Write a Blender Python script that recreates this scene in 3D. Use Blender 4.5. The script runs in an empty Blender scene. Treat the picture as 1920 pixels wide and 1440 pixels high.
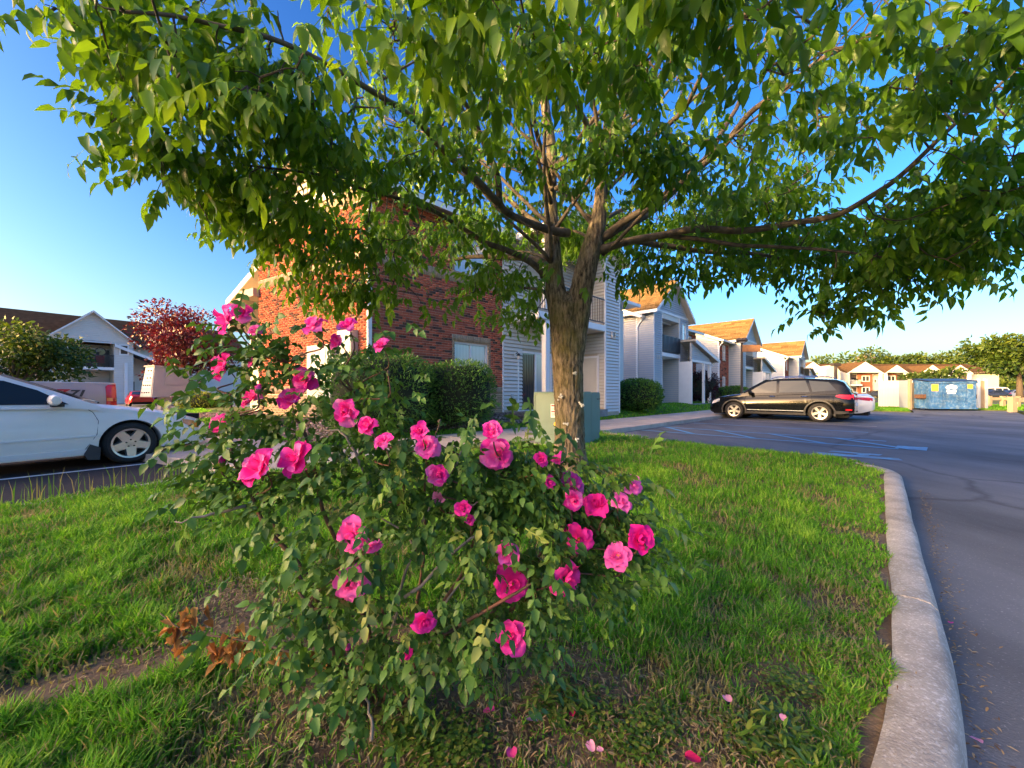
import bpy, bmesh, math, random
import numpy as np
from mathutils import Vector, Matrix, noise as mnoise
random.seed(7); RNG = np.random.default_rng(7)
C = bpy.context.scene.collection
S = bpy.context.scene
R2 = math.sqrt(2.0)

# ------------------------------------------------------------------ camera, sky, sun, exposure
CAMZ, FPX, HOR = 1.13, 725.0, 735.5
cam_d = bpy.data.cameras.new('camera'); cam = bpy.data.objects.new('camera', cam_d); C.objects.link(cam)
cam.location = (0, 0, CAMZ); cam.rotation_euler = (math.radians(90), 0, 0)
cam_d.sensor_width = 36.0; cam_d.lens = FPX / 1920 * 36.0; cam_d.shift_y = (HOR - 720) / 1920
cam_d.clip_start = 0.05; cam_d.clip_end = 3000
S.camera = cam
SUN_EL = math.radians(12.5)
TO_SUN_H = Vector((-0.88, -0.475, 0)).normalized()
TO_SUN = (TO_SUN_H * math.cos(SUN_EL) + Vector((0, 0, math.sin(SUN_EL)))).normalized()
w = bpy.data.worlds.new('World'); S.world = w; w.use_nodes = True
nt = w.node_tree; bg = nt.nodes['Background']
sky = nt.nodes.new('ShaderNodeTexSky'); sky.sky_type = 'NISHITA'; sky.sun_disc = False
sky.sun_elevation = SUN_EL; sky.sun_rotation = math.atan2(TO_SUN_H.x, TO_SUN_H.y)
sky.air_density = 1.0; sky.dust_density = 3.6; sky.ozone_density = 1.0; sky.altitude = 100
# colour grade of the whole sky (contrast, balance, saturation), the same in every direction
gm = nt.nodes.new('ShaderNodeGamma'); gm.inputs['Gamma'].default_value = 1.52
vm = nt.nodes.new('ShaderNodeVectorMath'); vm.operation = 'MULTIPLY'; vm.inputs[1].default_value = (.475, .49, .62)
dt_ = nt.nodes.new('ShaderNodeVectorMath'); dt_.operation = 'DOT_PRODUCT'; dt_.inputs[1].default_value = (.25, .5, .25)
mxs = nt.nodes.new('ShaderNodeMix'); mxs.data_type = 'VECTOR'; mxs.clamp_factor = False; mxs.inputs['Factor'].default_value = 1.45
mxm = nt.nodes.new('ShaderNodeVectorMath'); mxm.operation = 'MAXIMUM'; mxm.inputs[1].default_value = (0, 0, 0)
_l = nt.links.new
_l(sky.outputs[0], gm.inputs['Color']); _l(gm.outputs[0], vm.inputs[0]); _l(vm.outputs[0], dt_.inputs[0]); _l(dt_.outputs['Value'], mxs.inputs[4]); _l(vm.outputs[0], mxs.inputs[5])
_l(mxs.outputs[1], mxm.inputs[0]); _l(mxm.outputs[0], bg.inputs['Color'])
bg.inputs['Strength'].default_value = 0.15
sun_d = bpy.data.lights.new('sun', 'SUN'); sun = bpy.data.objects.new('sun', sun_d); C.objects.link(sun)
sun_d.energy = 2.3; sun_d.angle = math.radians(0.6); sun_d.color = (1.0, 0.69, 0.32)
sun.rotation_euler = (-TO_SUN).to_track_quat('-Z', 'Y').to_euler(); sun.location = TO_SUN * 60
S.view_settings.view_transform = 'Standard'; S.view_settings.look = 'None'
S.view_settings.exposure = 1.6; S.view_settings.gamma = 1.0; S.view_settings.use_curve_mapping = False
S.cycles.max_bounces = 6; S.cycles.transparent_max_bounces = 6

# ------------------------------------------------------------------ helpers
def at(u, v, Y): return Vector(((u - 960) / FPX * Y, Y, CAMZ - (v - HOR) / FPX * Y))
def PQ(p, q, z=0.0): return Vector(((p - q) / R2, (p + q) / R2, z))
def pq(x, y): return (x + y) / R2, (y - x) / R2
def smooth(a, b, x):
    t = np.clip((x - a) / (b - a), 0, 1); return t * t * (3 - 2 * t)

def tag(o, label=None, cat=None, group=None, kind=None):
    if label: o['label'] = label
    if cat: o['category'] = cat
    if group: o['group'] = group
    if kind: o['kind'] = kind
    return o
def thing(name, label, cat, loc=(0, 0, 0), rotz=0.0, group=None, kind=None):
    o = bpy.data.objects.new(name, None); C.objects.link(o); o.empty_display_size = 0.2
    o.location = loc; o.rotation_euler = (0, 0, rotz)
    return tag(o, label, cat, group, kind)
def inst(name, me, parent=None, M=None):
    o = bpy.data.objects.new(name, me); C.objects.link(o)
    if parent: o.parent = parent
    if M is not None: o.matrix_local = M
    return o
def copy_tree(o, parent=None):
    c = o.copy(); C.objects.link(c)
    if parent: c.parent = parent
    for ch in list(o.children): copy_tree(ch, c)
    return c

class MB:
    def __init__(s): s.v = []; s.f = []; s.m = []
    def add(s, vs, fs, mi=0):
        n = len(s.v); s.v += [tuple(v) for v in vs]
        for f in fs: s.f.append(tuple(i + n for i in f)); s.m.append(mi)
        return s
    def box(s, x0, x1, y0, y1, z0, z1, mi=0, M=None):
        vs = [Vector((x, y, z)) for z in (z0, z1) for y in (y0, y1) for x in (x0, x1)]
        if M is not None: vs = [M @ v for v in vs]
        return s.add(vs, [(0, 2, 3, 1), (4, 5, 7, 6), (0, 1, 5, 4), (2, 6, 7, 3), (0, 4, 6, 2), (1, 3, 7, 5)], mi)
    def prism(s, poly, z0, z1, mi=0, M=None):
        n = len(poly); vs = [Vector((p[0], p[1], z0)) for p in poly] + [Vector((p[0], p[1], z1)) for p in poly]
        if M is not None: vs = [M @ v for v in vs]
        fs = [tuple(range(n - 1, -1, -1)), tuple(range(n, 2 * n))] + [(i, (i + 1) % n, n + (i + 1) % n, n + i) for i in range(n)]
        return s.add(vs, fs, mi)
    def extr(s, pts, d, mi=0):          # planar polygon (3D points) swept by vector d
        n = len(pts); a = [Vector(p) for p in pts]; d = Vector(d)
        fs = [tuple(range(n - 1, -1, -1)), tuple(range(n, 2 * n))] + [(i, (i + 1) % n, n + (i + 1) % n, n + i) for i in range(n)]
        return s.add(a + [p + d for p in a], fs, mi)
    def tube(s, pts, rad, n=6, mi=0, cap=True, up=None):
        pts = [Vector(p) for p in pts]
        if not hasattr(rad, '__len__'): rad = [rad] * len(pts)
        ref = Vector((0, 0, 1)) if up is None else up
        rings = []; 
        for i, p in enumerate(pts):
            t = (pts[min(i + 1, len(pts) - 1)] - pts[max(i - 1, 0)]).normalized()
            if abs(t.dot(ref)) > 0.95: ref = Vector((1, 0, 0)) if abs(t.x) < .9 else Vector((0, 1, 0))
            a = t.cross(ref).normalized(); b = a.cross(t).normalized(); ref = b
            rings.append([p + (a * math.cos(2 * math.pi * k / n) + b * math.sin(2 * math.pi * k / n)) * rad[i] for k in range(n)])
        vs = [v for r in rings for v in r]; fs = []
        for i in range(len(pts) - 1):
            for k in range(n):
                fs.append((i * n + k, i * n + (k + 1) % n, (i + 1) * n + (k + 1) % n, (i + 1) * n + k))
        if cap: fs += [tuple(range(n - 1, -1, -1)), tuple(range(len(vs) - n, len(vs)))]
        return s.add(vs, fs, mi)
    def lathe(s, prof, n=24, mi=0, axis='z', M=None):   # profile (r, h)
        vs = []; k = len(prof)
        for j in range(n):
            a = 2 * math.pi * j / n
            for r, h in prof:
                v = Vector((r * math.cos(a), r * math.sin(a), h))
                if axis == 'y': v = Vector((v.x, v.z, v.y))
                vs.append(M @ v if M is not None else v)
        fs = []
        for j in range(n):
            for i in range(k - 1):
                q = (j * k + i, ((j + 1) % n) * k + i, ((j + 1) % n) * k + i + 1, j * k + i + 1)
                fs.append(q if axis != 'y' else q[::-1])
        return s.add(vs, fs, mi)
    def mesh(s, name, mats, smooth_deg=None):
        me = bpy.data.meshes.new(name); me.from_pydata(s.v, [], s.f)
        for m in (mats if isinstance(mats, (list, tuple)) else [mats]): me.materials.append(m)
        if any(s.m): me.polygons.foreach_set('material_index', s.m)
        if smooth_deg is not None:
            me.polygons.foreach_set('use_smooth', [True] * len(s.f))
            if smooth_deg < 180: me.set_sharp_from_angle(angle=math.radians(smooth_deg))
        me.update(); return me
    def obj(s, name, mats, parent=None, smooth_deg=None, M=None):
        return inst(name, s.mesh(name, mats, smooth_deg), parent, M)

def mesh_np(name, V, F, mat, rnd=None, smooth_=False, rnd_dom='FACE'):
    V = np.asarray(V, np.float32); F = np.asarray(F, np.int32)
    me = bpy.data.meshes.new(name); me.vertices.add(len(V)); me.vertices.foreach_set('co', V.ravel())
    nf, k = F.shape; me.loops.add(nf * k); me.loops.foreach_set('vertex_index', F.ravel())
    me.polygons.add(nf); me.polygons.foreach_set('loop_start', np.arange(0, nf * k, k, dtype=np.int32))
    try: me.polygons.foreach_set('loop_total', np.full(nf, k, np.int32))
    except Exception: pass
    if smooth_: me.polygons.foreach_set('use_smooth', np.ones(nf, bool))
    for m in (mat if isinstance(mat, (list, tuple)) else [mat]): me.materials.append(m)
    if rnd is not None:
        a = me.attributes.new('rnd', 'FLOAT', rnd_dom); a.data.foreach_set('value', np.asarray(rnd, np.float32).ravel())
    me.update(); me.validate(); return me
def stamp(TV, TF, pos, rot, scl, rnd=None):
    """copies of a template (verts, tris) at N places; rot (N,3,3)."""
    N = len(pos); scl = np.asarray(scl, float)
    if scl.ndim == 1: scl = scl[:, None]
    V = np.einsum('nij,nkj->nki', rot, TV[None] * scl[:, None, :] if scl.shape[1] == 3 else TV[None] * scl[:, None, :]) + pos[:, None, :]
    F = TF[None] + (np.arange(N) * len(TV))[:, None, None]
    r = np.repeat(rnd if rnd is not None else RNG.random(N), len(TF))
    return V.reshape(-1, 3), F.reshape(-1, TF.shape[1]), r
def rotz_np(a):
    c, s = np.cos(a), np.sin(a); o = np.zeros_like(a); i = np.ones_like(a)
    return np.stack([np.stack([c, -s, o], -1), np.stack([s, c, o], -1), np.stack([o, o, i], -1)], -2)
def roty_np(a):
    c, s = np.cos(a), np.sin(a); o = np.zeros_like(a); i = np.ones_like(a)
    return np.stack([np.stack([c, o, s], -1), np.stack([o, i, o], -1), np.stack([-s, o, c], -1)], -2)
def rotx_np(a):
    c, s = np.cos(a), np.sin(a); o = np.zeros_like(a); i = np.ones_like(a)
    return np.stack([np.stack([i, o, o], -1), np.stack([o, c, -s], -1), np.stack([o, s, c], -1)], -2)
def catmull(pts, n=6):
    P = [Vector(p) for p in pts]; P = [2 * P[0] - P[1]] + P + [2 * P[-1] - P[-2]]; out = []
    for i in range(1, len(P) - 2):
        for k in range(n):
            t = k / n; a, b, c, d = P[i - 1:i + 3]
            out.append(.5 * ((2 * b) + (c - a) * t + (2 * a - 5 * b + 4 * c - d) * t * t + (3 * b - a - 3 * c + d) * t ** 3))
    out.append(P[-2]); return out

# ------------------------------------------------------------------ materials
def nodes_of(name):
    m = bpy.data.materials.new(name); m.use_nodes = True; t = m.node_tree
    return m, t, t.nodes['Principled BSDF']
def N(t, typ, **kw):
    n = t.nodes.new(typ)
    for k, v in kw.items():
        if k in n.inputs: n.inputs[k].default_value = v
        else: setattr(n, k, v)
    return n
def rgb(c): return (c[0], c[1], c[2], 1.0)
def mat(name, col, rough=.7, metal=0.0, spec=.5, var=.12, scale=6.0, bump=0.0, bscale=40.0, coat=0.0, detail=5.0, stretch=None, col2=None, rvar=0.0, bdist=.01):
    m, t, b = nodes_of(name); L = t.links.new
    tc = N(t, 'ShaderNodeTexCoord'); src = tc.outputs['Object']
    if stretch:
        mp = N(t, 'ShaderNodeMapping'); mp.inputs['Scale'].default_value = stretch; L(src, mp.inputs['Vector']); src = mp.outputs[0]
    if var > 0 or col2:
        nz = N(t, 'ShaderNodeTexNoise', Scale=scale, Detail=detail, Roughness=.6); L(src, nz.inputs['Vector'])
        mr = N(t, 'ShaderNodeMapRange'); mr.inputs[1].default_value = .3; mr.inputs[2].default_value = .7; L(nz.outputs[0], mr.inputs[0])
        mx = N(t, 'ShaderNodeMix', data_type='RGBA'); L(mr.outputs[0], mx.inputs['Factor'])
        mx.inputs['A'].default_value = rgb([c * (1 - var) for c in col]); mx.inputs['B'].default_value = rgb(col2 or [min(1, c * (1 + var)) for c in col])
        L(mx.outputs['Result'], b.inputs['Base Color'])
        if rvar:
            r2 = N(t, 'ShaderNodeMapRange'); r2.inputs[3].default_value = rough - rvar; r2.inputs[4].default_value = rough + rvar
            L(mr.outputs[0], r2.inputs[0]); L(r2.outputs[0], b.inputs['Roughness'])
    else: b.inputs['Base Color'].default_value = rgb(col)
    if not rvar: b.inputs['Roughness'].default_value = rough
    b.inputs['Metallic'].default_value = metal; b.inputs['Specular IOR Level'].default_value = spec; b.inputs['Coat Weight'].default_value = coat
    if bump > 0:
        n2 = N(t, 'ShaderNodeTexNoise', Scale=bscale, Detail=6.0, Roughness=.65); L(src, n2.inputs['Vector'])
        bp = N(t, 'ShaderNodeBump', Strength=bump, Distance=bdist); L(n2.outputs[0], bp.inputs['Height']); L(bp.outputs[0], b.inputs['Normal'])
    return m
def rnd_source(t, src):
    if src == 'obj': return N(t, 'ShaderNodeObjectInfo').outputs['Random']
    a = N(t, 'ShaderNodeAttribute', attribute_name='rnd'); return a.outputs['Fac']
def leafmat(name, stops, src='attr', transl=.35, rough=.5, tcol=None, spec=.35, grain=0.0):
    m, t, b = nodes_of(name); L = t.links.new
    cr = N(t, 'ShaderNodeValToRGB'); cr.color_ramp.interpolation = 'LINEAR'; e = cr.color_ramp.elements
    for i, (p, c) in enumerate(stops):
        x = e[i] if i < 2 else e.new(p)
        x.position = p; x.color = rgb(c)
    L(rnd_source(t, src), cr.inputs[0]); col = cr.outputs[0]
    if grain:
        nz = N(t, 'ShaderNodeTexNoise', Scale=grain, Detail=3.0); tc = N(t, 'ShaderNodeTexCoord'); L(tc.outputs['Object'], nz.inputs['Vector'])
        mr = N(t, 'ShaderNodeMapRange'); mr.inputs[1].default_value = .3; mr.inputs[2].default_value = .7; mr.inputs[3].default_value = .75; mr.inputs[4].default_value = 1.2
        L(nz.outputs[0], mr.inputs[0]); mm = N(t, 'ShaderNodeMix', data_type='RGBA', blend_type='MULTIPLY'); mm.inputs['Factor'].default_value = 1
        L(col, mm.inputs['A']); L(mr.outputs[0], mm.inputs['B']); col = mm.outputs['Result']
    L(col, b.inputs['Base Color']); b.inputs['Roughness'].default_value = rough; b.inputs['Specular IOR Level'].default_value = spec
    tr = N(t, 'ShaderNodeBsdfTranslucent')
    if tcol:
        mx = N(t, 'ShaderNodeMix', data_type='RGBA', blend_type='MULTIPLY'); mx.inputs['Factor'].default_value = 1
        L(col, mx.inputs['A']); mx.inputs['B'].default_value = rgb(tcol); L(mx.outputs['Result'], tr.inputs['Color'])
    else: L(col, tr.inputs['Color'])
    ms = N(t, 'ShaderNodeMixShader'); ms.inputs[0].default_value = transl
    L(b.outputs[0], ms.inputs[1]); L(tr.outputs[0], ms.inputs[2]); L(ms.outputs[0], t.nodes['Material Output'].inputs['Surface'])
    return m
def rampmat(name, stops, src='attr', rough=.85, bump=.3, bscale=60, grain=0.25, gscale=30.0):
    m, t, b = nodes_of(name); L = t.links.new
    cr = N(t, 'ShaderNodeValToRGB'); e = cr.color_ramp.elements
    for i, (p, c) in enumerate(stops):
        x = e[i] if i < 2 else e.new(p)
        x.position = p; x.color = rgb(c)
    L(rnd_source(t, src), cr.inputs[0])
    tc = N(t, 'ShaderNodeTexCoord')
    nz = N(t, 'ShaderNodeTexNoise', Scale=gscale, Detail=4.0); L(tc.outputs['Object'], nz.inputs['Vector'])
    mr = N(t, 'ShaderNodeMapRange'); mr.inputs[1].default_value = .25; mr.inputs[2].default_value = .75; mr.inputs[3].default_value = 1 - grain; mr.inputs[4].default_value = 1 + grain
    L(nz.outputs[0], mr.inputs[0]); mm = N(t, 'ShaderNodeMix', data_type='RGBA', blend_type='MULTIPLY'); mm.inputs['Factor'].default_value = 1
    L(cr.outputs[0], mm.inputs['A']); L(mr.outputs[0], mm.inputs['B']); L(mm.outputs['Result'], b.inputs['Base Color'])
    b.inputs['Roughness'].default_value = rough; b.inputs['Specular IOR Level'].default_value = 0.0
    if bump:
        bp = N(t, 'ShaderNodeBump', Strength=bump, Distance=.004); n2 = N(t, 'ShaderNodeTexNoise', Scale=bscale, Detail=5.0); L(tc.outputs['Object'], n2.inputs['Vector'])
        L(n2.outputs[0], bp.inputs['Height']); L(bp.outputs[0], b.inputs['Normal'])
    return m

def speckle(name, base, spots, rough=.9, s1=70.0, s2=3.0, dark=None, bump=.5, lvl=(.58, .72), spec=.3, streak=None, cracks=0.0):
    """asphalt, concrete: fine aggregate + broad stains + hairline cracks"""
    m, t, b = nodes_of(name); L = t.links.new; tc = N(t, 'ShaderNodeTexCoord'); o = tc.outputs['Object']
    n1 = N(t, 'ShaderNodeTexNoise', Scale=s1, Detail=3.0, Roughness=.7); L(o, n1.inputs['Vector'])
    m1 = N(t, 'ShaderNodeMapRange'); m1.inputs[1].default_value = lvl[0]; m1.inputs[2].default_value = lvl[1]; L(n1.outputs[0], m1.inputs[0])
    x1 = N(t, 'ShaderNodeMix', data_type='RGBA'); L(m1.outputs[0], x1.inputs['Factor']); x1.inputs['A'].default_value = rgb(base); x1.inputs['B'].default_value = rgb(spots)
    n2 = N(t, 'ShaderNodeTexNoise', Scale=s2, Detail=6.0, Roughness=.65)
    if streak:
        mp = N(t, 'ShaderNodeMapping'); mp.inputs['Rotation'].default_value = (0, 0, streak[0]); mp.inputs['Scale'].default_value = (1, streak[1], 1); L(o, mp.inputs['Vector']); L(mp.outputs[0], n2.inputs['Vector'])
    else: L(o, n2.inputs['Vector'])
    m2 = N(t, 'ShaderNodeMapRange'); m2.inputs[1].default_value = .35; m2.inputs[2].default_value = .68; m2.inputs[3].default_value = dark or .7; m2.inputs[4].default_value = 1.2; L(n2.outputs[0], m2.inputs[0])
    x2 = N(t, 'ShaderNodeMix', data_type='RGBA', blend_type='MULTIPLY'); x2.inputs['Factor'].default_value = 1; L(x1.outputs['Result'], x2.inputs['A']); L(m2.outputs[0], x2.inputs['B'])
    out = x2.outputs['Result']
    if cracks:
        n4 = N(t, 'ShaderNodeTexNoise', Scale=1.2, Detail=4.0); L(o, n4.inputs['Vector'])
        ad = N(t, 'ShaderNodeMix', data_type='RGBA', blend_type='ADD'); ad.inputs['Factor'].default_value = .6; L(o, ad.inputs['A']); L(n4.outputs['Color'], ad.inputs['B'])
        vo = N(t, 'ShaderNodeTexVoronoi', feature='DISTANCE_TO_EDGE', Scale=cracks); L(ad.outputs['Result'], vo.inputs['Vector'])
        m4 = N(t, 'ShaderNodeMapRange'); m4.inputs[1].default_value = .0; m4.inputs[2].default_value = .012; m4.inputs[3].default_value = .6; m4.inputs[4].default_value = 1; L(vo.outputs[0], m4.inputs[0])
        x4 = N(t, 'ShaderNodeMix', data_type='RGBA', blend_type='MULTIPLY'); x4.inputs['Factor'].default_value = 1; L(out, x4.inputs['A']); L(m4.outputs[0], x4.inputs['B']); out = x4.outputs['Result']
    L(out, b.inputs['Base Color']); b.inputs['Roughness'].default_value = rough; b.inputs['Specular IOR Level'].default_value = spec
    bp = N(t, 'ShaderNodeBump', Strength=bump, Distance=.006); n3 = N(t, 'ShaderNodeTexNoise', Scale=s1 * 1.3, Detail=4.0); L(o, n3.inputs['Vector'])
    L(n3.outputs[0], bp.inputs['Height']); L(bp.outputs[0], b.inputs['Normal'])
    return m

M = {}
M['asphalt'] = speckle('asphalt', (.135, .148, .165), (.34, .345, .355), s1=70, s2=.55, dark=.5, streak=(math.radians(-20), .35), cracks=.16, lvl=(.6, .74))
M['asphalt_new'] = speckle('asphalt_new', (.034, .034, .036), (.08, .08, .082), s1=110, s2=.8, dark=.6, bump=.35, streak=(math.radians(25), .3))
M['concrete'] = speckle('concrete', (.52, .435, .34), (.62, .54, .45), s1=90, s2=1.6, dark=.82, bump=.25)
M['kerb'] = speckle('kerb_concrete', (.46, .425, .355), (.70, .67, .60), s1=75, s2=4, dark=.65, bump=.6, lvl=(.52, .66))
M['soil'] = speckle('soil', (.20, .14, .085), (.33, .25, .15), s1=50, s2=5, dark=.5, bump=1.0)
M['lawn'] = speckle('lawn_soil', (.09, .12, .03), (.15, .15, .06), s1=40, s2=1.2, dark=.6, bump=.8)
M['blue'] = mat('blue_line_paint', (.14, .46, .78), .8, var=.3, scale=7, col2=(.12, .30, .48))
M['wline'] = mat('white_line_paint', (.7, .7, .68), .8, var=.2, scale=8)
M['wline_old'] = mat('worn_line_paint', (.50, .42, .36), .85, var=.4, scale=10)
M['siding'] = mat('vinyl_siding', (.64, .63, .58), .55, var=.05, scale=1.5)
M['siding_tan'] = mat('porch_siding', (.60, .57, .50), .55, var=.05, scale=1.5)
M['siding_cream'] = mat('cream_siding', (.62, .58, .48), .55, var=.05, scale=1.5)
M['trim'] = mat('white_trim', (.78, .78, .76), .5, var=.04, scale=3)
M['soffit'] = mat('soffit', (.55, .47, .36), .6, var=.06)
M['tan_wall'] = mat('tan_panel', (.5, .42, .3), .7, var=.06)
BR = [(0, (.085, .058, .05)), (.16, (.13, .07, .055)), (.24, (.36, .10, .06)), (.6, (.46, .125, .075)), (.85, (.54, .16, .09)), (1, (.28, .09, .065))]
M['brick'] = rampmat('brick', BR, 'attr'); M['brick_o'] = rampmat('brick_single', BR, 'obj')
TB = [(0, (.34, .25, .16)), (1, (.44, .34, .23))]
M['tanbrick'] = rampmat('tan_brick', TB, 'attr'); M['tanbrick_o'] = rampmat('tan_brick_single', TB, 'obj')
M['mortar'] = mat('mortar', (.66, .46, .34), .9, var=.1, scale=30, bump=.4, bscale=120)
M['roof'] = rampmat('roof_shingle', [(0, (.085, .055, .026)), (.5, (.135, .088, .042)), (1, (.19, .125, .062))], 'attr', rough=.95, bump=.8, bscale=50, grain=.3, gscale=14)
M['roof_grey'] = rampmat('grey_shingle', [(0, (.11, .11, .11)), (1, (.19, .185, .18))], 'attr', rough=.95, bump=.8, bscale=50, grain=.3, gscale=14)
M['roof_far'] = mat('far_shingle', (.10, .062, .034), .95, spec=.0, var=.25, scale=2.5, detail=8, bump=.4, bscale=6)
def glass(name, col, rough=.04, spec=.9):
    m = mat(name, col, rough, spec=spec, var=.0); m.node_tree.nodes['Principled BSDF'].inputs['Coat Weight'].default_value = .6
    m.node_tree.nodes['Principled BSDF'].inputs['Coat Roughness'].default_value = .02; return m
M['siding_row'] = mat('row_siding', (.40, .43, .45), .55, var=.05, scale=1.5); M['blue_worn'] = mat('worn_blue_paint', (.14, .44, .74), .85, var=.1, scale=5, col2=(.12, .15, .19), detail=8)  # row siding is the main building's vinyl, darkened in place of missing shade
M['glass'] = glass('window_glass', (.04, .05, .055)); M['glass_car'] = mat('car_glass', (.02, .026, .028), .08, spec=.35, var=0); M['glass_blind'] = glass('window_glass_over_blinds', (.50, .53, .51), .08)
_t = M['glass_blind'].node_tree; _w = N(_t, 'ShaderNodeTexWave', Scale=5.5, Distortion=.3); _c = N(_t, 'ShaderNodeTexCoord'); _t.links.new(_c.outputs['Object'], _w.inputs['Vector']); _r = N(_t, 'ShaderNodeValToRGB'); _r.color_ramp.elements[0].color = (.36, .39, .38, 1); _r.color_ramp.elements[1].color = (.58, .61, .59, 1); _t.links.new(_w.outputs[0], _r.inputs[0]); _t.links.new(_r.outputs[0], _t.nodes['Principled BSDF'].inputs['Base Color'])
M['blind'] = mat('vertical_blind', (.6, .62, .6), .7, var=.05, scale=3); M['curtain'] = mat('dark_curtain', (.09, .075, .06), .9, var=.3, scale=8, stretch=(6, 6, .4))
M['door_in'] = mat('dark_interior', (.03, .028, .025), .9, var=.1)
M['black'] = mat('black_metal', (.012, .012, .013), .45, var=.1); M['rail'] = mat('black_rail', (.02, .02, .022), .4, var=.1)
M['tarp'] = mat('black_tarp', (.03, .035, .04), .6, var=.2, scale=4, bump=.4, bscale=8)
M['grey_metal'] = mat('grey_utility_metal', (.42, .46, .48), .45, metal=.2, var=.06, scale=4)
M['green_metal'] = mat('green_cabinet_paint', (.155, .235, .185), .55, var=.12, scale=3.5, bump=.1, bscale=30, rvar=.08)
M['pad'] = speckle('pad_concrete', (.28, .27, .25), (.38, .37, .34), s1=60, s2=3)
M['white_paint'] = mat('white_paint', (.76, .76, .74), .5, var=.03, scale=5); M['red_paint'] = mat('red_print', (.5, .03, .03), .6, var=.0); M['ink'] = mat('black_print', (.02, .02, .02), .6, var=0)
M['yellow'] = mat('yellow_sticker', (.78, .5, .05), .6, var=.05)
M['tyre'] = mat('tyre_rubber', (.022, .021, .02), .85, var=.2, scale=30, bump=.2, bscale=80); M['rim'] = mat('alloy', (.58, .58, .57), .28, metal=.85, var=.06, scale=8); M['well'] = mat('wheel_well', (.008, .008, .008), .95, var=0)
M['plastic'] = mat('grey_plastic', (.035, .036, .038), .55, var=.06); M['chrome'] = mat('chrome', (.7, .7, .7), .15, metal=1, var=0)
M['lamp_red'] = mat('red_lamp_lens', (.5, .012, .015), .12, var=.15, scale=20, coat=.6); M['lamp_amber'] = mat('amber_lens', (.75, .28, .05), .15, var=.1, coat=.6); M['lamp_clear'] = mat('clear_lamp_lens', (.6, .58, .55), .1, var=.12, scale=25, coat=.8)
M['wood'] = mat('weathered_wood', (.36, .27, .17), .85, var=.2, scale=5, stretch=(8, 8, .8), bump=.3)
M['beige_box'] = mat('beige_mailbox_metal', (.52, .44, .37), .55, var=.07, scale=3, rvar=.06)
M['bronze'] = mat('bronze_pole', (.05, .038, .03), .5, var=.1); M['orange_wood'] = mat('stained_wood', (.34, .16, .06), .7, var=.15)
M['rock'] = rampmat('mulch_rock', [(0, (.11, .075, .06)), (.5, (.24, .17, .14)), (1, (.42, .34, .30))], 'attr', rough=.9, bump=.4)
# ------------------------------------------------------------------ ground, asphalt, kerb, walks, lawns
def pip(poly, X, Y):
    inside = np.zeros(X.shape, bool); n = len(poly); j = n - 1
    for i in range(n):
        xi, yi = poly[i]; xj, yj = poly[j]
        c = ((yi > Y) != (yj > Y)) & (X < (xj - xi) * (Y - yi) / (yj - yi + 1e-12) + xi); inside ^= c; j = i
    return inside
def sheet(name, poly, z, m, kind='structure'):
    b = MB().add([(x, y, z) for x, y in poly], [tuple(range(len(poly)))])
    o = b.obj(name, m); tag(o, kind=kind); return o
EL = Vector((-.9020, .4317)); DL = Vector((.4317, .9020))        # left walk: along / across
NL = Vector((-2.95, 4.83)); FARL = Vector((-3.1, 7.07))
ground = sheet('ground', [(-900, -900), (900, -900), (900, 900), (-900, 900)], -.32, M['lawn'])
pql = lambda L: [tuple(PQ(p, q)[:2]) for p, q in L]
sheet('parking_lot', pql([(-40, -45), (29, -45), (30.5, -4.6), (31.5, -4.4), (37.2, -4.8), (37.2, -.6), (31, -.6), (31, 5.6), (-1, 5.6), (-12, 0)]), 0.0, M['asphalt'])
kl = NL + EL * .6
far_left = NL + EL * 24
sheet('side_parking_lot', [tuple(kl), tuple(NL + EL * 24), (-50, 10), (-45, -20), (-9.5, -4.6), (-4.05, 4.55)], 0.004, M['asphalt_new'])
sheet('street', [(-140, 30), (-20, 30), (-12, 60), (-140, 110)], -.17, M['asphalt'])

def strip_line(name, a, b, wd, m, z=.008):
    a = Vector(a[:2]); b = Vector(b[:2]); n = (b - a).normalized(); n = Vector((-n.y, n.x)) * wd / 2
    return sheet(name, [tuple(a - n), tuple(b - n), tuple(b + n), tuple(a + n)], z, m)
for a, b in (((10.85, 5.4), (10.85, 0.0)), ((12.35, 5.4), (12.35, .2))): strip_line('parking_line', PQ(*a), PQ(*b), .12, M['blue'])
for k, q in enumerate((5.3, 3.85, 2.5, 1.15)): strip_line('parking_line', PQ(12.33, q), PQ(10.87, q - 1.35), .13, M['blue'], .012 + k * 0)
sheet('parking_line', pql([(10.95, .05), (11.5, .02), (11.55, -.42), (10.9, -.38)]), .008, M['blue_worn'])
for L in ([(8.85, 1.0), (9.2, 1.1), (9.3, .0), (9.05, -.05)], [(9.42, .95), (9.62, .9), (9.66, .2), (9.45, .25)], [(9.3, .55), (9.44, .52), (9.44, .36), (9.3, .38)]):
    sheet('parking_symbol', pql(L), .008, M['blue_worn'])
strip_line('parking_line', PQ(14.7, 5.3), PQ(14.7, .6), .1, M['blue'])
for p in (17.35, 20.1, 22.85, 25.6, 28.3): strip_line('parking_line', PQ(p, 5.3), PQ(p, .5), .1, M['wline_old'])
strip_line('parking_line', (-7.6, 3.52), (-5.72, 6.08), .1, M['wline'], .012)
strip_line('parking_line', (-9.3, 4.7), (-7.35, 7.3), .1, M['wline'], .012)

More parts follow.
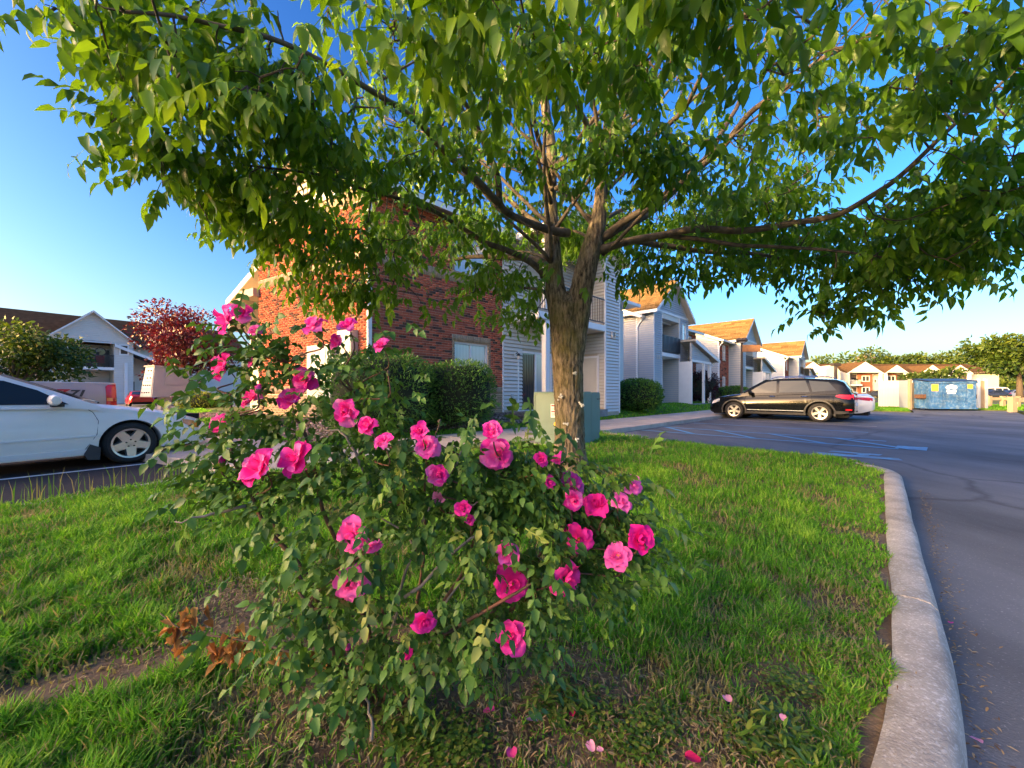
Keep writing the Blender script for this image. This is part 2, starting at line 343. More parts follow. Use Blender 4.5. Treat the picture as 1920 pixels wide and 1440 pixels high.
# kerb of the grass island, in poured sections
def arc(c, r, a0, a1, n=8): return [(c[0] + r * math.cos(math.radians(a0 + (a1 - a0) * i / n)), c[1] + r * math.sin(math.radians(a0 + (a1 - a0) * i / n))) for i in range(n + 1)]
kp = [(-3.5, 1.5), (-1.3, .62), (0, .18), (.8, -.03), (1.4, -.13), (2.0, -.165), (2.7, -.16), (3.6, -.13), (5.4, -.085), (6.4, -.06)] + arc((6.6, 1.0), 1.06, -85, -5, 10) + [(7.75, 2.2), (8.2, 3.8), (8.75, 5.52)]
KR = [PQ(p, q) for p, q in kp]
KLft = [Vector((-3.72, 5.2, 0)), Vector((-4.0, 4.45, 0)), Vector((-4.6, 3.2, 0)), Vector((-5.9, .9, 0)), Vector((-7.4, -1.8, 0))]
kerb = thing('kerb', None, None, kind='structure')
def resample(P, d):
    out = [P[0]]; acc = 0
    for a, b in zip(P[:-1], P[1:]):
        L = (b - a).length; k = max(1, int(round(L / d)))
        out += [a.lerp(b, (i + 1) / k) for i in range(k)]
    return out
def kerb_run(P, side, seclen=3.05):
    P = resample(catmull(P, 5), .18); prof = [(0, -.1), (.012, .03), (.03, .105), (.055, .128), (.10, .134), (.165, .132), (.185, .118), (.19, -.05)]
    acc = 0; start = 0; secs = []
    for i in range(1, len(P)):
        acc += (P[i] - P[i - 1]).length
        if acc > seclen or i == len(P) - 1: secs.append((start, i)); start = i; acc = 0
    for s0, s1 in secs:
        if s1 - s0 < 1: continue
        mb = MB(); vs = []; k = len(prof); n = s1 - s0 + 1
        for i in range(s0, s1 + 1):
            t = (P[min(i + 1, len(P) - 1)] - P[max(i - 1, 0)]).normalized(); nn = Vector((-t.y, t.x, 0)) * side
            off = t * (.007 if i == s0 else (-.007 if i == s1 else 0))
            for d, h in prof:
                w_ = .006 * mnoise.noise(P[i] * 2.5 + Vector((0, 0, d * 9)))
                vs.append(P[i] + off + nn * (d + w_) + Vector((0, 0, h + .004 * mnoise.noise(P[i] * 3 + Vector((5, 5, d * 20))))))
        fs = [(i * k + j, (i + 1) * k + j, (i + 1) * k + j + 1, i * k + j + 1) for i in range(n - 1) for j in range(k - 1)]
        if side < 0: fs = [f[::-1] for f in fs]
        fs += [tuple(range(k)), tuple(range((n - 1) * k, n * k))[::-1]]
        mb.add(vs, fs); mb.obj('kerb_section', M['kerb'], kerb, 40)
kerb_run(KR, 1); kerb_run(KLft, 1)

# walks: separate poured slabs
walk = thing('sidewalk', None, None, kind='structure')
def slab(poly, z1=.13):
    cx = sum(p[0] for p in poly) / len(poly); cy = sum(p[1] for p in poly) / len(poly)
    pl = [(x + (cx - x) * .006 / max(.3, math.hypot(x - cx, y - cy)), y + (cy - y) * .006 / max(.3, math.hypot(x - cx, y - cy))) for x, y in poly]
    i2 = [(x + (cx - x) * .014 / max(.3, math.hypot(x - cx, y - cy)), y + (cy - y) * .014 / max(.3, math.hypot(x - cx, y - cy))) for x, y in poly]
    n = len(pl); zz = z1 + random.uniform(-.004, .004)
    vs = [(x, y, -.12) for x, y in pl] + [(x, y, zz - .012) for x, y in pl] + [(x, y, zz) for x, y in i2]
    fs = [tuple(range(2 * n, 3 * n))]
    for r in (0, 1): fs += [(r * n + i, r * n + (i + 1) % n, (r + 1) * n + (i + 1) % n, (r + 1) * n + i) for i in range(n)]
    MB().add(vs, fs).obj('slab', M['concrete'], walk)
Fp = FARL - EL * .43
near_p0 = pq(*NL)[0]; far_p0 = pq(*Fp)[0]
Q0, Q1 = 5.5, 7.6
ps = [3.6 + 1.55 * i for i in range(19)]
slab([tuple(NL), tuple(PQ(ps[0], Q0)[:2]), tuple(PQ(ps[0], Q1)[:2]), tuple(Fp)])
for a, b in zip(ps[:-1], ps[1:]): slab([tuple(PQ(a, Q0)[:2]), tuple(PQ(b, Q0)[:2]), tuple(PQ(b, Q1)[:2]), tuple(PQ(a, Q1)[:2])])
sl = [.75 + 1.9 * i for i in range(12)]
lw = lambda s, d: tuple((NL if d == 0 else FARL - EL * .0 + DL * 0) + EL * s)
def lpt(s, d): return tuple(NL + EL * s + DL * d)
wl = (Fp - NL).dot(DL)
slab([tuple(NL), tuple(Fp), lpt(sl[0] + .0, wl), lpt(sl[0], 0)])
for a, b in zip(sl[:-1], sl[1:]): slab([lpt(a, 0), lpt(a, wl), lpt(b, wl), lpt(b, 0)])

# lawn surfaces
def lawn_h(X, Y):
    p = (X + Y) / R2; q = (Y - X) / R2
    dr = q - Q1; dl = (X - Fp.x) * DL.x + (Y - Fp.y) * DL.y
    d = np.minimum(dr, dl); amp = .2 + .12 * smooth(1, 4, p)
    h = .125 + amp * smooth(0, 2.0, d); h = np.where(d < 0, .125 + d * .8, h)
    fall = smooth(22, 28, Y - .3 * X) * smooth(-3, -9, X)
    h = h * (1 - fall) + fall * (-.36)
    return h + .02 * np.sin(X * 1.3) * np.cos(Y * 1.1) * (d > .5), d
def grid_mesh(name, xs, ys, zf, keep, m, kind='structure'):
    X, Y = np.meshgrid(xs, ys, indexing='ij'); Z = zf(X, Y); K = keep(X, Y)
    idx = np.arange(X.size).reshape(X.shape); k4 = K[:-1, :-1] & K[1:, :-1] & K[1:, 1:] & K[:-1, 1:]
    F = np.stack([idx[:-1, :-1], idx[1:, :-1], idx[1:, 1:], idx[:-1, 1:]], -1)[k4]
    me = mesh_np(name, np.stack([X, Y, Z], -1).reshape(-1, 3), F, m, smooth_=True); o = inst(name, me); return tag(o, kind=kind)
grid_mesh('lawn', np.arange(-60, 62, .5), np.arange(4, 75, .5), lambda X, Y: lawn_h(X, Y)[0], lambda X, Y: (lawn_h(X, Y)[1] > -.9) & ((X + Y) / R2 < 80), M['lawn'])
ISL = [tuple(v[:2]) for v in [PQ(p, q + .05) for p, q in kp[:10]] + [PQ(p - .03, q + .03) for p, q in kp[10:21]] + [PQ(7.71, 2.2), PQ(8.15, 3.8), PQ(8.7, 5.6)]]
ISL += [tuple(NL + Vector((-.05, .12))), (-3.62, 5.25), (-3.9, 4.4), (-4.5, 3.15), (-5.8, .9), (-7.3, -1.8)]
def isl_h(X, Y):
    p = (X + Y) / R2; q = (Y - X) / R2
    e = np.minimum(np.minimum(q - .05, 8 - p), 5.6 - q)
    return .108 + .10 * smooth(0, 2.0, e) + .03 * smooth(3, 6, p) * smooth(.3, 1.5, e) + .008 * np.sin(X * 5.1 + Y * 2) * np.sin(Y * 4.3)
grid_mesh('grass_island', np.arange(-6, 6, .055), np.arange(-1.0, 9.8, .055), isl_h, lambda X, Y: pip(ISL, X, Y), M['soil'])
# lawn past the end of the parking lot
fl = pql([(31.2, 5.4), (31.2, -.5), (37.4, -.5), (37.4, -4.9), (30.6, -4.7), (29.2, -45), (160, -60), (160, 40), (60, 30)])
b = MB(); b.prism(fl, -.5, .06); tag(b.obj('far_lawn', M['lawn']), kind='structure')
tag(MB().prism(pql([(53, 14), (53, -45), (58.5, -45), (58.5, 14)]), -.2, .075).obj('far_parking_lot', M['asphalt']), kind='structure')

# ------------------------------------------------------------------ grass blades
def blades(name, X, Y, Z, H, W_, m, lean=(.25, 1.0), rnd=None):
    n = len(X); a = RNG.random(n) * 2 * np.pi; l = lean[0] + (lean[1] - lean[0]) * RNG.random(n) ** 1.3
    dx, dy = np.cos(a), np.sin(a); b = a + np.pi / 2 + RNG.normal(0, .5, n); wx, wy = np.cos(b) * W_ / 2, np.sin(b) * W_ / 2
    r1 = H * .45 * l * .6; z1 = H * .55; r2 = H * l; z2 = H * np.clip(1.02 - .45 * l ** 2, .25, 1)
    P = np.stack([np.stack([X - wx, Y - wy, Z], -1), np.stack([X + wx, Y + wy, Z], -1),
                  np.stack([X + dx * r1 - wx * .8, Y + dy * r1 - wy * .8, Z + z1], -1), np.stack([X + dx * r1 + wx * .8, Y + dy * r1 + wy * .8, Z + z1], -1),
                  np.stack([X + dx * r2, Y + dy * r2, Z + z2], -1)], 1)
    F = np.array([[0, 1, 3], [0, 3, 2], [2, 3, 4]])[None] + (np.arange(n) * 5)[:, None, None]
    r = rnd if rnd is not None else RNG.random(n)
    me = mesh_np(name, P.reshape(-1, 3), F.reshape(-1, 3), m, np.repeat(r, 3), smooth_=True)
    return tag(inst(name, me), kind='stuff')
GR = [(0, (.36, .31, .14)), (.07, (.26, .29, .08)), (.13, (.09, .25, .02)), (.55, (.145, .38, .026)), (.85, (.23, .48, .038)), (1, (.34, .54, .07))]
M['grass'] = leafmat('grass_blade', GR, 'attr', transl=.45, rough=.55, tcol=(1.15, 1.15, .6), spec=.25)
def vnoise(X, Y, s, seed=0.0):
    return np.array([mnoise.noise((x * s + seed, y * s - seed, seed)) for x, y in zip(X, Y)])
BARE = [(-1.17, 1.62, .34, .19, -.6), (-.35, 1.12, .50, .28, 0), (.20, 1.22, .30, .3, .3), (-1.3, 1.28, .35, .12, .5), (-.5, 1.4, .4, .25, 0), (.95, 1.35, .16, .1, .7), (.35, 1.0, .3, .2, 0)]
def bare(X, Y):
    v = np.ones_like(X)
    for cx, cy, a, b_, r in BARE:
        dx, dy = X - cx, Y - cy; u = (dx * math.cos(r) + dy * math.sin(r)) / a; w_ = (-dx * math.sin(r) + dy * math.cos(r)) / b_
        v = np.minimum(v, smooth(.55, 1.5, np.hypot(u, w_)))
    return v
n0 = 480000
Yg = .75 + 9.2 * RNG.random(n0) ** 1.9; Xg = (RNG.random(n0) * 2 - 1) * (1.42 * Yg + .3)
k = pip(ISL, Xg, Yg); Xg, Yg = Xg[k], Yg[k]
pg, qg = pq(Xg, Yg)
KQ = lambda p: np.interp(p, [a for a, b_ in kp[:10]], [b_ for a, b_ in kp[:10]])
k = (qg > KQ(pg) + .20 + .03 * np.sin(pg * 9)) & (RNG.random(len(Xg)) < .10 + .90 * bare(Xg, Yg)); Xg, Yg = Xg[k], Yg[k]
cn = vnoise(Xg, Yg, 2.2, 3.1); fn = vnoise(Xg, Yg, 9.0, 8.2)
k = RNG.random(len(Xg)) < np.clip(1.05 + 1.1 * cn + .7 * fn, .4, 1); Xg, Yg, cn, fn = Xg[k], Yg[k], cn[k], fn[k]
dist = np.hypot(Xg, Yg); br = bare(Xg, Yg)
pg, qg = pq(Xg, Yg); edge = smooth(.2, .8, qg - KQ(pg)) * .45 + .55
Hg = (.046 + .046 * RNG.random(len(Xg)) + .05 * np.clip(fn + .3 * cn, -.4, .8)) * (.55 + .45 * br) * edge; Hg = np.clip(Hg, .02, .19)
Wg = .0050 * (1 + .18 * dist) * (.7 + .6 * RNG.random(len(Xg)))
dry = smooth(.4, 1.4, Xg) * smooth(2.6, 1.2, Yg) * .28 + (1 - br) * .35
tone = np.clip(.42 + .75 * cn + .35 * fn + RNG.normal(0, .24, len(Xg)) - (RNG.random(len(Xg)) < .05 + dry) * .75, 0, 1)
blades('grass', Xg, Yg, isl_h(Xg, Yg) - .008, Hg, Wg, M['grass'], rnd=tone)
print('island blades', len(Xg))
# seed stalks along the left kerb
n = 170; t = RNG.random(n); Xs = -3.75 - 1.7 * t + RNG.normal(0, .06, n) + .12; Ys = 5.0 - 3.1 * t + RNG.normal(0, .06, n)
blades('seed_grass', Xs, Ys, isl_h(Xs, Ys), .16 + .14 * RNG.random(n), np.full(n, .008), M['grass'], lean=(.05, .4), rnd=RNG.random(n) * .2)
# lawns past the walks
n = 260000; Yl = 6.5 + 26 * RNG.random(n) ** 1.5; Xl = (RNG.random(n) * 2 - 1) * 1.4 * Yl
hl, dl_ = lawn_h(Xl, Yl); pl_, ql_ = pq(Xl, Yl)
k = (dl_ > .03) & (hl > -.1) & (ql_ < 10.2) | ((dl_ > .03) & (Xl < -6) & (hl > -.2) & ~((pl_ > 3.5) & (ql_ > 8.4)))
k &= ~((ql_ > 8.05) & (pl_ > 2.4) & (pl_ < 11.6)); k &= ~((np.hypot(Xl + 9.2, (Yl - 13.2) * 1.6) < 2.3))
Xl, Yl, hl = Xl[k], Yl[k], hl[k]
blades('lawn_grass', Xl, Yl, hl - .01, .055 + .04 * RNG.random(len(Xl)), .014 + .0022 * Yl, M['grass'], rnd=np.clip(.5 + RNG.normal(0, .2, len(Xl)), .1, 1))
n = 60000; pf = 31.3 + 24 * RNG.random(n) ** 1.4; qf = 6 - 30 * RNG.random(n)
k = ~((pf < 37.6) & (qf < -.4) & (qf > -5.1)) & (pf < 52.8); pf, qf = pf[k], qf[k]; Xf, Yf = (pf - qf) / R2, (pf + qf) / R2
blades('far_grass', Xf, Yf, np.full(len(Xf), .055), .07 + .05 * RNG.random(len(Xf)), np.full(len(Xf), .11), M['grass'], rnd=np.clip(.5 + RNG.normal(0, .2, len(Xf)), .1, 1))

# mulch rock beds
def rocks(name, poly, n, hf, smin, smax):
    xs = [p[0] for p in poly]; ys = [p[1] for p in poly]
    X = RNG.uniform(min(xs), max(xs), n); Y = RNG.uniform(min(ys), max(ys), n); k = pip(poly, X, Y); X, Y = X[k], Y[k]
    T = np.array([(-.5, -.4, -.2), (.5, -.45, -.2), (.55, .4, -.2), (-.4, .5, -.2), (-.3, -.25, .25), (.3, -.3, .3), (.25, .3, .22), (-.3, .25, .3)])
    TF = np.array([(4, 5, 6), (4, 6, 7), (0, 1, 5), (0, 5, 4), (1, 2, 6), (1, 6, 5), (2, 3, 7), (2, 7, 6), (3, 0, 4), (3, 4, 7)])
    m_ = len(X); rot = rotz_np(RNG.random(m_) * 6.28) @ rotx_np(RNG.normal(0, .4, m_))
    s = np.stack([RNG.uniform(smin, smax, m_), RNG.uniform(smin, smax, m_), RNG.uniform(smin, smax, m_) * .8], -1)
    V, F, r = stamp(T, TF, np.stack([X, Y, hf(X, Y) + .01], -1), rot, s)
    return tag(inst(name, mesh_np(name, V, F, M['rock'], r)), kind='stuff')
rocks('mulch_rocks', pql([(2.3, 8.15), (11.8, 8.05), (11.8, 9.35), (4.4, 9.35), (2.2, 13.5), (1.2, 13.5)]), 16000, lambda X, Y: lawn_h(X, Y)[0], .04, .09)
ell = [(-9.2 + 2.2 * math.cos(a), 13.2 + 1.35 * math.sin(a)) for a in np.linspace(0, 6.28, 24)[:-1]]
rocks('mulch_rocks', ell, 4000, lambda X, Y: lawn_h(X, Y)[0], .06, .12)
# ------------------------------------------------------------------ buildings
BRV = np.array([(0, 0, 0), (1, 0, 0), (1, 0, 1), (0, 0, 1), (0, 1, 0), (1, 1, 0), (1, 1, 1), (0, 1, 1)], float)   # y = outwards
BRF = np.array([(4, 5, 6), (4, 6, 7), (0, 1, 5), (0, 5, 4), (3, 7, 6), (3, 6, 2), (0, 4, 7), (0, 7, 3), (1, 2, 6), (1, 6, 5)])
def seg_cut(a, b, holes):
    out = [(a, b)]
    for h0, h1 in holes:
        nx = []
        for s, e in out:
            if h1 <= s or h0 >= e: nx.append((s, e)); continue
            if h0 - s > .02: nx.append((s, h0))
            if e - h1 > .02: nx.append((h1, e))
        out = nx
    return out
def brick_wall(par, O, d, nrm, L, z0, z1, holes=(), course=.0714, blen=.2, gap=.0105, mats=('brick', 'brick_o'), singles=None, proud=.011, name='brick', soldier=False):
    """running bond; returns nothing.  singles(t, z) -> True: that brick is an object of its own"""
    O = Vector((O[0], O[1], 0)); d = Vector((d[0], d[1], 0)).normalized(); nrm = Vector((nrm[0], nrm[1], 0)).normalized()
    P, Sx, one = [], [], []
    if soldier:
        course, blen = z1 - z0, .0714 - gap
    n = max(1, int(round((z1 - z0) / course)))
    for r in range(n):
        zb = z0 + r * course; zc = zb + course / 2
        hs_ = [(h[0], h[1]) for h in holes if h[2] < zc < h[3]]
        t = -(blen + gap) / 2 * (0 if soldier else r % 2)
        while t < L:
            for s, e in seg_cut(max(t, 0), min(t + blen, L), hs_):
                if e - s < .025: continue
                if singles and len(one) < 300 and singles(s, zc) and e - s > .19: one.append((s, e, zb))
                else: P.append((s, zb)); Sx.append(e - s)
            t += blen + gap
    R3 = np.array([[d.x, nrm.x, 0], [d.y, nrm.y, 0], [0, 0, 1]])
    if P:
        P = np.array(P); m_ = len(P); pos = np.array([O + d * s + Vector((0, 0, zb + gap / 2)) for s, zb in P])
        scl = np.stack([np.array(Sx), proud + RNG.normal(0, .0012, m_), np.full(m_, course - gap)], -1)
        V, F, r = stamp(BRV, BRF, pos, np.repeat(R3[None], m_, 0), scl)
        o = inst(name, mesh_np(name, V, F, M[mats[0]], r), par); tag(o, kind='stuff')
    if one:
        key = '%s_%s' % (name, mats[1]); me = bpy.data.meshes.get(key) or mesh_np(key, BRV, BRF, M[mats[1]])
        for s, e, zb in one:
            p = O + d * s + Vector((0, 0, zb + gap / 2)); pr = proud + random.gauss(0, .0015)
            Mx = Matrix(((d.x * (e - s), nrm.x * pr, 0, p.x), (d.y * (e - s), nrm.y * pr, 0, p.y), (0, 0, course - gap, p.z), (0, 0, 0, 1)))
            inst(name, me, par, Mx)
def boards(par, O, d, nrm, L, z0, z1, holes=(), exp_=.127, m='siding', single=False, top=None, name='siding_board', kindname='siding'):
    """lapped boards; top(t) gives a sloping upper edge"""
    O = Vector((O[0], O[1], 0)); d = Vector((d[0], d[1], 0)).normalized(); nn = Vector((nrm[0], nrm[1], 0)).normalized()
    n = int(math.ceil((z1 - z0) / exp_)); mb = MB()
    for r in range(n):
        zb = z0 + r * exp_; zt = min(zb + exp_, z1); zc = (zb + zt) / 2
        hs_ = [(h[0], h[1]) for h in holes if h[2] < zc < h[3]]
        a, b = 0, L
        if top:
            ok = [t for t in np.linspace(0, L, 81) if top(t) > zt - .01]
            if not ok: continue
            a, b = min(ok), max(ok)
        for s, e in seg_cut(a, b, hs_):
            pts = []
            for t in (s, e):
                q = O + d * t
                pts += [q + nn * .001 + Vector((0, 0, zb + .028 * exp_ / .127)), q + nn * .040 + Vector((0, 0, zb + .028 * exp_ / .127)), q + nn * .040 + Vector((0, 0, zb + .04 * exp_ / .127)), q + nn * .014 + Vector((0, 0, zt))]
            fs = [(1, 5, 6, 2), (2, 6, 7, 3), (0, 4, 5, 1), (0, 1, 2, 3), (4, 7, 6, 5)]
            if single: MB().add(pts, fs).obj(name, M[m], par)
            else: mb.add(pts, fs)
    if not single and mb.v: tag(mb.obj(kindname, M[m], par), kind='stuff')
def bx(par, name, m, x0, x1, y0, y1, z0, z1, Mx=None): return MB().box(x0, x1, y0, y1, z0, z1, 0, Mx).obj(name, M[m] if isinstance(m, str) else m, par)
def frame2(O, d, nrm): # local matrix: x along wall, y outwards, z up
    d = Vector((d[0], d[1], 0)).normalized(); n = Vector((nrm[0], nrm[1], 0)).normalized()
    return Matrix(((d.x, n.x, 0, O[0]), (d.y, n.y, 0, O[1]), (0, 0, 1, O[2] if len(O) > 2 else 0), (0, 0, 0, 1)))
def window(par, Fm, t0, t1, z0, z1, kind='slider', fr=.05, depth=-.05, gm='glass_blind', blinds=True):
    """frame + panes in wall frame Fm"""
    mb = MB()
    for a in ((t0, t1, z0, z0 + fr), (t0, t1, z1 - fr, z1), (t0, t0 + fr, z0 + fr, z1 - fr), (t1 - fr, t1, z0 + fr, z1 - fr)): mb.box(a[0], a[1], depth - .02, depth + .05, a[2], a[3], 0, Fm)
    tm = (t0 + t1) / 2
    if kind == 'slider': mb.box(tm - fr * .5, tm + fr * .5, depth - .015, depth + .03, z0 + fr, z1 - fr, 0, Fm)
    if kind == 'hung': zm = (z0 + z1) / 2; mb.box(t0 + fr, t1 - fr, depth - .015, depth + .03, zm - fr * .4, zm + fr * .4, 0, Fm)
    wd = mb.obj('window', M['trim'], par)
    halves = ((t0 + fr, tm - fr * .5), (tm + fr * .5, t1 - fr)) if kind == 'slider' else ((t0 + fr, t1 - fr),)
    for i, (a, b) in enumerate(halves):
        MB().box(a, b, depth - .012, depth - .006 + .01 * i, z0 + fr, z1 - fr, 0, Fm).obj('pane', M[gm], wd)
    return wd
def shingle_roof(par, P0, ex, ey, nx_len, ny_len, m='roof', course=.14, thick=.05, name='shingle', tab=.3, clip=None):
    """real courses of tabs on a slope: P0 eave corner, ex along the eave, ey up the slope"""
    P0 = Vector(P0); ex = Vector(ex).normalized(); ey = Vector(ey).normalized(); nz = ex.cross(ey).normalized()
    if nz.z < 0: nz = -nz
    V, F, r = [], [], []; ny = int(ny_len / course) + 1; flip = ex.cross(ey).z < 0
    for j in range(ny):
        y0 = j * course; y1 = min(y0 + course * 1.05, ny_len + .02); x = -random.random() * tab
        while x < nx_len:
            x0 = max(0, x); x1 = min(nx_len, x + tab - .004); x += tab
            if x1 - x0 < .02 or (clip and not clip((x0 + x1) / 2, (y0 + y1) / 2)): continue
            h = .012 + random.random() * .006; n = len(V)
            V += [P0 + ex * x0 + ey * y0, P0 + ex * x1 + ey * y0, P0 + ex * x1 + ey * y0 + nz * h, P0 + ex * x0 + ey * y0 + nz * h, P0 + ex * x1 + ey * y1 + nz * .003, P0 + ex * x0 + ey * y1 + nz * .003]
            ff = [(n, n + 1, n + 2, n + 3), (n + 3, n + 2, n + 4, n + 5)]
            F += [f[::-1] for f in ff] if flip else ff; c = min(1, max(0, random.gauss(.5, .24))); r += [c, c]
    o = inst(name, mesh_np(name, np.array([tuple(v) for v in V]), F, M[m], r), par); tag(o, kind='stuff'); return o
def slab_poly(par, name, m, pts, d): return MB().extr(pts, d).obj(name, M[m], par)
def gable_roof_y(par, x0, x1, yf, yb, ze, zr, oh=.35, m='roof', tab=.3, course=.14, fasc=.2, detail=True):
    """ridge along y; gable end at yf (front, low y).  eave heights ze at walls x0,x1, ridge zr"""
    xm = (x0 + x1) / 2; sl = (zr - ze) / (xm - x0); roof = None
    ys = yf - oh; D = Vector((0, yb - ys, 0)); th = .14
    mb = MB()
    for sx, xe in ((-1, x0 - oh), (1, x1 + oh)):
        zz = ze - sl * oh
        mb.extr([(xe, ys, zz), (xm, ys, zr), (xm, ys, zr + th), (xe, ys, zz + th)], D)
    roof = mb.obj('roof', M['soffit'], par)
    for sx, xe in ((-1, x0 - oh), (1, x1 + oh)):
        zz = ze - sl * oh; up = Vector((xm - xe, 0, zr - zz))
        if detail: shingle_roof(roof, (xe + sx * .02, ys - .02, zz + th + .004), (0, 1, 0), up, yb - ys, up.length, m, course, tab=tab)
        else: MB().add([(xe, ys - .02, zz + th + .01), (xm, ys - .02, zr + th + .01), (xm, yb, zr + th + .01), (xe, yb, zz + th + .01)], [(0, 1, 2, 3)]).obj('shingles', M['roof_far'], roof)
        # rake board and eave fascia
        MB().extr([(xe - sx * .0, ys - .03, zz - .05), (xm, ys - .03, zr - .05), (xm, ys - .03, zr + th - .01), (xe, ys - .03, zz + th - .01)], (0, .028, 0)).obj('rake_board', M['trim'], roof)
        MB().box(min(xe, xe + sx * .03), max(xe, xe + sx * .03), ys - .02, yb, zz - .03, zz + th - .015).obj('fascia', M['trim'], roof)
    return roof

A45 = math.radians(45)
# ---- main brick building -------------------------------------------------------------
P0, QF = 4.31, 9.41
main = thing('apartment_building', 'red brick apartment building with grey siding porch behind the street tree', 'building', PQ(P0, QF), A45, group='apartment buildings')
LD = Vector((-.236, .9715, 0)).normalized(); LN = Vector((-LD.y, LD.x, 0)); LW = 5.34
Fr = frame2((0, 0, 0), (1, 0), (0, -1)); Fl = frame2((0, 0, 0), LD, LN)
JX = 4.64; TX = 8.95; TW = 1.12; TQ = -1.31; ZB = .42; ZE = 6.39; XE = TX + TW
mb = MB()      # mortar core behind the bricks, with window openings left as recesses
def wall_with_holes(mb, Fm, L, z0, z1, holes, th=.25):
    ts = sorted({0, L, *[h[0] for h in holes], *[h[1] for h in holes]})
    for a, b in zip(ts[:-1], ts[1:]):
        hh = sorted([(h[2], h[3]) for h in holes if h[0] <= a and h[1] >= b]); z = z0
        for h0, h1 in hh: mb.box(a, b, -th, 0, z, h0, 0, Fm); z = h1
        mb.box(a, b, -th, 0, z, z1, 0, Fm)
W1 = (2.66, 4.0, 1.40, 2.66); W2 = (2.66, 4.0, 4.76, 6.02)
wall_with_holes(mb, Fr, JX, 0.1, ZE, [W1, W2]); mb.obj('wall', M['mortar'], main)
mb = MB(); wall_with_holes(mb, Fl, LW, 0.1, ZE, []); mb.obj('wall', M['mortar'], main)
sur = lambda w_: (w_[0] - .1, w_[1] + .1, w_[2] - .0, w_[3] + .21)
H1 = [sur(W1), (W2[0] - .1, W2[1] + .1, W2[2], W2[3] + .21)]
brick_wall(main, (0, 0), (1, 0), (0, -1), JX, 1.3, 4.42, H1, singles=lambda t, z: 2.0 < z < 3.95 and t < 3.4 and random.random() < .80)
brick_wall(main, (0, 0), (1, 0), (0, -1), JX, 4.72, 6.2, H1)
brick_wall(main, (0, 0), LD, LN, LW, 1.3, 4.42); brick_wall(main, (0, 0), LD, LN, LW, 4.72, 6.02)
for (O, d, nn, L) in (((0, 0), (1, 0), (0, -1), JX), ((0, 0), LD, LN, LW)):
    brick_wall(main, O, d, nn, L, .2, 1.06, course=.0714, mats=('tanbrick', 'tanbrick_o'), name='base_brick')
    brick_wall(main, O, d, nn, L, 1.07, 1.29, mats=('tanbrick', 'tanbrick_o'), soldier=True, name='soldier_brick')
    brick_wall(main, O, d, nn, L, 4.43, 4.71, mats=('tanbrick', 'tanbrick_o'), soldier=True, name='band_brick', holes=[])
    brick_wall(main, O, d, nn, L, 6.03 if d == LD else 6.2, 6.38, mats=('tanbrick', 'tanbrick_o'), soldier=True, name='band_brick')
for w_ in (W1, W2):
    brick_wall(main, (w_[0] - .1, 0), (1, 0), (0, -1), w_[1] - w_[0] + .2, w_[3] + .005, w_[3] + .205, mats=('tanbrick', 'tanbrick_o'), soldier=True, name='lintel_brick', proud=.014)
    for s in (w_[0] - .1, w_[1]): brick_wall(main, (s, 0), (1, 0), (0, -1), .1, w_[2], w_[3], mats=('tanbrick', 'tanbrick_o'), blen=.1, name='jamb_brick', proud=.014)
    bx(main, 'window_sill', 'tanbrick_o', w_[0] - .12, w_[1] + .12, -.06, .1, w_[2] - .1, w_[2] - .002)
    wd = window(main, Fr, *w_, kind='slider', depth=-.09)
bl = MB()
for i in range(11): bl.box(W1[0] + .72 + i * .055, W1[0] + .755 + i * .055, .118, .121, W1[2] + .07, W1[3] - .07)
# downspout at the corner, gutter
mb = MB(); mb.box(-.05, .05, -.1, -.02, .45, 6.15); mb.tube([(0, -.06, 6.1), (0, -.2, 6.22), (0, -.36, 6.3)], .045, 8); mb.obj('downspout', M['trim'], main)
core = MB(); core.prism([(.1, .2), (XE - .08, .2), (XE - .08, 13), (.7, 13), (.7, 5.3), (-.2, 5.0)], .1, ZE - .3); core.obj('inner_core', M['tan_wall'], main)
# porch bay: boards, door, lamp, post, balcony, tower
D1 = (5.42, 7.15, .5, 2.52)
bx(main, 'wall', 'tan_wall', JX, XE, .0, .2, .2, ZE)
boards(main, (JX, -.002), (1, 0), (0, -1), .95, .50, 3.45, [], m='siding', single=True)
boards(main, (JX + .95, -.002), (1, 0), (0, -1), TX - JX - .95, .50, 3.45, [(D1[0] - JX - .95 - .07, D1[1] - JX - .95 + .07, .4, 2.6)], m='siding_tan', single=True)
boards(main, (JX, -.002), (1, 0), (0, -1), TX - JX, 3.75, ZE, [(1.2, 3.0, 3.7, 5.8)], m='siding_tan', single=False)
bx(main, 'corner_board', 'trim', JX - .01, JX + .05, -.03, 0, .45, ZE)
dr = MB()
for a in ((D1[0] - .07, D1[0], .42, 2.59), (D1[1], D1[1] + .07, .42, 2.59), (D1[0], D1[1], 2.52, 2.59), (D1[0], D1[1], .42, .50), ((D1[0] + D1[1]) / 2 - .04, (D1[0] + D1[1]) / 2 + .04, .5, 2.52)): dr.box(a[0], a[1], -.04, -.003, a[2], a[3])
dr = dr.obj('patio_door', M['trim'], main)
xm = (D1[0] + D1[1]) / 2
bx(dr, 'pane', 'glass', D1[0], xm - .04, -.008, -.003, .5, 2.52); bx(dr, 'pane', 'glass_blind', xm + .04, D1[1], -.012, -.004, .5, 2.52)
mb = MB()
for i in range(9): mb.tube([(D1[0] + .06 + i * .088, -.016, .52), (D1[0] + .06 + i * .088, -.016, 2.48)], .012, 5)
mb.obj('curtain_fold', M['curtain'], dr)
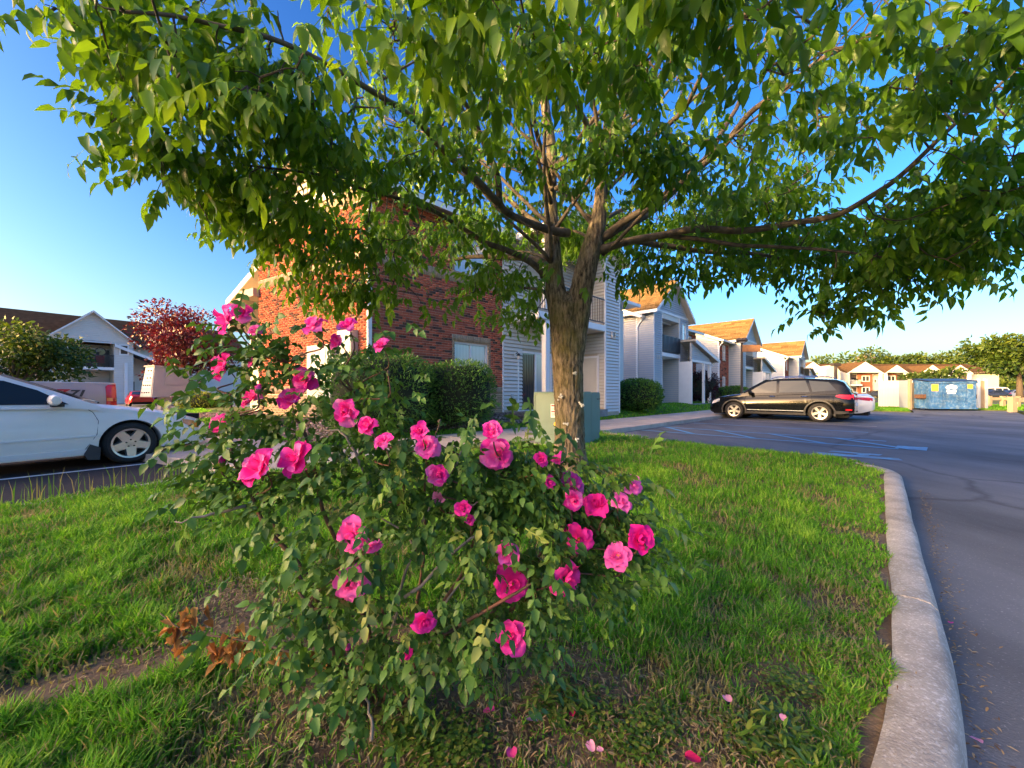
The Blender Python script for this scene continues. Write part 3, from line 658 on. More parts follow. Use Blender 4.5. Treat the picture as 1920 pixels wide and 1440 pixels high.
# two storey balcony
bx(main, 'patio_slab', 'pad', JX + .3, TX, TQ - .1, 0, .2, .47)
bal = MB().box(JX + .35, TX - .005, TQ, -.01, 3.52, 3.74).obj('balcony', M['trim'], main)
bx(bal, 'balcony_ceiling', 'soffit', JX + .37, TX - .01, TQ + .02, -.02, 3.49, 3.518)
rl = MB(); rl.box(JX + .4, TX - .01, TQ + .02, TQ + .06, 4.72, 4.76); rl.box(JX + .4, TX - .01, TQ + .02, TQ + .06, 3.82, 3.85); rl.obj('top_rail', M['rail'], bal)
me = MB().box(-.008, .008, -.008, .008, 3.85, 4.72).mesh('baluster', M['rail'])
for i in range(32): inst('baluster', me, bal, Matrix.Translation((JX + .46 + i * .12, TQ + .04, 0)))
PXc = 9.78 - P0
bx(main, 'porch_post', 'white_paint', PXc - .1, PXc + .1, TQ + .02, TQ + .2, .45, 3.52)
bx(main, 'porch_post', 'white_paint', PXc - .1, PXc + .1, TQ + .02, TQ + .2, 3.86, ZE)
bx(main, 'tower_core', 'tan_wall', TX + .03, XE - .03, TQ + .03, .18, .2, 6.4)
boards(main, (TX + .05, TQ + .03), (1, 0), (0, -1), TW - .1, .33, 6.5, m='siding', single=True)
boards(main, (TX + .03, .0), (0, -1), (-1, 0), -TQ - .06, .5, 6.4, [(.1, .95, .4, 2.6), (.0, 2, 3.45, 3.8)], m='siding_cream', single=False)
boards(main, (XE - .03, TQ + .05), (0, 1), (1, 0), 1.3, .33, 6.4, m='siding', single=False)
for x, y in ((TX, TQ), (XE - .06, TQ), ): bx(main, 'corner_board', 'trim', x, x + .06, y - .005, y + .06, .28, 6.45)
sd = bx(main, 'storage_door', 'siding_cream', TX - .03, TX + .02, -.95, -.1, .5, 2.5)
fr_ = MB(); fr_.box(TX - .05, TX + .0, -1.03, -.95, .46, 2.58); fr_.box(TX - .05, TX + .0, -.1, -.03, .46, 2.58); fr_.box(TX - .05, TX, -.95, -.1, 2.5, 2.58); fr_.obj('door_frame', M['trim'], main)
mb = MB(); mb.box(TX - .045, TX - .03, -.88, -.17, 1.5, 2.35); mb.box(TX - .045, TX - .03, -.88, -.17, .65, 1.3); mb.obj('door_panel', M['siding_cream'], sd)
# wall lamp
lm = bx(main, 'wall_lamp', 'white_paint', 5.18, 5.30, -.05, -.02, 2.36, 2.52)
mb = MB(); mb.tube([(5.24, -.05, 2.46), (5.24, -.12, 2.5), (5.24, -.17, 2.46)], .014, 6); mb.lathe([(0, .02), (.05, .0), (.075, -.06), (.07, -.07), (.0, -.07)], 10, 0, 'z', Matrix.Translation((5.24, -.18, 2.45))); mb.obj('lamp_arm', M['black'], lm)
mb = MB(); mb.lathe([(0, -.07), (.05, -.07), (.045, -.2), (0, -.2)], 10, 0, 'z', Matrix.Translation((5.24, -.18, 2.45))); mb.obj('lamp_glass', M['lamp_clear'], lm)
mb = MB(); mb.box(5.0, 5.12, -.06, -.02, .88, 1.06); mb.box(5.02, 5.10, -.075, -.06, .91, 1.03); mb.obj('outlet_cover', M['grey_metal'], main)
# house number (raised numerals)
def numerals(par, txt, Mx, size, m, depth=.02):
    cu = bpy.data.curves.new('numeral', 'FONT'); cu.body = txt; cu.size = size; cu.extrude = depth; cu.align_x = 'CENTER'
    tmp = bpy.data.objects.new('tmp', cu); me = bpy.data.meshes.new_from_object(tmp); bpy.data.objects.remove(tmp)
    me.materials.clear(); me.materials.append(m); return inst('house_number', me, par, Mx)
def wall_text(Fm, t, z, out=.02): return Fm @ Matrix.Translation((t, out, z)) @ Matrix(((1, 0, 0, 0), (0, 0, -1, 0), (0, 1, 0, 0), (0, 0, 0, 1))) @ Matrix.Scale(1, 4)
Ft = frame2((TX, TQ, 0), (1, 0), (0, -1))
def wt(Fm, t, z): 
    X = Fm.to_3x3() @ Vector((1, 0, 0)); Yo = Fm.to_3x3() @ Vector((0, 1, 0)); o = Fm @ Vector((t, .03, z))
    return Matrix(((X.x, 0, Yo.x, o.x), (X.y, 0, Yo.y, o.y), (0, 1, 0, o.z), (0, 0, 0, 1)))
numerals(main, '13', wt(Ft, .56, 3.28), .42, M['siding_tan'], .03)
# roofs: long gable, with the gable end over the lit left wall
eL = LD * (-.45); e0 = Vector((0, 0, 0)); e1 = LD * LW; mid = LD * (LW / 2); zr = ZE + .43 * LW / 2; oh = .5
mrb = MB()
def roof_plane(mb, a_eave, b_ridge, dirv, th=.16, lift=0):
    mb.extr([a_eave, b_ridge, b_ridge + Vector((0, 0, th)), a_eave + Vector((0, 0, th))], dirv)
Lx = Vector((XE + .6, 0, 0)); off = LN * oh
fe = e0 - LD * .45 + Vector((0, 0, ZE - .43 * .45)); be = e1 + LD * .45 + Vector((0, 0, ZE - .43 * .45)); rg = mid + Vector((0, 0, zr))
roof_plane(mrb, fe + off, rg + off, Lx - off); roof_plane(mrb, be + off, rg + off, Lx - off)
mroof = mrb.obj('roof', M['soffit'], main)
for ee in (fe, be):
    sl_ = MB().extr([ee + off + LN * .0, rg + off, rg + off + Vector((0, 0, .16)), ee + off + Vector((0, 0, .16))], LN * .03); sl_.obj('rake_board', M['trim'], mroof)
    shingle_roof(mroof, ee + off + Vector((0, 0, .165)), (Lx - off), rg - ee, (Lx - off).length, (rg - ee).length)
    MB().extr([ee + off, ee + off + Vector((0, 0, .15)), ee + off + Vector((0, 0, .15)) + (ee - rg).normalized() * .03, ee + off + (ee - rg).normalized() * .03], Lx - off).obj('fascia', M['trim'], mroof)
mb = MB(); mb.extr([e0 + Vector((0, 0, ZE)), e1 + Vector((0, 0, ZE)), rg], -LN * .1); mb.obj('gable_wall', M['tan_wall'], main)
boards(main, (LN.x * .012, LN.y * .012), LD, LN, LW, ZE + .2, zr - .05, m='siding_cream', top=lambda t: ZE + .43 * min(t, LW - t) - .02, exp_=.18)
mb = MB(); mb.box(0, LW, .02, .05, ZE - .0, ZE + .2, 0, Fl); mb.obj('frieze_board', M['trim'], main)
gr = gable_roof_y(main, JX + .6, XE - .02, TQ, 2.4, 6.45, 7.75, oh=.3)
mb = MB(); mb.extr([(JX + .6, TQ + .02, 6.45), (XE - .02, TQ + .02, 6.45), ((JX + .6 + XE) / 2, TQ + .02, 7.75)], (0, .1, 0)); mb.obj('gable_wall', M['siding'], main)
# eave and downspout right of the tower
ln = bx(main, 'link_wall', 'siding', XE, XE + 3.2, .3, .6, .2, 5.2)
mb = MB(); mb.box(XE - .0, XE + 3.1, -.55, .6, 5.22, 5.32); mb.box(XE, XE + 3.1, -.66, -.55, 5.2, 5.34); mb.obj('link_eave', M['trim'], main)
mb = MB(); mb.tube([(XE + .22, -.6, 5.2), (XE + .14, -.3, 4.9), (XE + .12, .2, 4.7)], .05, 8); mb.box(XE + .06, XE + .17, -1.12, -1.03, .4, 4.8); mb.obj('downspout', M['trim'], main)
# lower wing past the lit wall
wo = e1 - LN * .7
mb = MB(); Fw = frame2((wo.x, wo.y, 0), LD, LN)
mb.extr([Fw @ Vector(v) for v in ((0, 0, .1), (2.1, 0, .1), (2.1, 0, 4.55), (0, 0, 5.45))], Fw.to_3x3() @ Vector((0, -2.5, 0))); wing = mb.obj('wing_wall', M['siding_cream'], main)
mb = MB(); mb.extr([Fw @ Vector(v) for v in ((-.1, .55, 5.42), (2.55, .55, 4.28), (2.55, .55, 4.42), (-.1, .55, 5.56))], Fw.to_3x3() @ Vector((0, -3, 0))); mb.obj('wing_roof', M['soffit'], main)
mb = MB(); mb.extr([Fw @ Vector(v) for v in ((-.1, .58, 5.40), (2.58, .58, 4.24), (2.58, .58, 4.44), (-.1, .58, 5.6))], Fw.to_3x3() @ Vector((0, -.028, 0))); mb.obj('rake_board', M['trim'], main)
mb = MB(); mb.extr([Fw @ Vector(v) for v in ((-.05, .9, 4.45), (.9, .9, 4.45), (1.7, .9, 3.3), (1.5, .9, 3.2), (.75, .9, 4.2), (-.05, .9, 4.2))], Fw.to_3x3() @ Vector((0, -.9, 0))); mb.obj('porch_rake', M['tan_wall'], main)
# meters and boxes on the lit wall
mb = MB(); mb.box(.38, .95, .015, .22, 1.2, 2.72, 0, Fl); ub = mb.obj('utility_box', M['grey_metal'], main)
mb = MB(); mb.box(.41, .92, .22, .232, 1.25, 2.66, 0, Fl); mb.obj('box_lid', M['grey_metal'], ub)
mb = MB(); mb.box(1.2, 2.4, .015, .16, .9, 2.42, 0, Fl); ub = mb.obj('meter_cabinet', M['grey_metal'], main)
for i in range(2):
    for j in range(4):
        mb = MB(); mb.lathe([(0, .1), (.06, .1), (.075, .07), (.08, 0)], 14, 0, 'y', Fl @ Matrix.Translation((1.4 + j * .27, .16, 1.72 - i * .42))); mb.obj('meter', M['lamp_clear'] if j % 2 else M['grey_metal'], ub, 50)
for j in range(4): mb = MB(); mb.box(1.26 + j * .28, 1.5 + j * .28, .16, .172, 1.95, 2.36, 0, Fl); mb.obj('breaker_lid', M['grey_metal'], ub)

# ---- row of siding buildings ---------------------------------------------------------
def row_building(p, q, label, left, near, dz=0.0):
    r = thing('apartment_building', label, 'building', PQ(p, q), A45, group='apartment buildings')
    W_, zb, ze, za, zbal = 5.0, .4, 5.85, 7.75, 3.45
    x1 = 9.2; qm = 1.0; xl = -left; dm = 9.0
    single = near
    # cores
    core = MB(); core.box(0, W_, 2.6, dm, .1, ze); core.box(xl, x1, qm + .02, qm + dm, .1, 5.55); core.box(0, 1.05, .02, 2.6, .1, ze); core.box(3.6, W_, .02, 2.6, .1, ze); core.box(1.05, 3.6, .02, 2.6, 5.45, ze); core.obj('wall', M['siding_tan'], r)
    # long roof, ridge along x
    zel, zrl = 5.55, 7.45; yr = qm + dm / 2; oh = .4; sl = (zrl - zel) / (dm / 2)
    mb = MB()
    for ye in (qm - oh, qm + dm + oh): mb.extr([(xl - oh, ye, zel - sl * oh), (xl - oh, yr, zrl), (xl - oh, yr, zrl + .14), (xl - oh, ye, zel - sl * oh + .14)], (x1 - xl + 2 * oh, 0, 0))
    lr = mb.obj('long_roof', M['soffit'], r)
    up = Vector((0, yr - qm + oh, zrl - zel + sl * oh))
    shingle_roof(lr, (xl - oh - .02, qm - oh - .02, zel - sl * oh + .145), (1, 0, 0), up, x1 - xl + 2 * oh, up.length, tab=.3 if near else .9, course=.14 if near else .3)
    MB().extr([(xl - oh - .03, qm - oh, zel - sl * oh - .05), (xl - oh - .03, yr, zrl - .05), (xl - oh - .03, yr, zrl + .13), (xl - oh - .03, qm - oh, zel - sl * oh + .13)], (.028, 0, 0)).obj('rake_board', M['trim'], lr)
    MB().box(xl - oh, x1 + oh, qm - oh - .1, qm - oh - .002, zel - sl * oh - .02, zel - sl * oh + .12).obj('gutter', M['trim'], lr)
    mb = MB(); mb.extr([(xl, qm, 5.55), (xl, qm + dm, 5.55), (xl, yr, 7.4)], (.1, 0, 0)); mb.obj('gable_wall', M['siding_cream'], r)
    boards(r, (xl - .0, qm + dm), (0, -1), (-1, 0), dm, zb, 7.4, m='siding_row', exp_=.127 if near else .2, top=lambda t: 5.5 + (7.4 - 5.5) * (1 - abs(t - dm / 2) / (dm / 2)) if True else 9)
    boards(r, (0, 1.0 if left == 0 else qm), (0, -1), (-1, 0), 1.0, zb, ze, m='siding_row', exp_=.127 if near else .2)
    gr_ = gable_roof_y(r, 0, W_, 0, yr, ze, za, oh=.35, tab=.3 if near else .9, course=.14 if near else .3)
    mb = MB(); mb.box(1.7, 1.95, 2.2, 2.6, 7.0, 7.25); mb.obj('roof_vent', M['bronze'], gr_)
    mb = MB(); mb.extr([(0, 0.0, ze), (W_, 0.0, ze), (W_ / 2, 0.0, za)], (0, .1, 0)); mb.obj('gable_wall', M['siding_row'], r)
    boards(r, (0, -.0), (1, 0), (0, -1), W_, ze, za, m='siding_row', exp_=.127 if near else .2, top=lambda t: ze + (za - ze) * (1 - abs(t - W_ / 2) / (W_ / 2)) - .03)
    MB().box(0, W_, -.03, -.003, ze - .1, ze + .06).obj('frieze_board', M['trim'], r)
    ex = .127 if near else .2
    boards(r, (0.06, 0), (1, 0), (0, -1), .95, zb, ze - .1, m='siding_row', exp_=ex, single=single)
    boards(r, (3.62, 0), (1, 0), (0, -1), W_ - 3.68, zb, ze - .1, [(.32, .98, 4.35, 5.5)], m='siding_row', exp_=ex)
    for x in (0, 1.0, 3.56, W_ - .06): MB().box(x, x + .06, -.03, .03, zb - .05, ze - .1).obj('corner_board', M['trim'], r)
    window(r, frame2((0, 0, 0), (1, 0), (0, -1)), 3.96, 4.58, 4.38, 5.47, 'hung', depth=.0, gm='glass_blind')
    # recess: back wall, ceiling, balcony, lower door
    boards(r, (1.05, 2.59), (1, 0), (0, -1), 2.55, zb, 5.4, [(.8, 2.3, .4, 2.5), (.7, 2.3, zbal, 5.25)], m='siding_row', exp_=ex)
    boards(r, (3.6, .05), (0, 1), (-1, 0), 2.5, zb, 5.4, m='siding_row', exp_=ex)
    window(r, frame2((1.05, 2.59, 0), (1, 0), (0, -1)), .75, 2.25, zbal + .05, 5.2, 'slider', depth=.02, gm='glass')
    bal = MB().box(1.06, 3.6, -.06, 2.58, zbal - .22, zbal).obj('balcony', M['trim'], r)
    rb = MB(); rb.box(1.06, 3.6, -.05, -.01, zbal + .98, zbal + 1.02); rb.box(1.06, 3.6, -.05, -.01, zbal + .08, zbal + .11)
    for i in range(20): rb.box(1.12 + i * .128, 1.135 + i * .128, -.04, -.02, zbal + .1, zbal + 1.0)
    rb.obj('balcony_rail', M['rail'], bal)
    if near:
        tp = MB(); xs = np.linspace(1.08, 3.58, 26); pts = [(x, -.07 - .012 * math.sin(x * 9), zbal + .1) for x in xs] + [(x, -.065 - .02 * math.sin(x * 11), zbal + 1.05 - .07 * abs(math.sin(x * 3.1))) for x in xs]
        tp.add(pts, [(i, i + 1, i + 27, i + 26) for i in range(25)]); tp.obj('privacy_tarp', M['tarp'], bal)
        numerals(r, '1 5', wt(frame2((0, 0, 0), (1, 0), (0, -1)), .52, 3.02), .34, M['siding_tan'], .03)
    # entry porch: lean-to falling to the right
    pw, py, zt0, zt1 = 4.1, -.75, 4.25, 3.3; x0 = 3.55
    mb = MB(); mb.extr([(x0, py - .25, zt0), (x0 + pw + .35, py - .25, zt1 - .12), (x0 + pw + .35, py - .25, zt1), (x0, py - .25, zt0 + .12)], (0, 2.2, 0)); pr = mb.obj('porch_roof', M['soffit'], r)
    up = Vector((-(pw + .35), 0, zt0 - zt1 + .12)); shingle_roof(pr, (x0 + pw + .37, py - .27, zt1 + .005), (0, 1, 0), up, 2.2, up.length, 'roof_grey', tab=.3 if near else .9, course=.14 if near else .3)
    MB().extr([(x0, py - .28, zt0 - .1), (x0 + pw + .38, py - .28, zt1 - .2), (x0 + pw + .38, py - .28, zt1 + .0), (x0, py - .28, zt0 + .12)], (0, .028, 0)).obj('rake_board', M['trim'], pr)
    zh = 3.02
    mb = MB(); mb.extr([(x0, py, zh), (x0 + pw - .9, py, zh), (x0 + pw - .9, py, zt1 + .05), (x0, py, zt0 - .1)], (0, .1, 0)); mb.obj('porch_gable', M['siding_row'], r)
    boards(r, (x0, py), (1, 0), (0, -1), pw - .9, zh + .12, zt0, m='siding_row', exp_=ex, top=lambda t: zt0 - .1 - (zt0 - zt1 + .1) * t / pw)
    MB().box(x0, x0 + pw - .7, py - .04, py - .004, zh - .02, zh + .12).obj('porch_header', M['trim'], r)
    MB().box(x0 - .0, x0 + .09, py - .03, .0, zb, zh).obj('porch_pilaster', M['trim'], r)
    for x in (x0 + pw - 1.9, x0 + pw - .85): MB().box(x, x + .14, py, py + .14, .3, zh).obj('porch_post', M['white_paint'], r)
    mb = MB(); mb.tube([(x0 + pw + .3, py + .05, zt1 - .1), (x0 + pw - .3, py + .05, zt1 - .35), (x0 + pw - .6, py + .05, zt1 - .5), (x0 + pw - .6, py + .05, .35)], .05, 6); mb.obj('downspout', M['trim'], r)
    MB().box(x0 + .35, x0 + 1.35, .06 + qm - .12, .06 + qm - .06, .42, 2.5).obj('entry_door', M['siding_row'], r)
    MB().box(x0 - .1, x0 + pw, py - .1, qm, .1, .42).obj('porch_slab', M['pad'], r)
    # brick part at the left end, brick return at the right
    for a, b in (((xl + .06, -.4 if left else 0)) , ((6.6, x1 - .05))):
        if b - a < .5: continue
        Lb = b - a; holes = [(Lb * .35, Lb * .35 + .62, 3.95, 5.15), (Lb * .35, Lb * .35 + .62, 1.2, 2.45)]
        MB().box(a, b, qm - .03, qm, .2, 5.35).obj('brick_backing', M['mortar'], r)
        brick_wall(r, (a, qm - .03), (1, 0), (0, -1), Lb, .3, 5.3, holes, course=.0714 if near else .11, blen=.2 if near else .32)
        for h in holes: window(r, frame2((a, qm - .03, 0), (1, 0), (0, -1)), h[0], h[1], h[2], h[3], 'hung', depth=-.01, gm='glass_blind')
        for h in holes: MB().box(a + h[0] - .08, a + h[1] + .08, qm - .1, qm - .03, h[2] - .12, h[2]).obj('window_sill', M['tan_wall'], r)
    MB().box(xl - .03, xl + .06, qm - .04, qm + .05, .3, 5.4).obj('corner_board', M['trim'], r)
    MB().tube([(xl - .1, qm - .42, 5.35), (xl - .08, qm - .2, 5.1), (xl - .06, qm - .06, 4.9), (xl - .06, qm - .06, .4)], .05, 6).obj('downspout', M['trim'], r)
    return r
row_building(20.9, 9.7, 'grey siding apartment building with black tarp on its balcony, behind the round shrub', 0.0, True)
row_building(38.2, 9.7, 'grey siding apartment building with narrow brick corner, behind the lamp post', 3.0, False)
row_building(60.4, 9.0, 'farthest grey apartment building of the row, its end wall lit yellow', 3.0, False)
# ------------------------------------------------------------------ vehicles (x forward, y left, z up, origin on the ground)
def paint(name, col, rough=.3, coat=.8, var=.04, metal=.0): return mat(name, col, rough, metal=metal, var=var, scale=2.0, coat=coat)
PAINT = {'white': paint('white_car_paint', (.80, .78, .70), .35, .4), 'black': paint('black_car_paint', (.005, .006, .007), .10, .0), 'red': paint('red_car_paint', (.42, .008, .012), .25), 'maroon': paint('maroon_car_paint', (.20, .012, .018), .25),
         'tan': paint('champagne_paint', (.40, .34, .30), .35, .5, metal=.2), 'silver': paint('silver_paint', (.42, .43, .44), .3, metal=.3), 'dark': paint('dark_grey_paint', (.035, .038, .042), .25), 'navy': paint('navy_paint', (.03, .035, .06), .25)}
def car(name, label, cat, loc, head, sp, group=None):
    L, W, rw = sp['L'], sp['W'] / 2, sp['rw']; xr, xf = sp['wx']; ra = rw + sp.get('arch', .055); res = sp.get('res', .05)
    Z = lambda key, x: np.interp(x, [p[0] for p in sp[key]], [p[1] for p in sp[key]])
    t = thing(name, label, cat, loc, math.atan2(head.y, head.x), group)
    P = sp['paint']
    PAINT['black'].node_tree.nodes['Principled BSDF'].inputs['Specular IOR Level'].default_value = .22
    xs = set(np.round(np.arange(-L / 2, L / 2 + 1e-6, res), 4)) | {L / 2, -L / 2}
    for d in (.0, .03, .07, .12, .18): xs |= {-L / 2 + d, L / 2 - d}
    for xw in (xr, xf): xs |= {round(xw + ra * math.cos(a), 4) for a in np.linspace(0, math.pi, 17)}
    xs = np.array(sorted(xs)); n = len(xs)
    def hw(x):   # plan half width with rounded nose and tail
        dn = (L / 2 - x) / sp.get('nose', .75); dt = (x + L / 2) / sp.get('tail', .5)
        f = np.where(dn < 1, sp.get('nw', .72) + (1 - sp.get('nw', .72)) * np.sqrt(np.clip(1 - (1 - np.clip(dn, 0, 1)) ** 2, 0, 1)), 1.0)
        g = np.where(dt < 1, sp.get('tw', .80) + (1 - sp.get('tw', .80)) * np.sqrt(np.clip(1 - (1 - np.clip(dt, 0, 1)) ** 2, 0, 1)), 1.0)
        return W * np.minimum(f, g)
    sill = Z('sill', xs); zs = Z('shoulder', xs); zt = Z('top', xs); H = hw(xs)
    def bulge(x, z):
        a = float(Z('sill', x)); s_ = float(Z('shoulder', x)); r = np.clip((z - a) / max(.05, s_ - a), 0, 1)
        return .935 + .065 * math.sin(math.pi * min(1, r * .95 + .12)) - .03 * max(0, r - .75) / .25
    def side_y(x, z): return float(hw(np.array(x))) * bulge(x, z)
    zb = sill.copy()
    for xw in (xr, xf):
        k = np.abs(xs - xw) < ra; zb[k] = np.maximum(zb[k], rw + np.sqrt(np.maximum(ra ** 2 - (xs[k] - xw) ** 2, 0)))
    vr = np.array([0, .12, .28, .46, .64, .8, .92, 1.0]); wr = np.array([.08, .22, .45, .72, 1.0])
    rows = len(vr) + len(wr); V = []; F = []
    for sgn in (1, -1):
        o = len(V)
        for i, x in enumerate(xs):
            for v in vr:
                z = zb[i] + (zs[i] - zb[i]) * v; V.append((x + 0, sgn * H[i] * bulge(x, z), z))
            ys = H[i] * bulge(x, zs[i])
            for w_ in wr: V.append((x, sgn * ys * math.cos(w_ * math.pi / 2) if w_ < 1 else 0, zs[i] + (zt[i] - zs[i]) * math.sin(w_ * math.pi / 2) ** .8))
        for i in range(n - 1):
            for j in range(rows - 1):
                f = (o + i * rows + j, o + i * rows + j + 1, o + (i + 1) * rows + j + 1, o + (i + 1) * rows + j); F.append(f if sgn < 0 else f[::-1])
    half = n * rows
    for i, fl in ((0, 0), (n - 1, 1)):
        for j in range(rows - 1):
            f = (i * rows + j, i * rows + j + 1, half + i * rows + j + 1, half + i * rows + j); F.append(f if fl else f[::-1])
    # wheel arch returns
    for sgn, o in ((1, 0), (-1, half)):
        for xw in (xr, xf):
            ids = [i for i in range(n) if abs(xs[i] - xw) <= ra + 1e-6]; b0 = len(V)
            for i in ids: a = V[o + i * rows]; V.append((a[0], a[1] - sgn * .22, a[2]))
            for k in range(len(ids) - 1):
                f = (o + ids[k] * rows, o + ids[k + 1] * rows, b0 + k + 1, b0 + k); F.append(f if sgn > 0 else f[::-1])
    body = MB().add(V, F).obj('body', [PAINT[P]], t, 38)
    # dark underbody closing the wells
    mb = MB(); mb.box(-L / 2 + .15, L / 2 - .15, -W * .74, W * .74, .2, .75); mb.box(-L / 2 + .3, L / 2 - .3, -W * .9, W * .9, float(sill.min()) + .03, .32); mb.obj('underbody', M['well'], t)
    # cabin
    cab = sp.get('cabin')
    if cab:
        cx = [p[0] for p in cab]; cz = [p[1] for p in cab]; zr = max(cz)
        gx = np.array(sorted(set(list(np.round(np.arange(cx[0], cx[-1] + 1e-6, res * 1.2), 3)) + cx)))
        tum = sp.get('tumble', .80); yb_ = lambda x: float(hw(np.array(x))) * .945
        def cab_y(x, z):
            z0 = float(Z('shoulder', x)) - .02; return yb_(x) * (1 - (1 - tum) * np.clip((z - z0) / (zr - z0), 0, 1))
        V, F = [], []; vv = [0, .33, .66, .9, 1.0]; ww = [.12, .3, .6, 1.0]; rows2 = len(vv) + len(ww)
        for sgn in (1, -1):
            o = len(V)
            for x in gx:
                z0 = float(Z('shoulder', x)) - .03; h = float(np.interp(x, cx, cz)) - .03; h = max(h, z0 + .004)
                for v in vv:
                    z = z0 + (h - z0) * v; V.append((x, sgn * (cab_y(x, z) - (.02 if v == 1.0 else 0)), z))
                ye = cab_y(x, h) - .02
                for w_ in ww: V.append((x, sgn * ye * (1 - w_), h + .035 * math.sin(w_ * math.pi / 2) * min(1, (h - z0) / .2)))
            for i in range(len(gx) - 1):
                for j in range(rows2 - 1):
                    f = (o + i * rows2 + j, o + i * rows2 + j + 1, o + (i + 1) * rows2 + j + 1, o + (i + 1) * rows2 + j); F.append(f if sgn < 0 else f[::-1])
        MB().add(V, F).obj('cabin', [PAINT[sp.get('roofpaint', P)]], t, 40)
        for nm, poly in sp.get('glass', []):
            for sgn in (1, -1):
                pts = [(x, sgn * (cab_y(x, z) + .006), z) for x, z in poly]
                MB().extr(pts if sgn > 0 else pts[::-1], (0, -sgn * .012, 0)).obj(nm, M['glass_car'], t)
        for nm, (xa, za), (xb, zb_), fr in sp.get('screens', []):    # windshield / rear window between two heights
            d = Vector((xb - xa, 0, zb_ - za)); nrm = Vector((-d.z, 0, d.x)).normalized(); nrm = nrm if nrm.z > 0 else -nrm; V = []; F = []
            for i in range(5):
                x = xa + (xb - xa) * (.06 + .88 * i / 4); z = za + (zb_ - za) * (.06 + .88 * i / 4)
                for j in range(9):
                    y = (j / 4 - 1) * cab_y(x, z) * fr; V.append(Vector((x, y, z + .022 * (1 - (j / 4 - 1) ** 2))) + nrm * .012)
            for i in range(4):
                for j in range(8): F.append((i * 9 + j, i * 9 + j + 1, (i + 1) * 9 + j + 1, (i + 1) * 9 + j))
            MB().add(V, F).obj(nm, M['glass_car'], t, 180)
    # surface strips: patches lying on the body side
    def strip(nm, m, xlist, lo, hi, out=.008, both=True, par=t):
        for sgn in ((1, -1) if both else (both,)):
            V = []; F = []
            for x, a, b in zip(xlist, lo, hi):
                for k in range(4): z = a + (b - a) * k / 3; V.append((x, sgn * (side_y(x, z) + out), z))
            for i in range(len(xlist) - 1):
                for k in range(3): f = (i * 4 + k, (i + 1) * 4 + k, (i + 1) * 4 + k + 1, i * 4 + k + 1); F.append(f if sgn < 0 else f[::-1])
            o = len(V); V2 = [(v[0], v[1] - sgn * (out + .004), v[2]) for v in V]; nn = len(xlist)
            ring = [i * 4 for i in range(nn)] + [(nn - 1) * 4 + k for k in (1, 2, 3)] + [i * 4 + 3 for i in range(nn - 2, -1, -1)] + [2, 1]
            V += V2; F += [(ring[i], ring[(i + 1) % len(ring)], ring[(i + 1) % len(ring)] + o, ring[i] + o) for i in range(len(ring))]
            MB().add(V, F).obj(nm, m, par, 40)
    for a in sp.get('strips', []): strip(*a)
    # wheels
    wy = W - sp.get('tw_', .215) / 2 - .03; tw = sp.get('tw_', .215); ns = sp.get('spokes', 5); rr = sp.get('rr', .68) * rw
    tm = MB(); tm.lathe([(rr, -tw / 2 + .02), (rr + .01, -tw / 2), (rw - .05, -tw / 2 - .004), (rw - .015, -tw / 2 + .02), (rw, -tw / 2 + .05), (rw, tw / 2 - .05), (rw - .015, tw / 2 - .02), (rw - .05, tw / 2 + .004), (rr + .01, tw / 2), (rr, tw / 2 - .02), (rr - .015, 0)], 40, 0, 'y'); tme = tm.mesh('tyre', M['tyre'], 35)
    rm = MB(); rm.lathe([(rr + .004, tw / 2 - .008), (rr - .02, tw / 2 - .012), (rr - .03, tw / 2 - .05), (rr - .03, -tw / 2 + .03)], 40, 0, 'y')
    rm.lathe([(0, tw / 2 - .02), (.055, tw / 2 - .022), (.075, tw / 2 - .04), (.075, tw / 2 - .08)], 20, 0, 'y')
    for k in range(ns):
        for dd in ((0,) if not sp.get('twin') else (-.14, .14)):
            a = 2 * math.pi * k / ns + dd; ca, sa = math.cos(a), math.sin(a); wA, wB = (.062, .05) if not sp.get('twin') else (.024, .020)
            def pt(r, s, h): return (r * ca - s * sa, h, r * sa + s * ca)
            r0, r1 = .05, rr - .012; hA, hB = tw / 2 - .022, tw / 2 - .014
            v = [pt(r0, -wA, hA), pt(r0, wA, hA), pt(r1, wB, hB), pt(r1, -wB, hB)]; v += [pt(r0, -wA * 1.2, hA - .05), pt(r0, wA * 1.2, hA - .05), pt(r1, wB * 1.25, hB - .05), pt(r1, -wB * 1.25, hB - .05)]
            rm.add(v, [(0, 3, 2, 1), (0, 1, 5, 4), (1, 2, 6, 5), (2, 3, 7, 6), (3, 0, 4, 7)])
    rme = rm.mesh('rim', M['rim'], 30)
    dk = MB(); dk.lathe([(0, tw / 2 - .085), (rr - .032, tw / 2 - .085)], 24, 0, 'y'); dk.lathe([(0, tw / 2 - .075), (.15, tw / 2 - .075), (.15, tw / 2 - .09)], 20, 1, 'y'); dme = dk.mesh('brake_disc', [M['well'], M['plastic']])
    lug = MB()
    for k in range(5): lug.lathe([(0, tw / 2 - .004), (.010, tw / 2 - .004), (.012, tw / 2 - .025)], 8, 0, 'y', Matrix.Translation((.055 * math.cos(1.2566 * k + .6), 0, .055 * math.sin(1.2566 * k + .6))))
    lme = lug.mesh('lug_nut', M['plastic'])
    for x in (xr, xf):
        for sgn in (1, -1):
            Mx = Matrix.Translation((x, sgn * wy, rw)) @ Matrix.Rotation(0 if sgn > 0 else math.pi, 4, 'Z') @ Matrix.Rotation(sp.get('spin', .3), 4, 'Y')
            tq = inst('wheel', tme, t, Mx); inst('rim', rme, tq); inst('brake_disc', dme, tq); inst('lug_nut', lme, tq)
    return t, side_y, strip

def X(*a): return list(a)
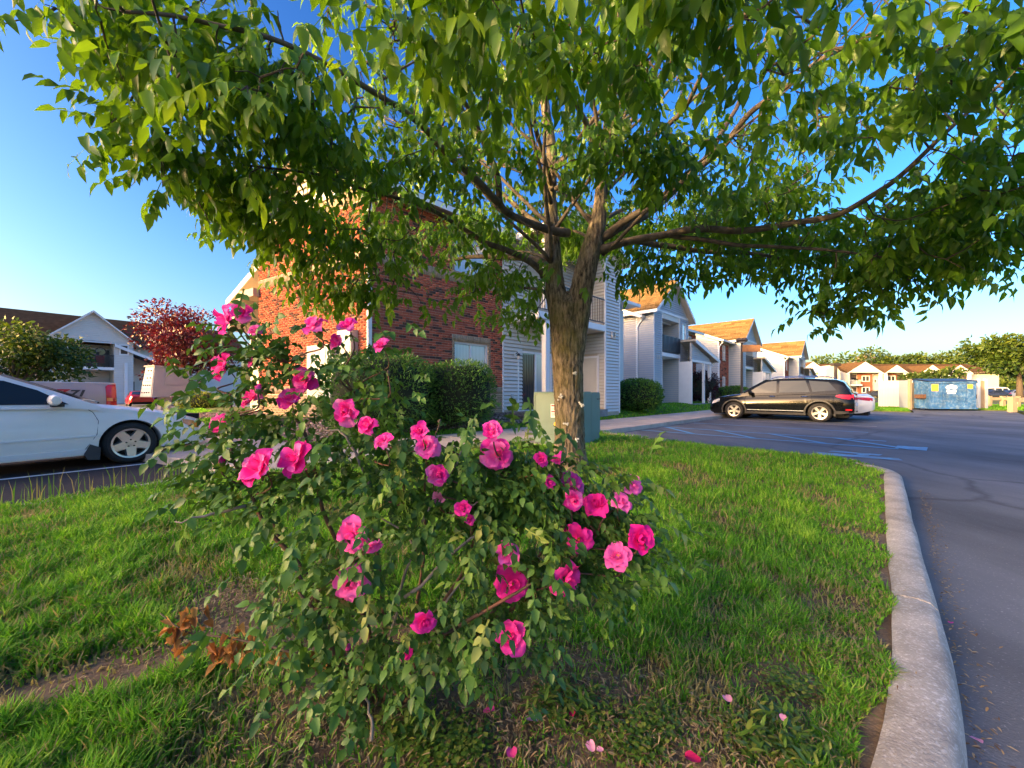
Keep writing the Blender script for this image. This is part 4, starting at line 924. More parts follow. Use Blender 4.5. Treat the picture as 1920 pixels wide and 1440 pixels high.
# --- white coupe in the side lot
HS = Vector((.53, .848, 0)); fw = Vector((-6.02, 6.12, 0))
spW = dict(L=4.83, W=1.79, rw=.325, wx=(-1.40, 1.315), res=.045, paint='white', spokes=5, rr=.70, spin=.35, nose=.85, nw=.66, tail=.6, arch=.045,
    sill=X((-2.41, .42), (-2.0, .26), (-1.0, .2), (1.0, .2), (1.9, .24), (2.25, .22), (2.415, .27)), shoulder=X((-2.415, .82), (-2.2, .93), (-1, .95), (.7, .92), (1.3, .84), (1.9, .735), (2.25, .62), (2.415, .50)),
    top=X((-2.415, .86), (-2.2, 1.0), (-1.6, 1.03), (.55, .99), (1.0, .955), (1.7, .85), (2.15, .73), (2.32, .64), (2.415, .53)),
    cabin=X((-1.95, .98), (-1.3, 1.27), (-.7, 1.38), (-.2, 1.395), (.1, 1.37), (.55, 1.17), (.98, .95)), tumble=.74,
    glass=[('side_window', [(-.72, .97), (.66, .955), (.38, 1.16), (.10, 1.285), (-.2, 1.315), (-.68, 1.30)]), ('quarter_window', [(-1.4, .99), (-.78, .975), (-.74, 1.29), (-1.15, 1.22)])],
    screens=[('windshield', (.98, .97), (.08, 1.38), .9), ('rear_window', (-1.9, 1.0), (-.9, 1.36), .88)],
    strips=[('headlight', M['lamp_amber'], X(1.98, 2.06, 2.14, 2.22), X(.60, .55, .515, .50), X(.67, .655, .635, .60)), ('side_moulding', M['white_paint'], X(-1.0, -.5, 0, .5, .92), X(.46, .46, .46, .465, .47), X(.485, .485, .485, .49, .495), .012),
            ('sill_trim', M['white_paint'], X(-1.0, 0, .9), X(.22, .22, .22), X(.29, .29, .29), .01)])
HSn = Vector((HS.y, -HS.x, 0)).normalized()
cen = fw - HS.normalized() * 1.315 - HSn * .87
coupe, sy, st = car('parked_car', 'white coupe seen from its side with a five spoke front wheel, nose over the walk', 'car', cen, HS, spW, 'parked cars')
# seams, mirror, mud flap, wipers
def seam(par, pts, m='black', r=.0035, sgn=-1, fy=None): 
    mb = MB(); mb.tube([(x, sgn * (fy(x, z) + .0005), z) for x, z in pts], r, 5); return mb.obj('panel_gap', M[m], par)
seam(coupe, [(.78, .935), (.90, .83), (.95, .7), (.93, .5), (.82, .3), (.78, .25)], fy=sy); seam(coupe, [(-.74, .95), (-.78, .6), (-.74, .25)], fy=sy)
seam(coupe, [(-.74, .262), (0, .262), (.79, .262)], fy=sy); seam(coupe, [(1.70, .62), (1.85, .545), (2.2, .47), (2.4, .455)], fy=sy, r=.003)
seam(coupe, [(-.74, .958), (0, .945), (.75, .925)], fy=sy, r=.008)
for sgn in (-1, 1):
    mb = MB(); mb.lathe([(0, -.1), (.055, -.095), (.075, -.05), (.078, .05), (.06, .09), (0, .1)], 14, 0, 'y', Matrix.Translation((.50, sgn * 1.0, 1.02)) @ Matrix.Diagonal((.8, 1.15, 1, 1)))
    mr_ = mb.obj('wing_mirror', PAINT['white'], coupe, 50); MB().box(.48, .60, min(sgn * .84, sgn * .96), max(sgn * .84, sgn * .96), .925, .965).obj('mirror_foot', M['black'], mr_)
    mb = MB(); mb.extr([(.86, sgn * .895, .36), (.97, sgn * .895, .30), (.96, sgn * .90, .12), (.84, sgn * .90, .13), (.8, sgn * .89, .22)], (0, -sgn * .2, 0)); mb.obj('mud_flap', M['plastic'], coupe)
mb = MB(); mb.tube([(1.0, -.5, .985), (1.02, -.1, 1.0), (1.0, .3, 1.0)], .012, 6); mb.tube([(.98, -.7, .97), (1.02, -.4, .985)], .014, 6); mb.obj('wiper', M['black'], coupe)
# --- pick-up backed in beside it
HP = Vector((-.53, -.848, 0)); 
spP = dict(L=5.6, W=1.98, rw=.37, wx=(-1.72, 1.85), res=.09, paint='tan', spokes=6, rr=.6, nose=.5, nw=.9, tail=.12, tw=.965, arch=.09,
    sill=X((-2.8, .55), (-2.3, .5), (2.3, .45), (2.8, .45)), shoulder=X((-2.8, 1.335), (-.4, 1.345), (.5, 1.32), (1.4, 1.24), (2.7, 1.14), (2.8, 1.0)), top=X((-2.8, 1.36), (-.5, 1.37), (.6, 1.36), (1.4, 1.28), (2.6, 1.2), (2.8, 1.05)),
    cabin=X((-.45, 1.38), (-.35, 1.80), (.0, 1.86), (.7, 1.84), (1.35, 1.3)), tumble=.84, glass=[('side_window', [(-.2, 1.38), (1.0, 1.36), (.62, 1.72), (-.18, 1.74)])], screens=[('windshield', (1.32, 1.34), (.72, 1.84), .9), ('rear_window', (-.46, 1.42), (-.36, 1.78), .9)],
    strips=[('tail_light', M['lamp_red'], X(-2.795, -2.74, -2.66, -2.62), X(.80, .80, .81, .84), X(1.31, 1.31, 1.30, 1.26), .016), ('lamp_band', M['lamp_amber'], X(-2.797, -2.7, -2.63), X(.93, .93, .93), X(1.0, 1.0, 1.0), .019)])
tail = Vector((-9.15, 8.95, 0)); nP = Vector((HP.y, -HP.x, 0)).normalized()
pick, syp, stp = car('pickup_truck', 'dusty beige pickup truck backed in behind the white coupe, red tail light showing', 'truck', tail + HP.normalized() * 2.8 + nP * .95 * (1 if nP.dot(Vector((-1, .3, 0))) > 0 else -1), HP, spP, 'parked cars')
for sgn in (1, -1):
    for txt, x, m in (('Z', -1.93 if sgn > 0 else -2.33, 'red_paint'), ('71', -2.17 if sgn > 0 else -2.09, 'plastic')):
        cu = bpy.data.curves.new('t', 'FONT'); cu.body = txt; cu.size = .22 if txt == 'Z' else .20; cu.extrude = .003; cu.align_x = 'CENTER'; cu.shear = .25; cu.space_character = .9; cu.offset = .006
        tmp = bpy.data.objects.new('tmp', cu); me = bpy.data.meshes.new_from_object(tmp); bpy.data.objects.remove(tmp); me.materials.clear(); me.materials.append(M[m])
        y = syp(x, 1.1) + .014
        Mx = Matrix(((-sgn * 1.35, 0, 0, x), (0, 0, sgn, sgn * y), (0, 1, 0, 1.04), (0, 0, 0, 1)))
        inst('decal', me, pick, Mx)
# --- black suv
HB = Vector((-.7071, .7071, 0)); rear_w = Vector((11.57, 14.57, 0)); front_w = Vector((9.52, 16.6, 0))
spS = dict(L=4.89, W=1.88, rw=.362, wx=(-1.46, 1.43), res=.05, paint='black', spokes=5, twin=True, rr=.66, nose=.7, nw=.74, tail=.45, tw=.82, arch=.06, tw_=.225,
    sill=X((-2.445, .42), (-2.2, .34), (-1, .25), (1, .25), (2.0, .26), (2.3, .25), (2.445, .33)), shoulder=X((-2.445, .95), (-2.3, 1.08), (-1.2, 1.09), (.6, 1.03), (1.3, .98), (1.9, .90), (2.3, .76), (2.445, .6)),
    top=X((-2.445, 1.0), (-2.3, 1.14), (-1, 1.14), (.6, 1.12), (1.0, 1.11), (1.6, 1.05), (2.1, .96), (2.33, .82), (2.445, .65)),
    cabin=X((-2.36, 1.12), (-2.15, 1.52), (-1.95, 1.62), (-1.0, 1.705), (-.1, 1.70), (.3, 1.64), (1.18, 1.09)), tumble=.80,
    glass=[('front_window', [(-.10, 1.11), (.93, 1.10), (.62, 1.33), (.28, 1.53), (.1, 1.575), (-.08, 1.585)]), ('rear_door_window', [(-1.17, 1.13), (-.18, 1.115), (-.18, 1.585), (-1.02, 1.58)]), ('quarter_window', [(-1.95, 1.2), (-1.25, 1.14), (-1.12, 1.575), (-1.72, 1.51)])],
    screens=[('windshield', (1.17, 1.11), (.27, 1.665), .92), ('rear_window', (-2.34, 1.17), (-2.06, 1.58), .85)],
    strips=[('headlight', M['lamp_clear'], X(2.0, 2.12, 2.24, 2.33), X(.76, .70, .65, .63), X(.86, .84, .79, .73)), ('tail_light', M['lamp_red'], X(-2.43, -2.3, -2.1, -1.93), X(.87, .87, .90, .96), X(1.06, 1.07, 1.07, 1.02), .012),
            ('side_trim', M['grey_metal'], X(-.98, -.3, .4, .92), X(.40, .40, .40, .40), X(.425, .425, .425, .425), .012), ('sill_trim', M['plastic'], X(-1.0, 0, .95), X(.25, .25, .25), X(.34, .34, .34), .02),
            ('rear_reflector', M['lamp_red'], X(-2.38, -2.3, -2.2), X(.46, .46, .46), X(.52, .52, .52), .008), ('bumper_trim', M['plastic'], X(-2.44, -2.25, -2.05, -1.92), X(.36, .35, .33, .33), X(.44, .44, .44, .44), .012)])
cS = (rear_w + front_w) / 2 + Vector((.7071, .7071, 0)) * .86 - HB * .0
suv, sys_, sts = car('parked_car', 'black suv with roof rails and split spoke alloy wheels parked nose to the walk', 'car', cS, HB, spS, 'parked cars')
for sgn in (1, -1):
    for xw in (-1.46, 1.43):
        V = []; F = []; a_ = np.linspace(-.25, math.pi + .25, 25)
        for a in a_:
            for r, o in ((.425, .014), (.47, .016), (.478, .0)): x = xw + r * math.cos(a); z = .362 + r * math.sin(a); V.append((x, sgn * (sys_(max(-2.4, min(2.4, x)), max(.3, z)) + o), z))
        for i in range(24):
            for k in range(2): f = (i * 3 + k, (i + 1) * 3 + k, (i + 1) * 3 + k + 1, i * 3 + k + 1); F.append(f)
        MB().add(V, F).obj('wheel_arch_trim', M['plastic'], suv)
    mb = MB(); mb.tube([(-1.8, sgn * .66, 1.665), (-1.7, sgn * .66, 1.73), (-.9, sgn * .67, 1.755), (-.1, sgn * .67, 1.745), (.12, sgn * .66, 1.68)], .018, 6); mb.obj('roof_rail', M['chrome'], suv)
    mb = MB(); mb.lathe([(0, -.11), (.06, -.1), (.085, -.04), (.085, .06), (0, .1)], 12, 0, 'y', Matrix.Translation((.78, sgn * 1.04, 1.12)) @ Matrix.Diagonal((.8, 1, 1, 1))); mr_ = mb.obj('wing_mirror', PAINT['black'], suv, 50)
    MB().box(.76, .88, min(sgn * .86, sgn * .98), max(sgn * .86, sgn * .98), 1.04, 1.08).obj('mirror_foot', M['black'], mr_)
    for x in (.05, -1.0):
        mb = MB(); mb.tube([(x - .1, sgn * (sys_(x, .96) + .005), .96), (x - .07, sgn * (sys_(x, .96) + .035), .965), (x + .07, sgn * (sys_(x, .96) + .035), .97), (x + .1, sgn * (sys_(x, .96) + .005), .97)], .014, 6); mb.obj('door_handle', M['chrome'], suv)
    for pts in ([(.98, 1.02), (1.0, .8), (.93, .4), (.9, .3)], [(-.13, 1.07), (-.12, .7), (-.12, .3)], [(-1.2, 1.09), (-1.22, .85), (-1.05, .62), (-.98, .4), (-.95, .3)]): seam(suv, pts, 'well', .004, sgn, sys_)
mb = MB(); mb.box(-2.47, -2.36, -.7, .7, 1.595, 1.635); mb.obj('rear_spoiler', PAINT['black'], suv)
MB().box(-2.47, -2.44, -.3, .3, .62, .74).obj('licence_plate', M['white_paint'], suv)
mb = MB(); mb.box(2.40, 2.455, -.55, .55, .55, .68); mb.obj('grille', M['plastic'], suv)
# --- the others
SED = dict(L=4.7, W=1.82, rw=.33, wx=(-1.38, 1.35), res=.14, spokes=5, rr=.66, nose=.8, nw=.7, tail=.6, tw=.78,
    sill=X((-2.35, .42), (-2.0, .3), (-1, .2), (1, .2), (2.0, .24), (2.35, .3)), shoulder=X((-2.35, .82), (-2.2, .96), (-1, .97), (.7, .92), (1.4, .83), (2.1, .7), (2.35, .52)), top=X((-2.35, .9), (-2.15, 1.06), (-1.5, 1.06), (.6, 1.0), (1.3, .93), (2.1, .77), (2.35, .58)),
    cabin=X((-1.95, 1.04), (-1.1, 1.38), (-.4, 1.45), (.0, 1.43), (.95, .97)), tumble=.76, glass=[('side_window', [(-1.25, 1.03), (.55, .99), (.08, 1.33), (-.4, 1.37), (-.98, 1.33)])], screens=[('windshield', (.95, 1.0), (.0, 1.43), .9), ('rear_window', (-1.93, 1.06), (-1.1, 1.38), .86)],
    strips=[('headlight', M['lamp_clear'], X(1.95, 2.1, 2.25), X(.62, .58, .55), X(.72, .70, .64)), ('tail_light', M['lamp_red'], X(-2.33, -2.2, -2.0, -1.8), X(.78, .79, .82, .88), X(.90, .92, .93, .93), .012)])
def sedan(label, loc, head, col, group='parked cars', **kw):
    s = dict(SED); s['paint'] = col; s.update(kw); return car('parked_car', label, 'car', loc, Vector(head), s, group)[0]
ws = sedan('white sedan parked just beyond the black suv, only its tail showing', PQ(20.6 + .9, 3.05), (-.7071, .7071, 0), 'white', res=.07)
sedan('bright red sedan across the street behind the mailbox cluster, facing away', at(262, 760, 37.0) * 1.0 + Vector((0, 0, -.18 - at(262, 760, 37.0).z)), (-.75, .66, 0), 'red')
sedan('dark maroon sedan under the purple tree, sun shield in its windshield', Vector((-32.6, 38.0, -.18)), (-.97, -.25, 0), 'maroon')
for i, (u, Y, col, lab, hd) in enumerate(((1638, 76, 'dark', 'dark car far off between the white sedan and the dumpster', (-1, .1, 0)), (1668, 78, 'silver', 'silver car far off beside the dark car, left of the dumpster', (-1, .1, 0)), (1690, 80, 'navy', 'dark blue car far off right at the edge of the white dumpster screen', (.2, -1, 0)),
      (1858, 62, 'dark', 'dark grey car parked beyond the wooden rail fence', (-1, .05, 0)), (1895, 64, 'silver', 'silver sedan beyond the wooden rail fence at the picture edge', (-1, .05, 0)))):
    sedan(lab, Vector(((u - 960) / FPX * Y, Y, .07)), hd, col, 'cars in the far lot', res=.3)
VAN = dict(L=5.4, W=2.0, rw=.36, wx=(-1.6, 1.7), res=.3, paint='white', spokes=5, nose=.6, nw=.85, tail=.2, tw=.93, sill=X((-2.7, .4), (2.7, .35)), shoulder=X((-2.7, 1.2), (1.3, 1.2), (2.4, .95), (2.7, .8)), top=X((-2.7, 1.25), (1.4, 1.25), (2.4, 1.1), (2.7, .9)),
    cabin=X((-2.68, 1.2), (-2.6, 1.95), (.8, 2.0), (1.3, 1.85), (1.75, 1.22)), tumble=.88, glass=[('side_window', [(.3, 1.3), (1.35, 1.28), (1.05, 1.75), (.3, 1.78)]), ('side_window', [(-1.0, 1.3), (.1, 1.3), (.1, 1.78), (-1.0, 1.78)]), ('side_window', [(-2.4, 1.3), (-1.2, 1.3), (-1.2, 1.78), (-2.4, 1.76)])], screens=[('windshield', (1.75, 1.25), (1.25, 1.88), .9)])
car('parked_van', 'white van parked beyond the wooden rail fence, behind the grey car', 'van', Vector(((1866 - 960) / FPX * 70, 70, .07)), Vector((1, 0, 0)), VAN, 'cars in the far lot')
# ------------------------------------------------------------------ leaf templates
def leaflet(L=.1, W_=.045, droop=.25, fold=.18):
    ts = [0, .33, .68, 1.0]; z = lambda t: -droop * L * t * t
    m = [(L * t, 0, z(t)) for t in ts]
    l = [(L * .26, W_ * .5, z(.26) + fold * W_), (L * .62, W_ * .40, z(.62) + fold * W_ * .7)]
    r = [(x, -y, zz) for x, y, zz in l]
    V = np.array(m + l + r); F = np.array([(0, 1, 4), (1, 5, 4), (1, 2, 5), (2, 3, 5), (0, 6, 1), (1, 6, 7), (1, 7, 2), (2, 7, 3)])
    return V, F
def merge(parts):
    V, F, o = [], [], 0
    for v, f in parts: V.append(v); F.append(f + o); o += len(v)
    return np.concatenate(V), np.concatenate(F)
def compound(rng, pairs=3, L=.105, W_=.046, rl=.24, hang=.9):
    """ash-like leaf: drooping stalk with paired hanging leaflets"""
    parts = []; st = lambda t: np.array([rl * t, 0, -.28 * rl * t * t])
    rv = []
    for t in (0, .5, 1): p = st(t); rv += [p + (0, .0022, 0), p - (0, .0022, 0)]
    parts.append((np.array(rv), np.array([(0, 1, 3), (0, 3, 2), (2, 3, 5), (2, 5, 4)])))
    def put(t, yaw, pitch, s):
        v, f = leaflet(L * s, W_ * s, rng.uniform(.1, .45), rng.uniform(.05, .3)); roll = rng.normal(0, .35)
        cr, sr = math.cos(roll), math.sin(roll); v = v @ np.array([[1, 0, 0], [0, cr, sr], [0, -sr, cr]])
        cp, sp = math.cos(pitch), math.sin(pitch); v = v @ np.array([[cp, 0, -sp], [0, 1, 0], [sp, 0, cp]])
        cy, sy_ = math.cos(yaw), math.sin(yaw); v = v @ np.array([[cy, sy_, 0], [-sy_, cy, 0], [0, 0, 1]])
        parts.append((v + st(t), f))
    for k in range(pairs):
        t = .32 + .62 * k / max(1, pairs - .5)
        for sg in (1, -1): put(t, sg * rng.uniform(.7, 1.2), hang * rng.uniform(.6, 1.3), rng.uniform(.78, 1.05))
    put(1.0, rng.normal(0, .2), hang * rng.uniform(.6, 1.1), 1.1)
    return merge(parts)
TREE = [(0, (.06, .14, .008)), (.4, (.11, .23, .012)), (.75, (.16, .30, .016)), (1, (.23, .36, .024))]
M['tree_leaf'] = leafmat('tree_leaf', TREE, 'attr', transl=.42, rough=.38, tcol=(1.9, 1.8, .8), spec=.45); M['tree_leaf_o'] = leafmat('tree_leaf_single', TREE, 'obj', transl=.42, rough=.38, tcol=(1.9, 1.8, .8), spec=.45)
def barkmat():
    m, t, b = nodes_of('bark'); L = t.links.new; tc = N(t, 'ShaderNodeTexCoord'); mp = N(t, 'ShaderNodeMapping'); mp.inputs['Scale'].default_value = (1, 1, .22); L(tc.outputs['Object'], mp.inputs['Vector'])
    vo = N(t, 'ShaderNodeTexNoise', Scale=38.0, Detail=5.0, Roughness=.65); L(mp.outputs[0], vo.inputs['Vector'])
    cr = N(t, 'ShaderNodeValToRGB'); e = cr.color_ramp.elements; e[0].position = .36; e[0].color = (.022, .016, .010, 1); e[1].position = .66; e[1].color = (.34, .27, .175, 1); L(vo.outputs[0], cr.inputs[0])
    n2 = N(t, 'ShaderNodeTexNoise', Scale=3.2, Detail=5.0, Roughness=.6); L(tc.outputs['Object'], n2.inputs['Vector']); mr = N(t, 'ShaderNodeMapRange'); mr.inputs[1].default_value = .46; mr.inputs[2].default_value = .66; mr.inputs[4].default_value = .7; L(n2.outputs[0], mr.inputs[0])
    mx = N(t, 'ShaderNodeMix', data_type='RGBA'); L(mr.outputs[0], mx.inputs['Factor']); L(cr.outputs[0], mx.inputs['A']); mx.inputs['B'].default_value = (.12, .11, .022, 1)
    L(mx.outputs['Result'], b.inputs['Base Color']); b.inputs['Roughness'].default_value = .95
    bp = N(t, 'ShaderNodeBump', Strength=.9, Distance=.02); L(vo.outputs[0], bp.inputs['Height']); L(bp.outputs[0], b.inputs['Normal']); return m
M['bark'] = barkmat(); M['limb'] = mat('limb_bark', (.10, .078, .055), .95, var=.45, scale=14, bump=.5, bscale=45, col2=(.17, .135, .095)); M['twig'] = mat('twig_bark', (.075, .058, .042), .9, var=.3, scale=20); M['lichen'] = mat('pale_lichen', (.62, .62, .56), .9, var=.2, scale=40)

# ------------------------------------------------------------------ the street tree
tree = thing('street_tree', 'large leafy ash tree with a forked mossy trunk on the grass island', 'tree', (.71, 4.67, .16))
TO = Vector((.71, 4.67, .16))
def trunk_mesh(path, rads, n=120, ridge=.021, seed=0):
    P = catmull(path, 22); rr = np.interp(np.linspace(0, 1, len(P)), np.linspace(0, 1, len(rads)), rads)
    V, F = [], []
    for i, p in enumerate(P):
        for k in range(n):
            a = 2 * math.pi * k / n; d = Vector((math.cos(a), math.sin(a), 0)); q = p + d * rr[i]
            h = .45 - 1.5 * abs(mnoise.noise(Vector((q.x * 24, q.y * 24, q.z * 6.0 + seed)))) - .8 * abs(mnoise.noise(Vector((q.x * 46, q.y * 46, q.z * 14 + seed))))
            h2 = mnoise.noise(Vector((q.x * 3, q.y * 3, q.z * 2.2 + seed)))
            V.append(q + d * (ridge * h + .012 * h2) - TO)
    for i in range(len(P) - 1):
        for k in range(n): F.append((i * n + k, i * n + (k + 1) % n, (i + 1) * n + (k + 1) % n, (i + 1) * n + k))
    return V, F
mb = MB()
mb.add(*trunk_mesh([at(1070, 885, 4.67), at(1069, 862, 4.67), at(1068, 835, 4.67), at(1067, 760, 4.67), at(1064, 680, 4.67), at(1064, 620, 4.67), at(1066, 575, 4.67), at(1068, 548, 4.68)], [.27, .21, .183, .172, .176, .185, .17, .06]))
mb.add(*trunk_mesh([at(1062, 680, 4.67), at(1055, 610, 4.67), at(1043, 550, 4.69), at(1037, 490, 4.72), at(1034, 420, 4.78), at(1032, 350, 4.85), at(1034, 280, 4.9), at(1022, 200, 5.0), at(1012, 90, 5.1), at(1005, -60, 5.2), at(1000, -260, 5.3)], [.15, .15, .122, .10, .085, .075, .066, .058, .045, .03, .012], 48, .011, 3))
mb.add(*trunk_mesh([at(1070, 680, 4.66), at(1079, 605, 4.66), at(1094, 525, 4.64), at(1108, 465, 4.62), at(1122, 410, 4.6), at(1128, 350, 4.6), at(1132, 290, 4.58), at(1142, 225, 4.5), at(1150, 120, 4.5), at(1160, -40, 4.5), at(1170, -250, 4.5)], [.15, .15, .138, .115, .09, .075, .062, .052, .04, .028, .012], 48, .011, 7))
mb.obj('trunk', M['bark'], tree, 180)
mb = MB()
for u, v in ((1062, 795), (1081, 825), (1078, 700), (1050, 742), (1044, 870), (1090, 760)):
    c = at(u, v, 4.48); pts = [(c.x + random.uniform(-.022, .022), c.y, c.z + random.uniform(-.025, .025)) for _ in range(6)]
    for k in range(7): a = Vector((c.x + random.gauss(0, .012), c.y - .0, c.z + random.gauss(0, .016))) - TO; mb.lathe([(0, .014), (.008, .01), (.012, 0)], 7, 0, 'y', Matrix.Translation(a) @ Matrix.Rotation(math.pi, 4, 'Z'))
    mb.obj('lichen_spot', M['lichen'], tree); mb = MB()
limbs = []     # (points, radius start, radius end)
def limb(pts, r0, r1): limbs.append((catmull([at(*p) for p in pts], 5), r0, r1))
limb([(1125, 450, 4.62), (1180, 410, 4.5), (1233, 377, 4.4), (1333, 292, 4.0), (1351, 275, 3.95), (1404, 213, 3.7), (1480, 160, 3.4), (1547, 111, 3.2), (1618, 75, 3.0), (1702, 22, 2.8), (1800, -60, 2.6)], .052, .008)
limb([(1115, 470, 4.62), (1180, 452, 4.55), (1280, 432, 4.4), (1390, 433, 4.2), (1502, 413, 3.9), (1582, 395, 3.6), (1649, 355, 3.3), (1693, 320, 3.1), (1760, 262, 2.9), (1858, 182, 2.7), (1940, 110, 2.5)], .052, .008)
limb([(1066, 437, 4.68), (1000, 423, 4.4), (943, 390, 4.1), (930, 333, 3.9), (900, 267, 3.6), (880, 220, 3.4), (853, 160, 3.1), (850, 80, 2.8), (840, -20, 2.6)], .052, .008)
limb([(1020, 520, 4.7), (993, 497, 4.6), (947, 470, 4.5), (907, 453, 4.4), (870, 427, 4.3), (820, 400, 4.1), (740, 370, 3.8), (640, 340, 3.5), (540, 325, 3.2), (440, 310, 3.0)], .046, .006)
limb([(935, 380, 4.0), (873, 320, 3.7), (830, 273, 3.5), (800, 240, 3.3), (760, 207, 3.1), (700, 167, 2.8), (600, 110, 2.5), (480, 60, 2.25), (340, 30, 2.1), (230, 20, 2.0)], .04, .008)
limb([(1135, 280, 4.55), (1170, 180, 4.3), (1235, 120, 4.1), (1258, 60, 3.9), (1272, 0, 3.7), (1300, -80, 3.5)], .05, .012)
limb([(1140, 440, 4.7), (1230, 390, 5.0), (1320, 300, 5.3), (1380, 200, 5.6), (1440, 60, 5.8), (1470, -60, 6)], .06, .015)
limb([(1180, 450, 4.6), (1300, 470, 4.9), (1420, 480, 5.0), (1530, 500, 4.9), (1610, 550, 4.7), (1655, 585, 4.6)], .04, .005)
limb([(1250, 440, 4.5), (1380, 460, 4.3), (1520, 470, 4.1), (1640, 480, 3.9), (1720, 500, 3.8)], .03, .005)
limb([(1030, 500, 4.75), (940, 480, 5.2), (840, 490, 5.6), (740, 510, 5.8), (640, 520, 5.8)], .05, .006)
limb([(1030, 440, 4.8), (960, 380, 5.4), (880, 300, 5.9), (800, 200, 6.2)], .05, .01)
limb([(1100, 470, 4.75), (1130, 420, 5.4), (1200, 380, 6.0), (1280, 350, 6.4)], .05, .01)
limb([(1030, 560, 4.75), (1000, 545, 5.1), (960, 545, 5.4), (920, 560, 5.6)], .03, .006)
limb([(1128, 330, 4.55), (1090, 220, 4.0), (1060, 140, 3.4), (1040, 40, 2.9)], .04, .01)
limb([(1150, 300, 4.5), (1250, 230, 3.8), (1330, 120, 3.1), (1400, 20, 2.7)], .035, .01)
lr_ = random.Random(41)
for k in range(22):
    a = at(lr_.choice((1034, 1040, 1120, 1130, 1135)), lr_.uniform(300, 500), 4.65); th = lr_.uniform(0, 6.283); rise = lr_.uniform(.35, 1.3); ln = lr_.uniform(1.8, 3.4)
    P_ = [a + Vector((math.cos(th + .15 * math.sin(3 * t)) * ln * t, math.sin(th) * ln * t, rise * ln * t * (1.0 - .35 * t))) for t in (0, .25, .5, .75, 1)]
    if P_[-1].y < 1.4: continue
    limbs.append((catmull(P_, 5), .026, .004))
for L_, r0, r1 in limbs:
    n = len(L_); L2 = [p + Vector((mnoise.noise(p * 1.7), mnoise.noise(p * 1.7 + Vector((9, 0, 0))), mnoise.noise(p * 1.7 + Vector((0, 9, 0))))) * .05 for p in L_]
    L2[0] = L_[0]; L_[:] = L2
    mb = MB(); mb.tube([p - TO for p in L2], [r0 + (r1 - r0) * (i / (n - 1)) ** .8 for i in range(n)], 9); mb.obj('limb', M['limb'], tree, 180)
# crown: leaf clumps through the volume of a wide, low dome
cx0, cy0 = .85, 4.35
def crown_R(th):   # th measured from +x
    d = math.degrees(th) % 360
    return float(np.interp(d, [0, 30, 60, 90, 120, 150, 180, 200, 217, 230, 250, 270, 300, 330, 345, 360], [4.3, 4.2, 4.0, 3.9, 3.7, 3.5, 3.25, 3.2, 3.45, 3.4, 3.2, 3.1, 3.5, 4.2, 4.4, 4.3])) + .12 * math.sin(7 * th)
def zbot(x, y, r, th):
    return 2.98 + .36 * max(0, y - 4.4) + .26 * mnoise.noise(Vector((x * .9, y * .9, 3.3))) - .34 * smooth(.5, 1.0, r) + .3 * smooth(.35, 0, r)
clumps = []
for _ in range(60000):
    if len(clumps) > 1550: break
    th = random.uniform(0, 2 * math.pi); r = math.sqrt(random.random()); R_ = crown_R(th)
    x, y = cx0 + R_ * r * math.cos(th), cy0 + R_ * r * math.sin(th); zb_ = float(zbot(x, y, r, th)); ztop = 3.5 + 3.6 * math.sqrt(max(0, 1 - r ** 2.2))
    low = random.random() < .58
    z = zb_ + (abs(random.gauss(0, .34)) if low else random.random() * max(.2, ztop - zb_))
    p = Vector((x, y, z))
    if mnoise.noise(p * 1.25 + Vector((2, 7, 1))) < (-.14 if low else .06): continue      # gaps between the sprays
    if (p - Vector((0, 0, CAMZ))).length < 1.75 or y < .9 and abs(x) < 1.5: continue
    if r < .22 and z < 3.4: continue
    if x < -1.1 * y or (x < -.5 * y and z - CAMZ < .74 * y): continue
    if x < -.95 * y: continue
    if x < .4 and y > 3.0 and z - CAMZ < .54 * y and random.random() < .66: continue
    if x > 1.2 and y < 2.6 and z < 2.75: continue
    clumps.append(p)
EXTRA = [(at(u, v, Y), n_, s) for u, v, Y, n_, s in ((600, 480, 4.3, 18, .34), (690, 460, 4.4, 16, .34), (560, 445, 4.2, 12, .28), (740, 545, 4.4, 12, .2), (640, 545, 4.35, 16, .22), (510, 440, 4.0, 10, .2), (960, 540, 4.9, 24, .28), (920, 520, 4.9, 14, .26), (1000, 590, 4.8, 8, .14), (860, 450, 4.6, 10, .3), (780, 440, 4.5, 10, .3),
         (1610, 560, 4.4, 22, .24), (1590, 585, 4.4, 8, .12), (1690, 500, 4.0, 34, .32), (1740, 470, 3.8, 30, .3), (1640, 470, 4.1, 24, .3), (1300, 490, 4.9, 30, .36), (1210, 490, 4.9, 20, .26), (1390, 490, 4.8, 22, .3), (1500, 460, 4.6, 22, .35), (1840, 370, 3.2, 30, .3), (1890, 330, 3.0, 24, .26), (1800, 420, 3.5, 22, .3), (360, 240, 2.9, 26, .3), (400, 330, 3.1, 30, .3), (330, 290, 2.9, 12, .16), (470, 360, 3.3, 26, .3), (560, 400, 3.6, 22, .25),
         (250, 50, 2.6, 16, .16), (215, 70, 2.6, 7, .07), (300, 90, 2.6, 22, .22), (400, 130, 2.5, 30, .3), (520, 150, 2.7, 30, .3), (195, 5, 2.6, 8, .09), (620, 250, 3.0, 34, .36), (520, 270, 3.2, 26, .3))]
for c, n_, s in EXTRA:
    for _ in range(n_): clumps.append(c + Vector((random.gauss(0, s), random.gauss(0, s * 1.2), random.gauss(0, s * .5))))
sk = [(p, r0 + (r1 - r0) * i / len(L_)) for L_, r0, r1 in limbs for i, p in enumerate(L_)] + [(at(1034, v, 4.85), .07) for v in range(-150, 450, 40)] + [(at(1135, v, 4.55), .06) for v in range(-150, 420, 40)]
SKP = np.array([tuple(p) for p, _ in sk])
twm = MB(); nodes_ = SKP.copy(); ids = np.arange(len(clumps)); random.Random(3).shuffle(clumps)
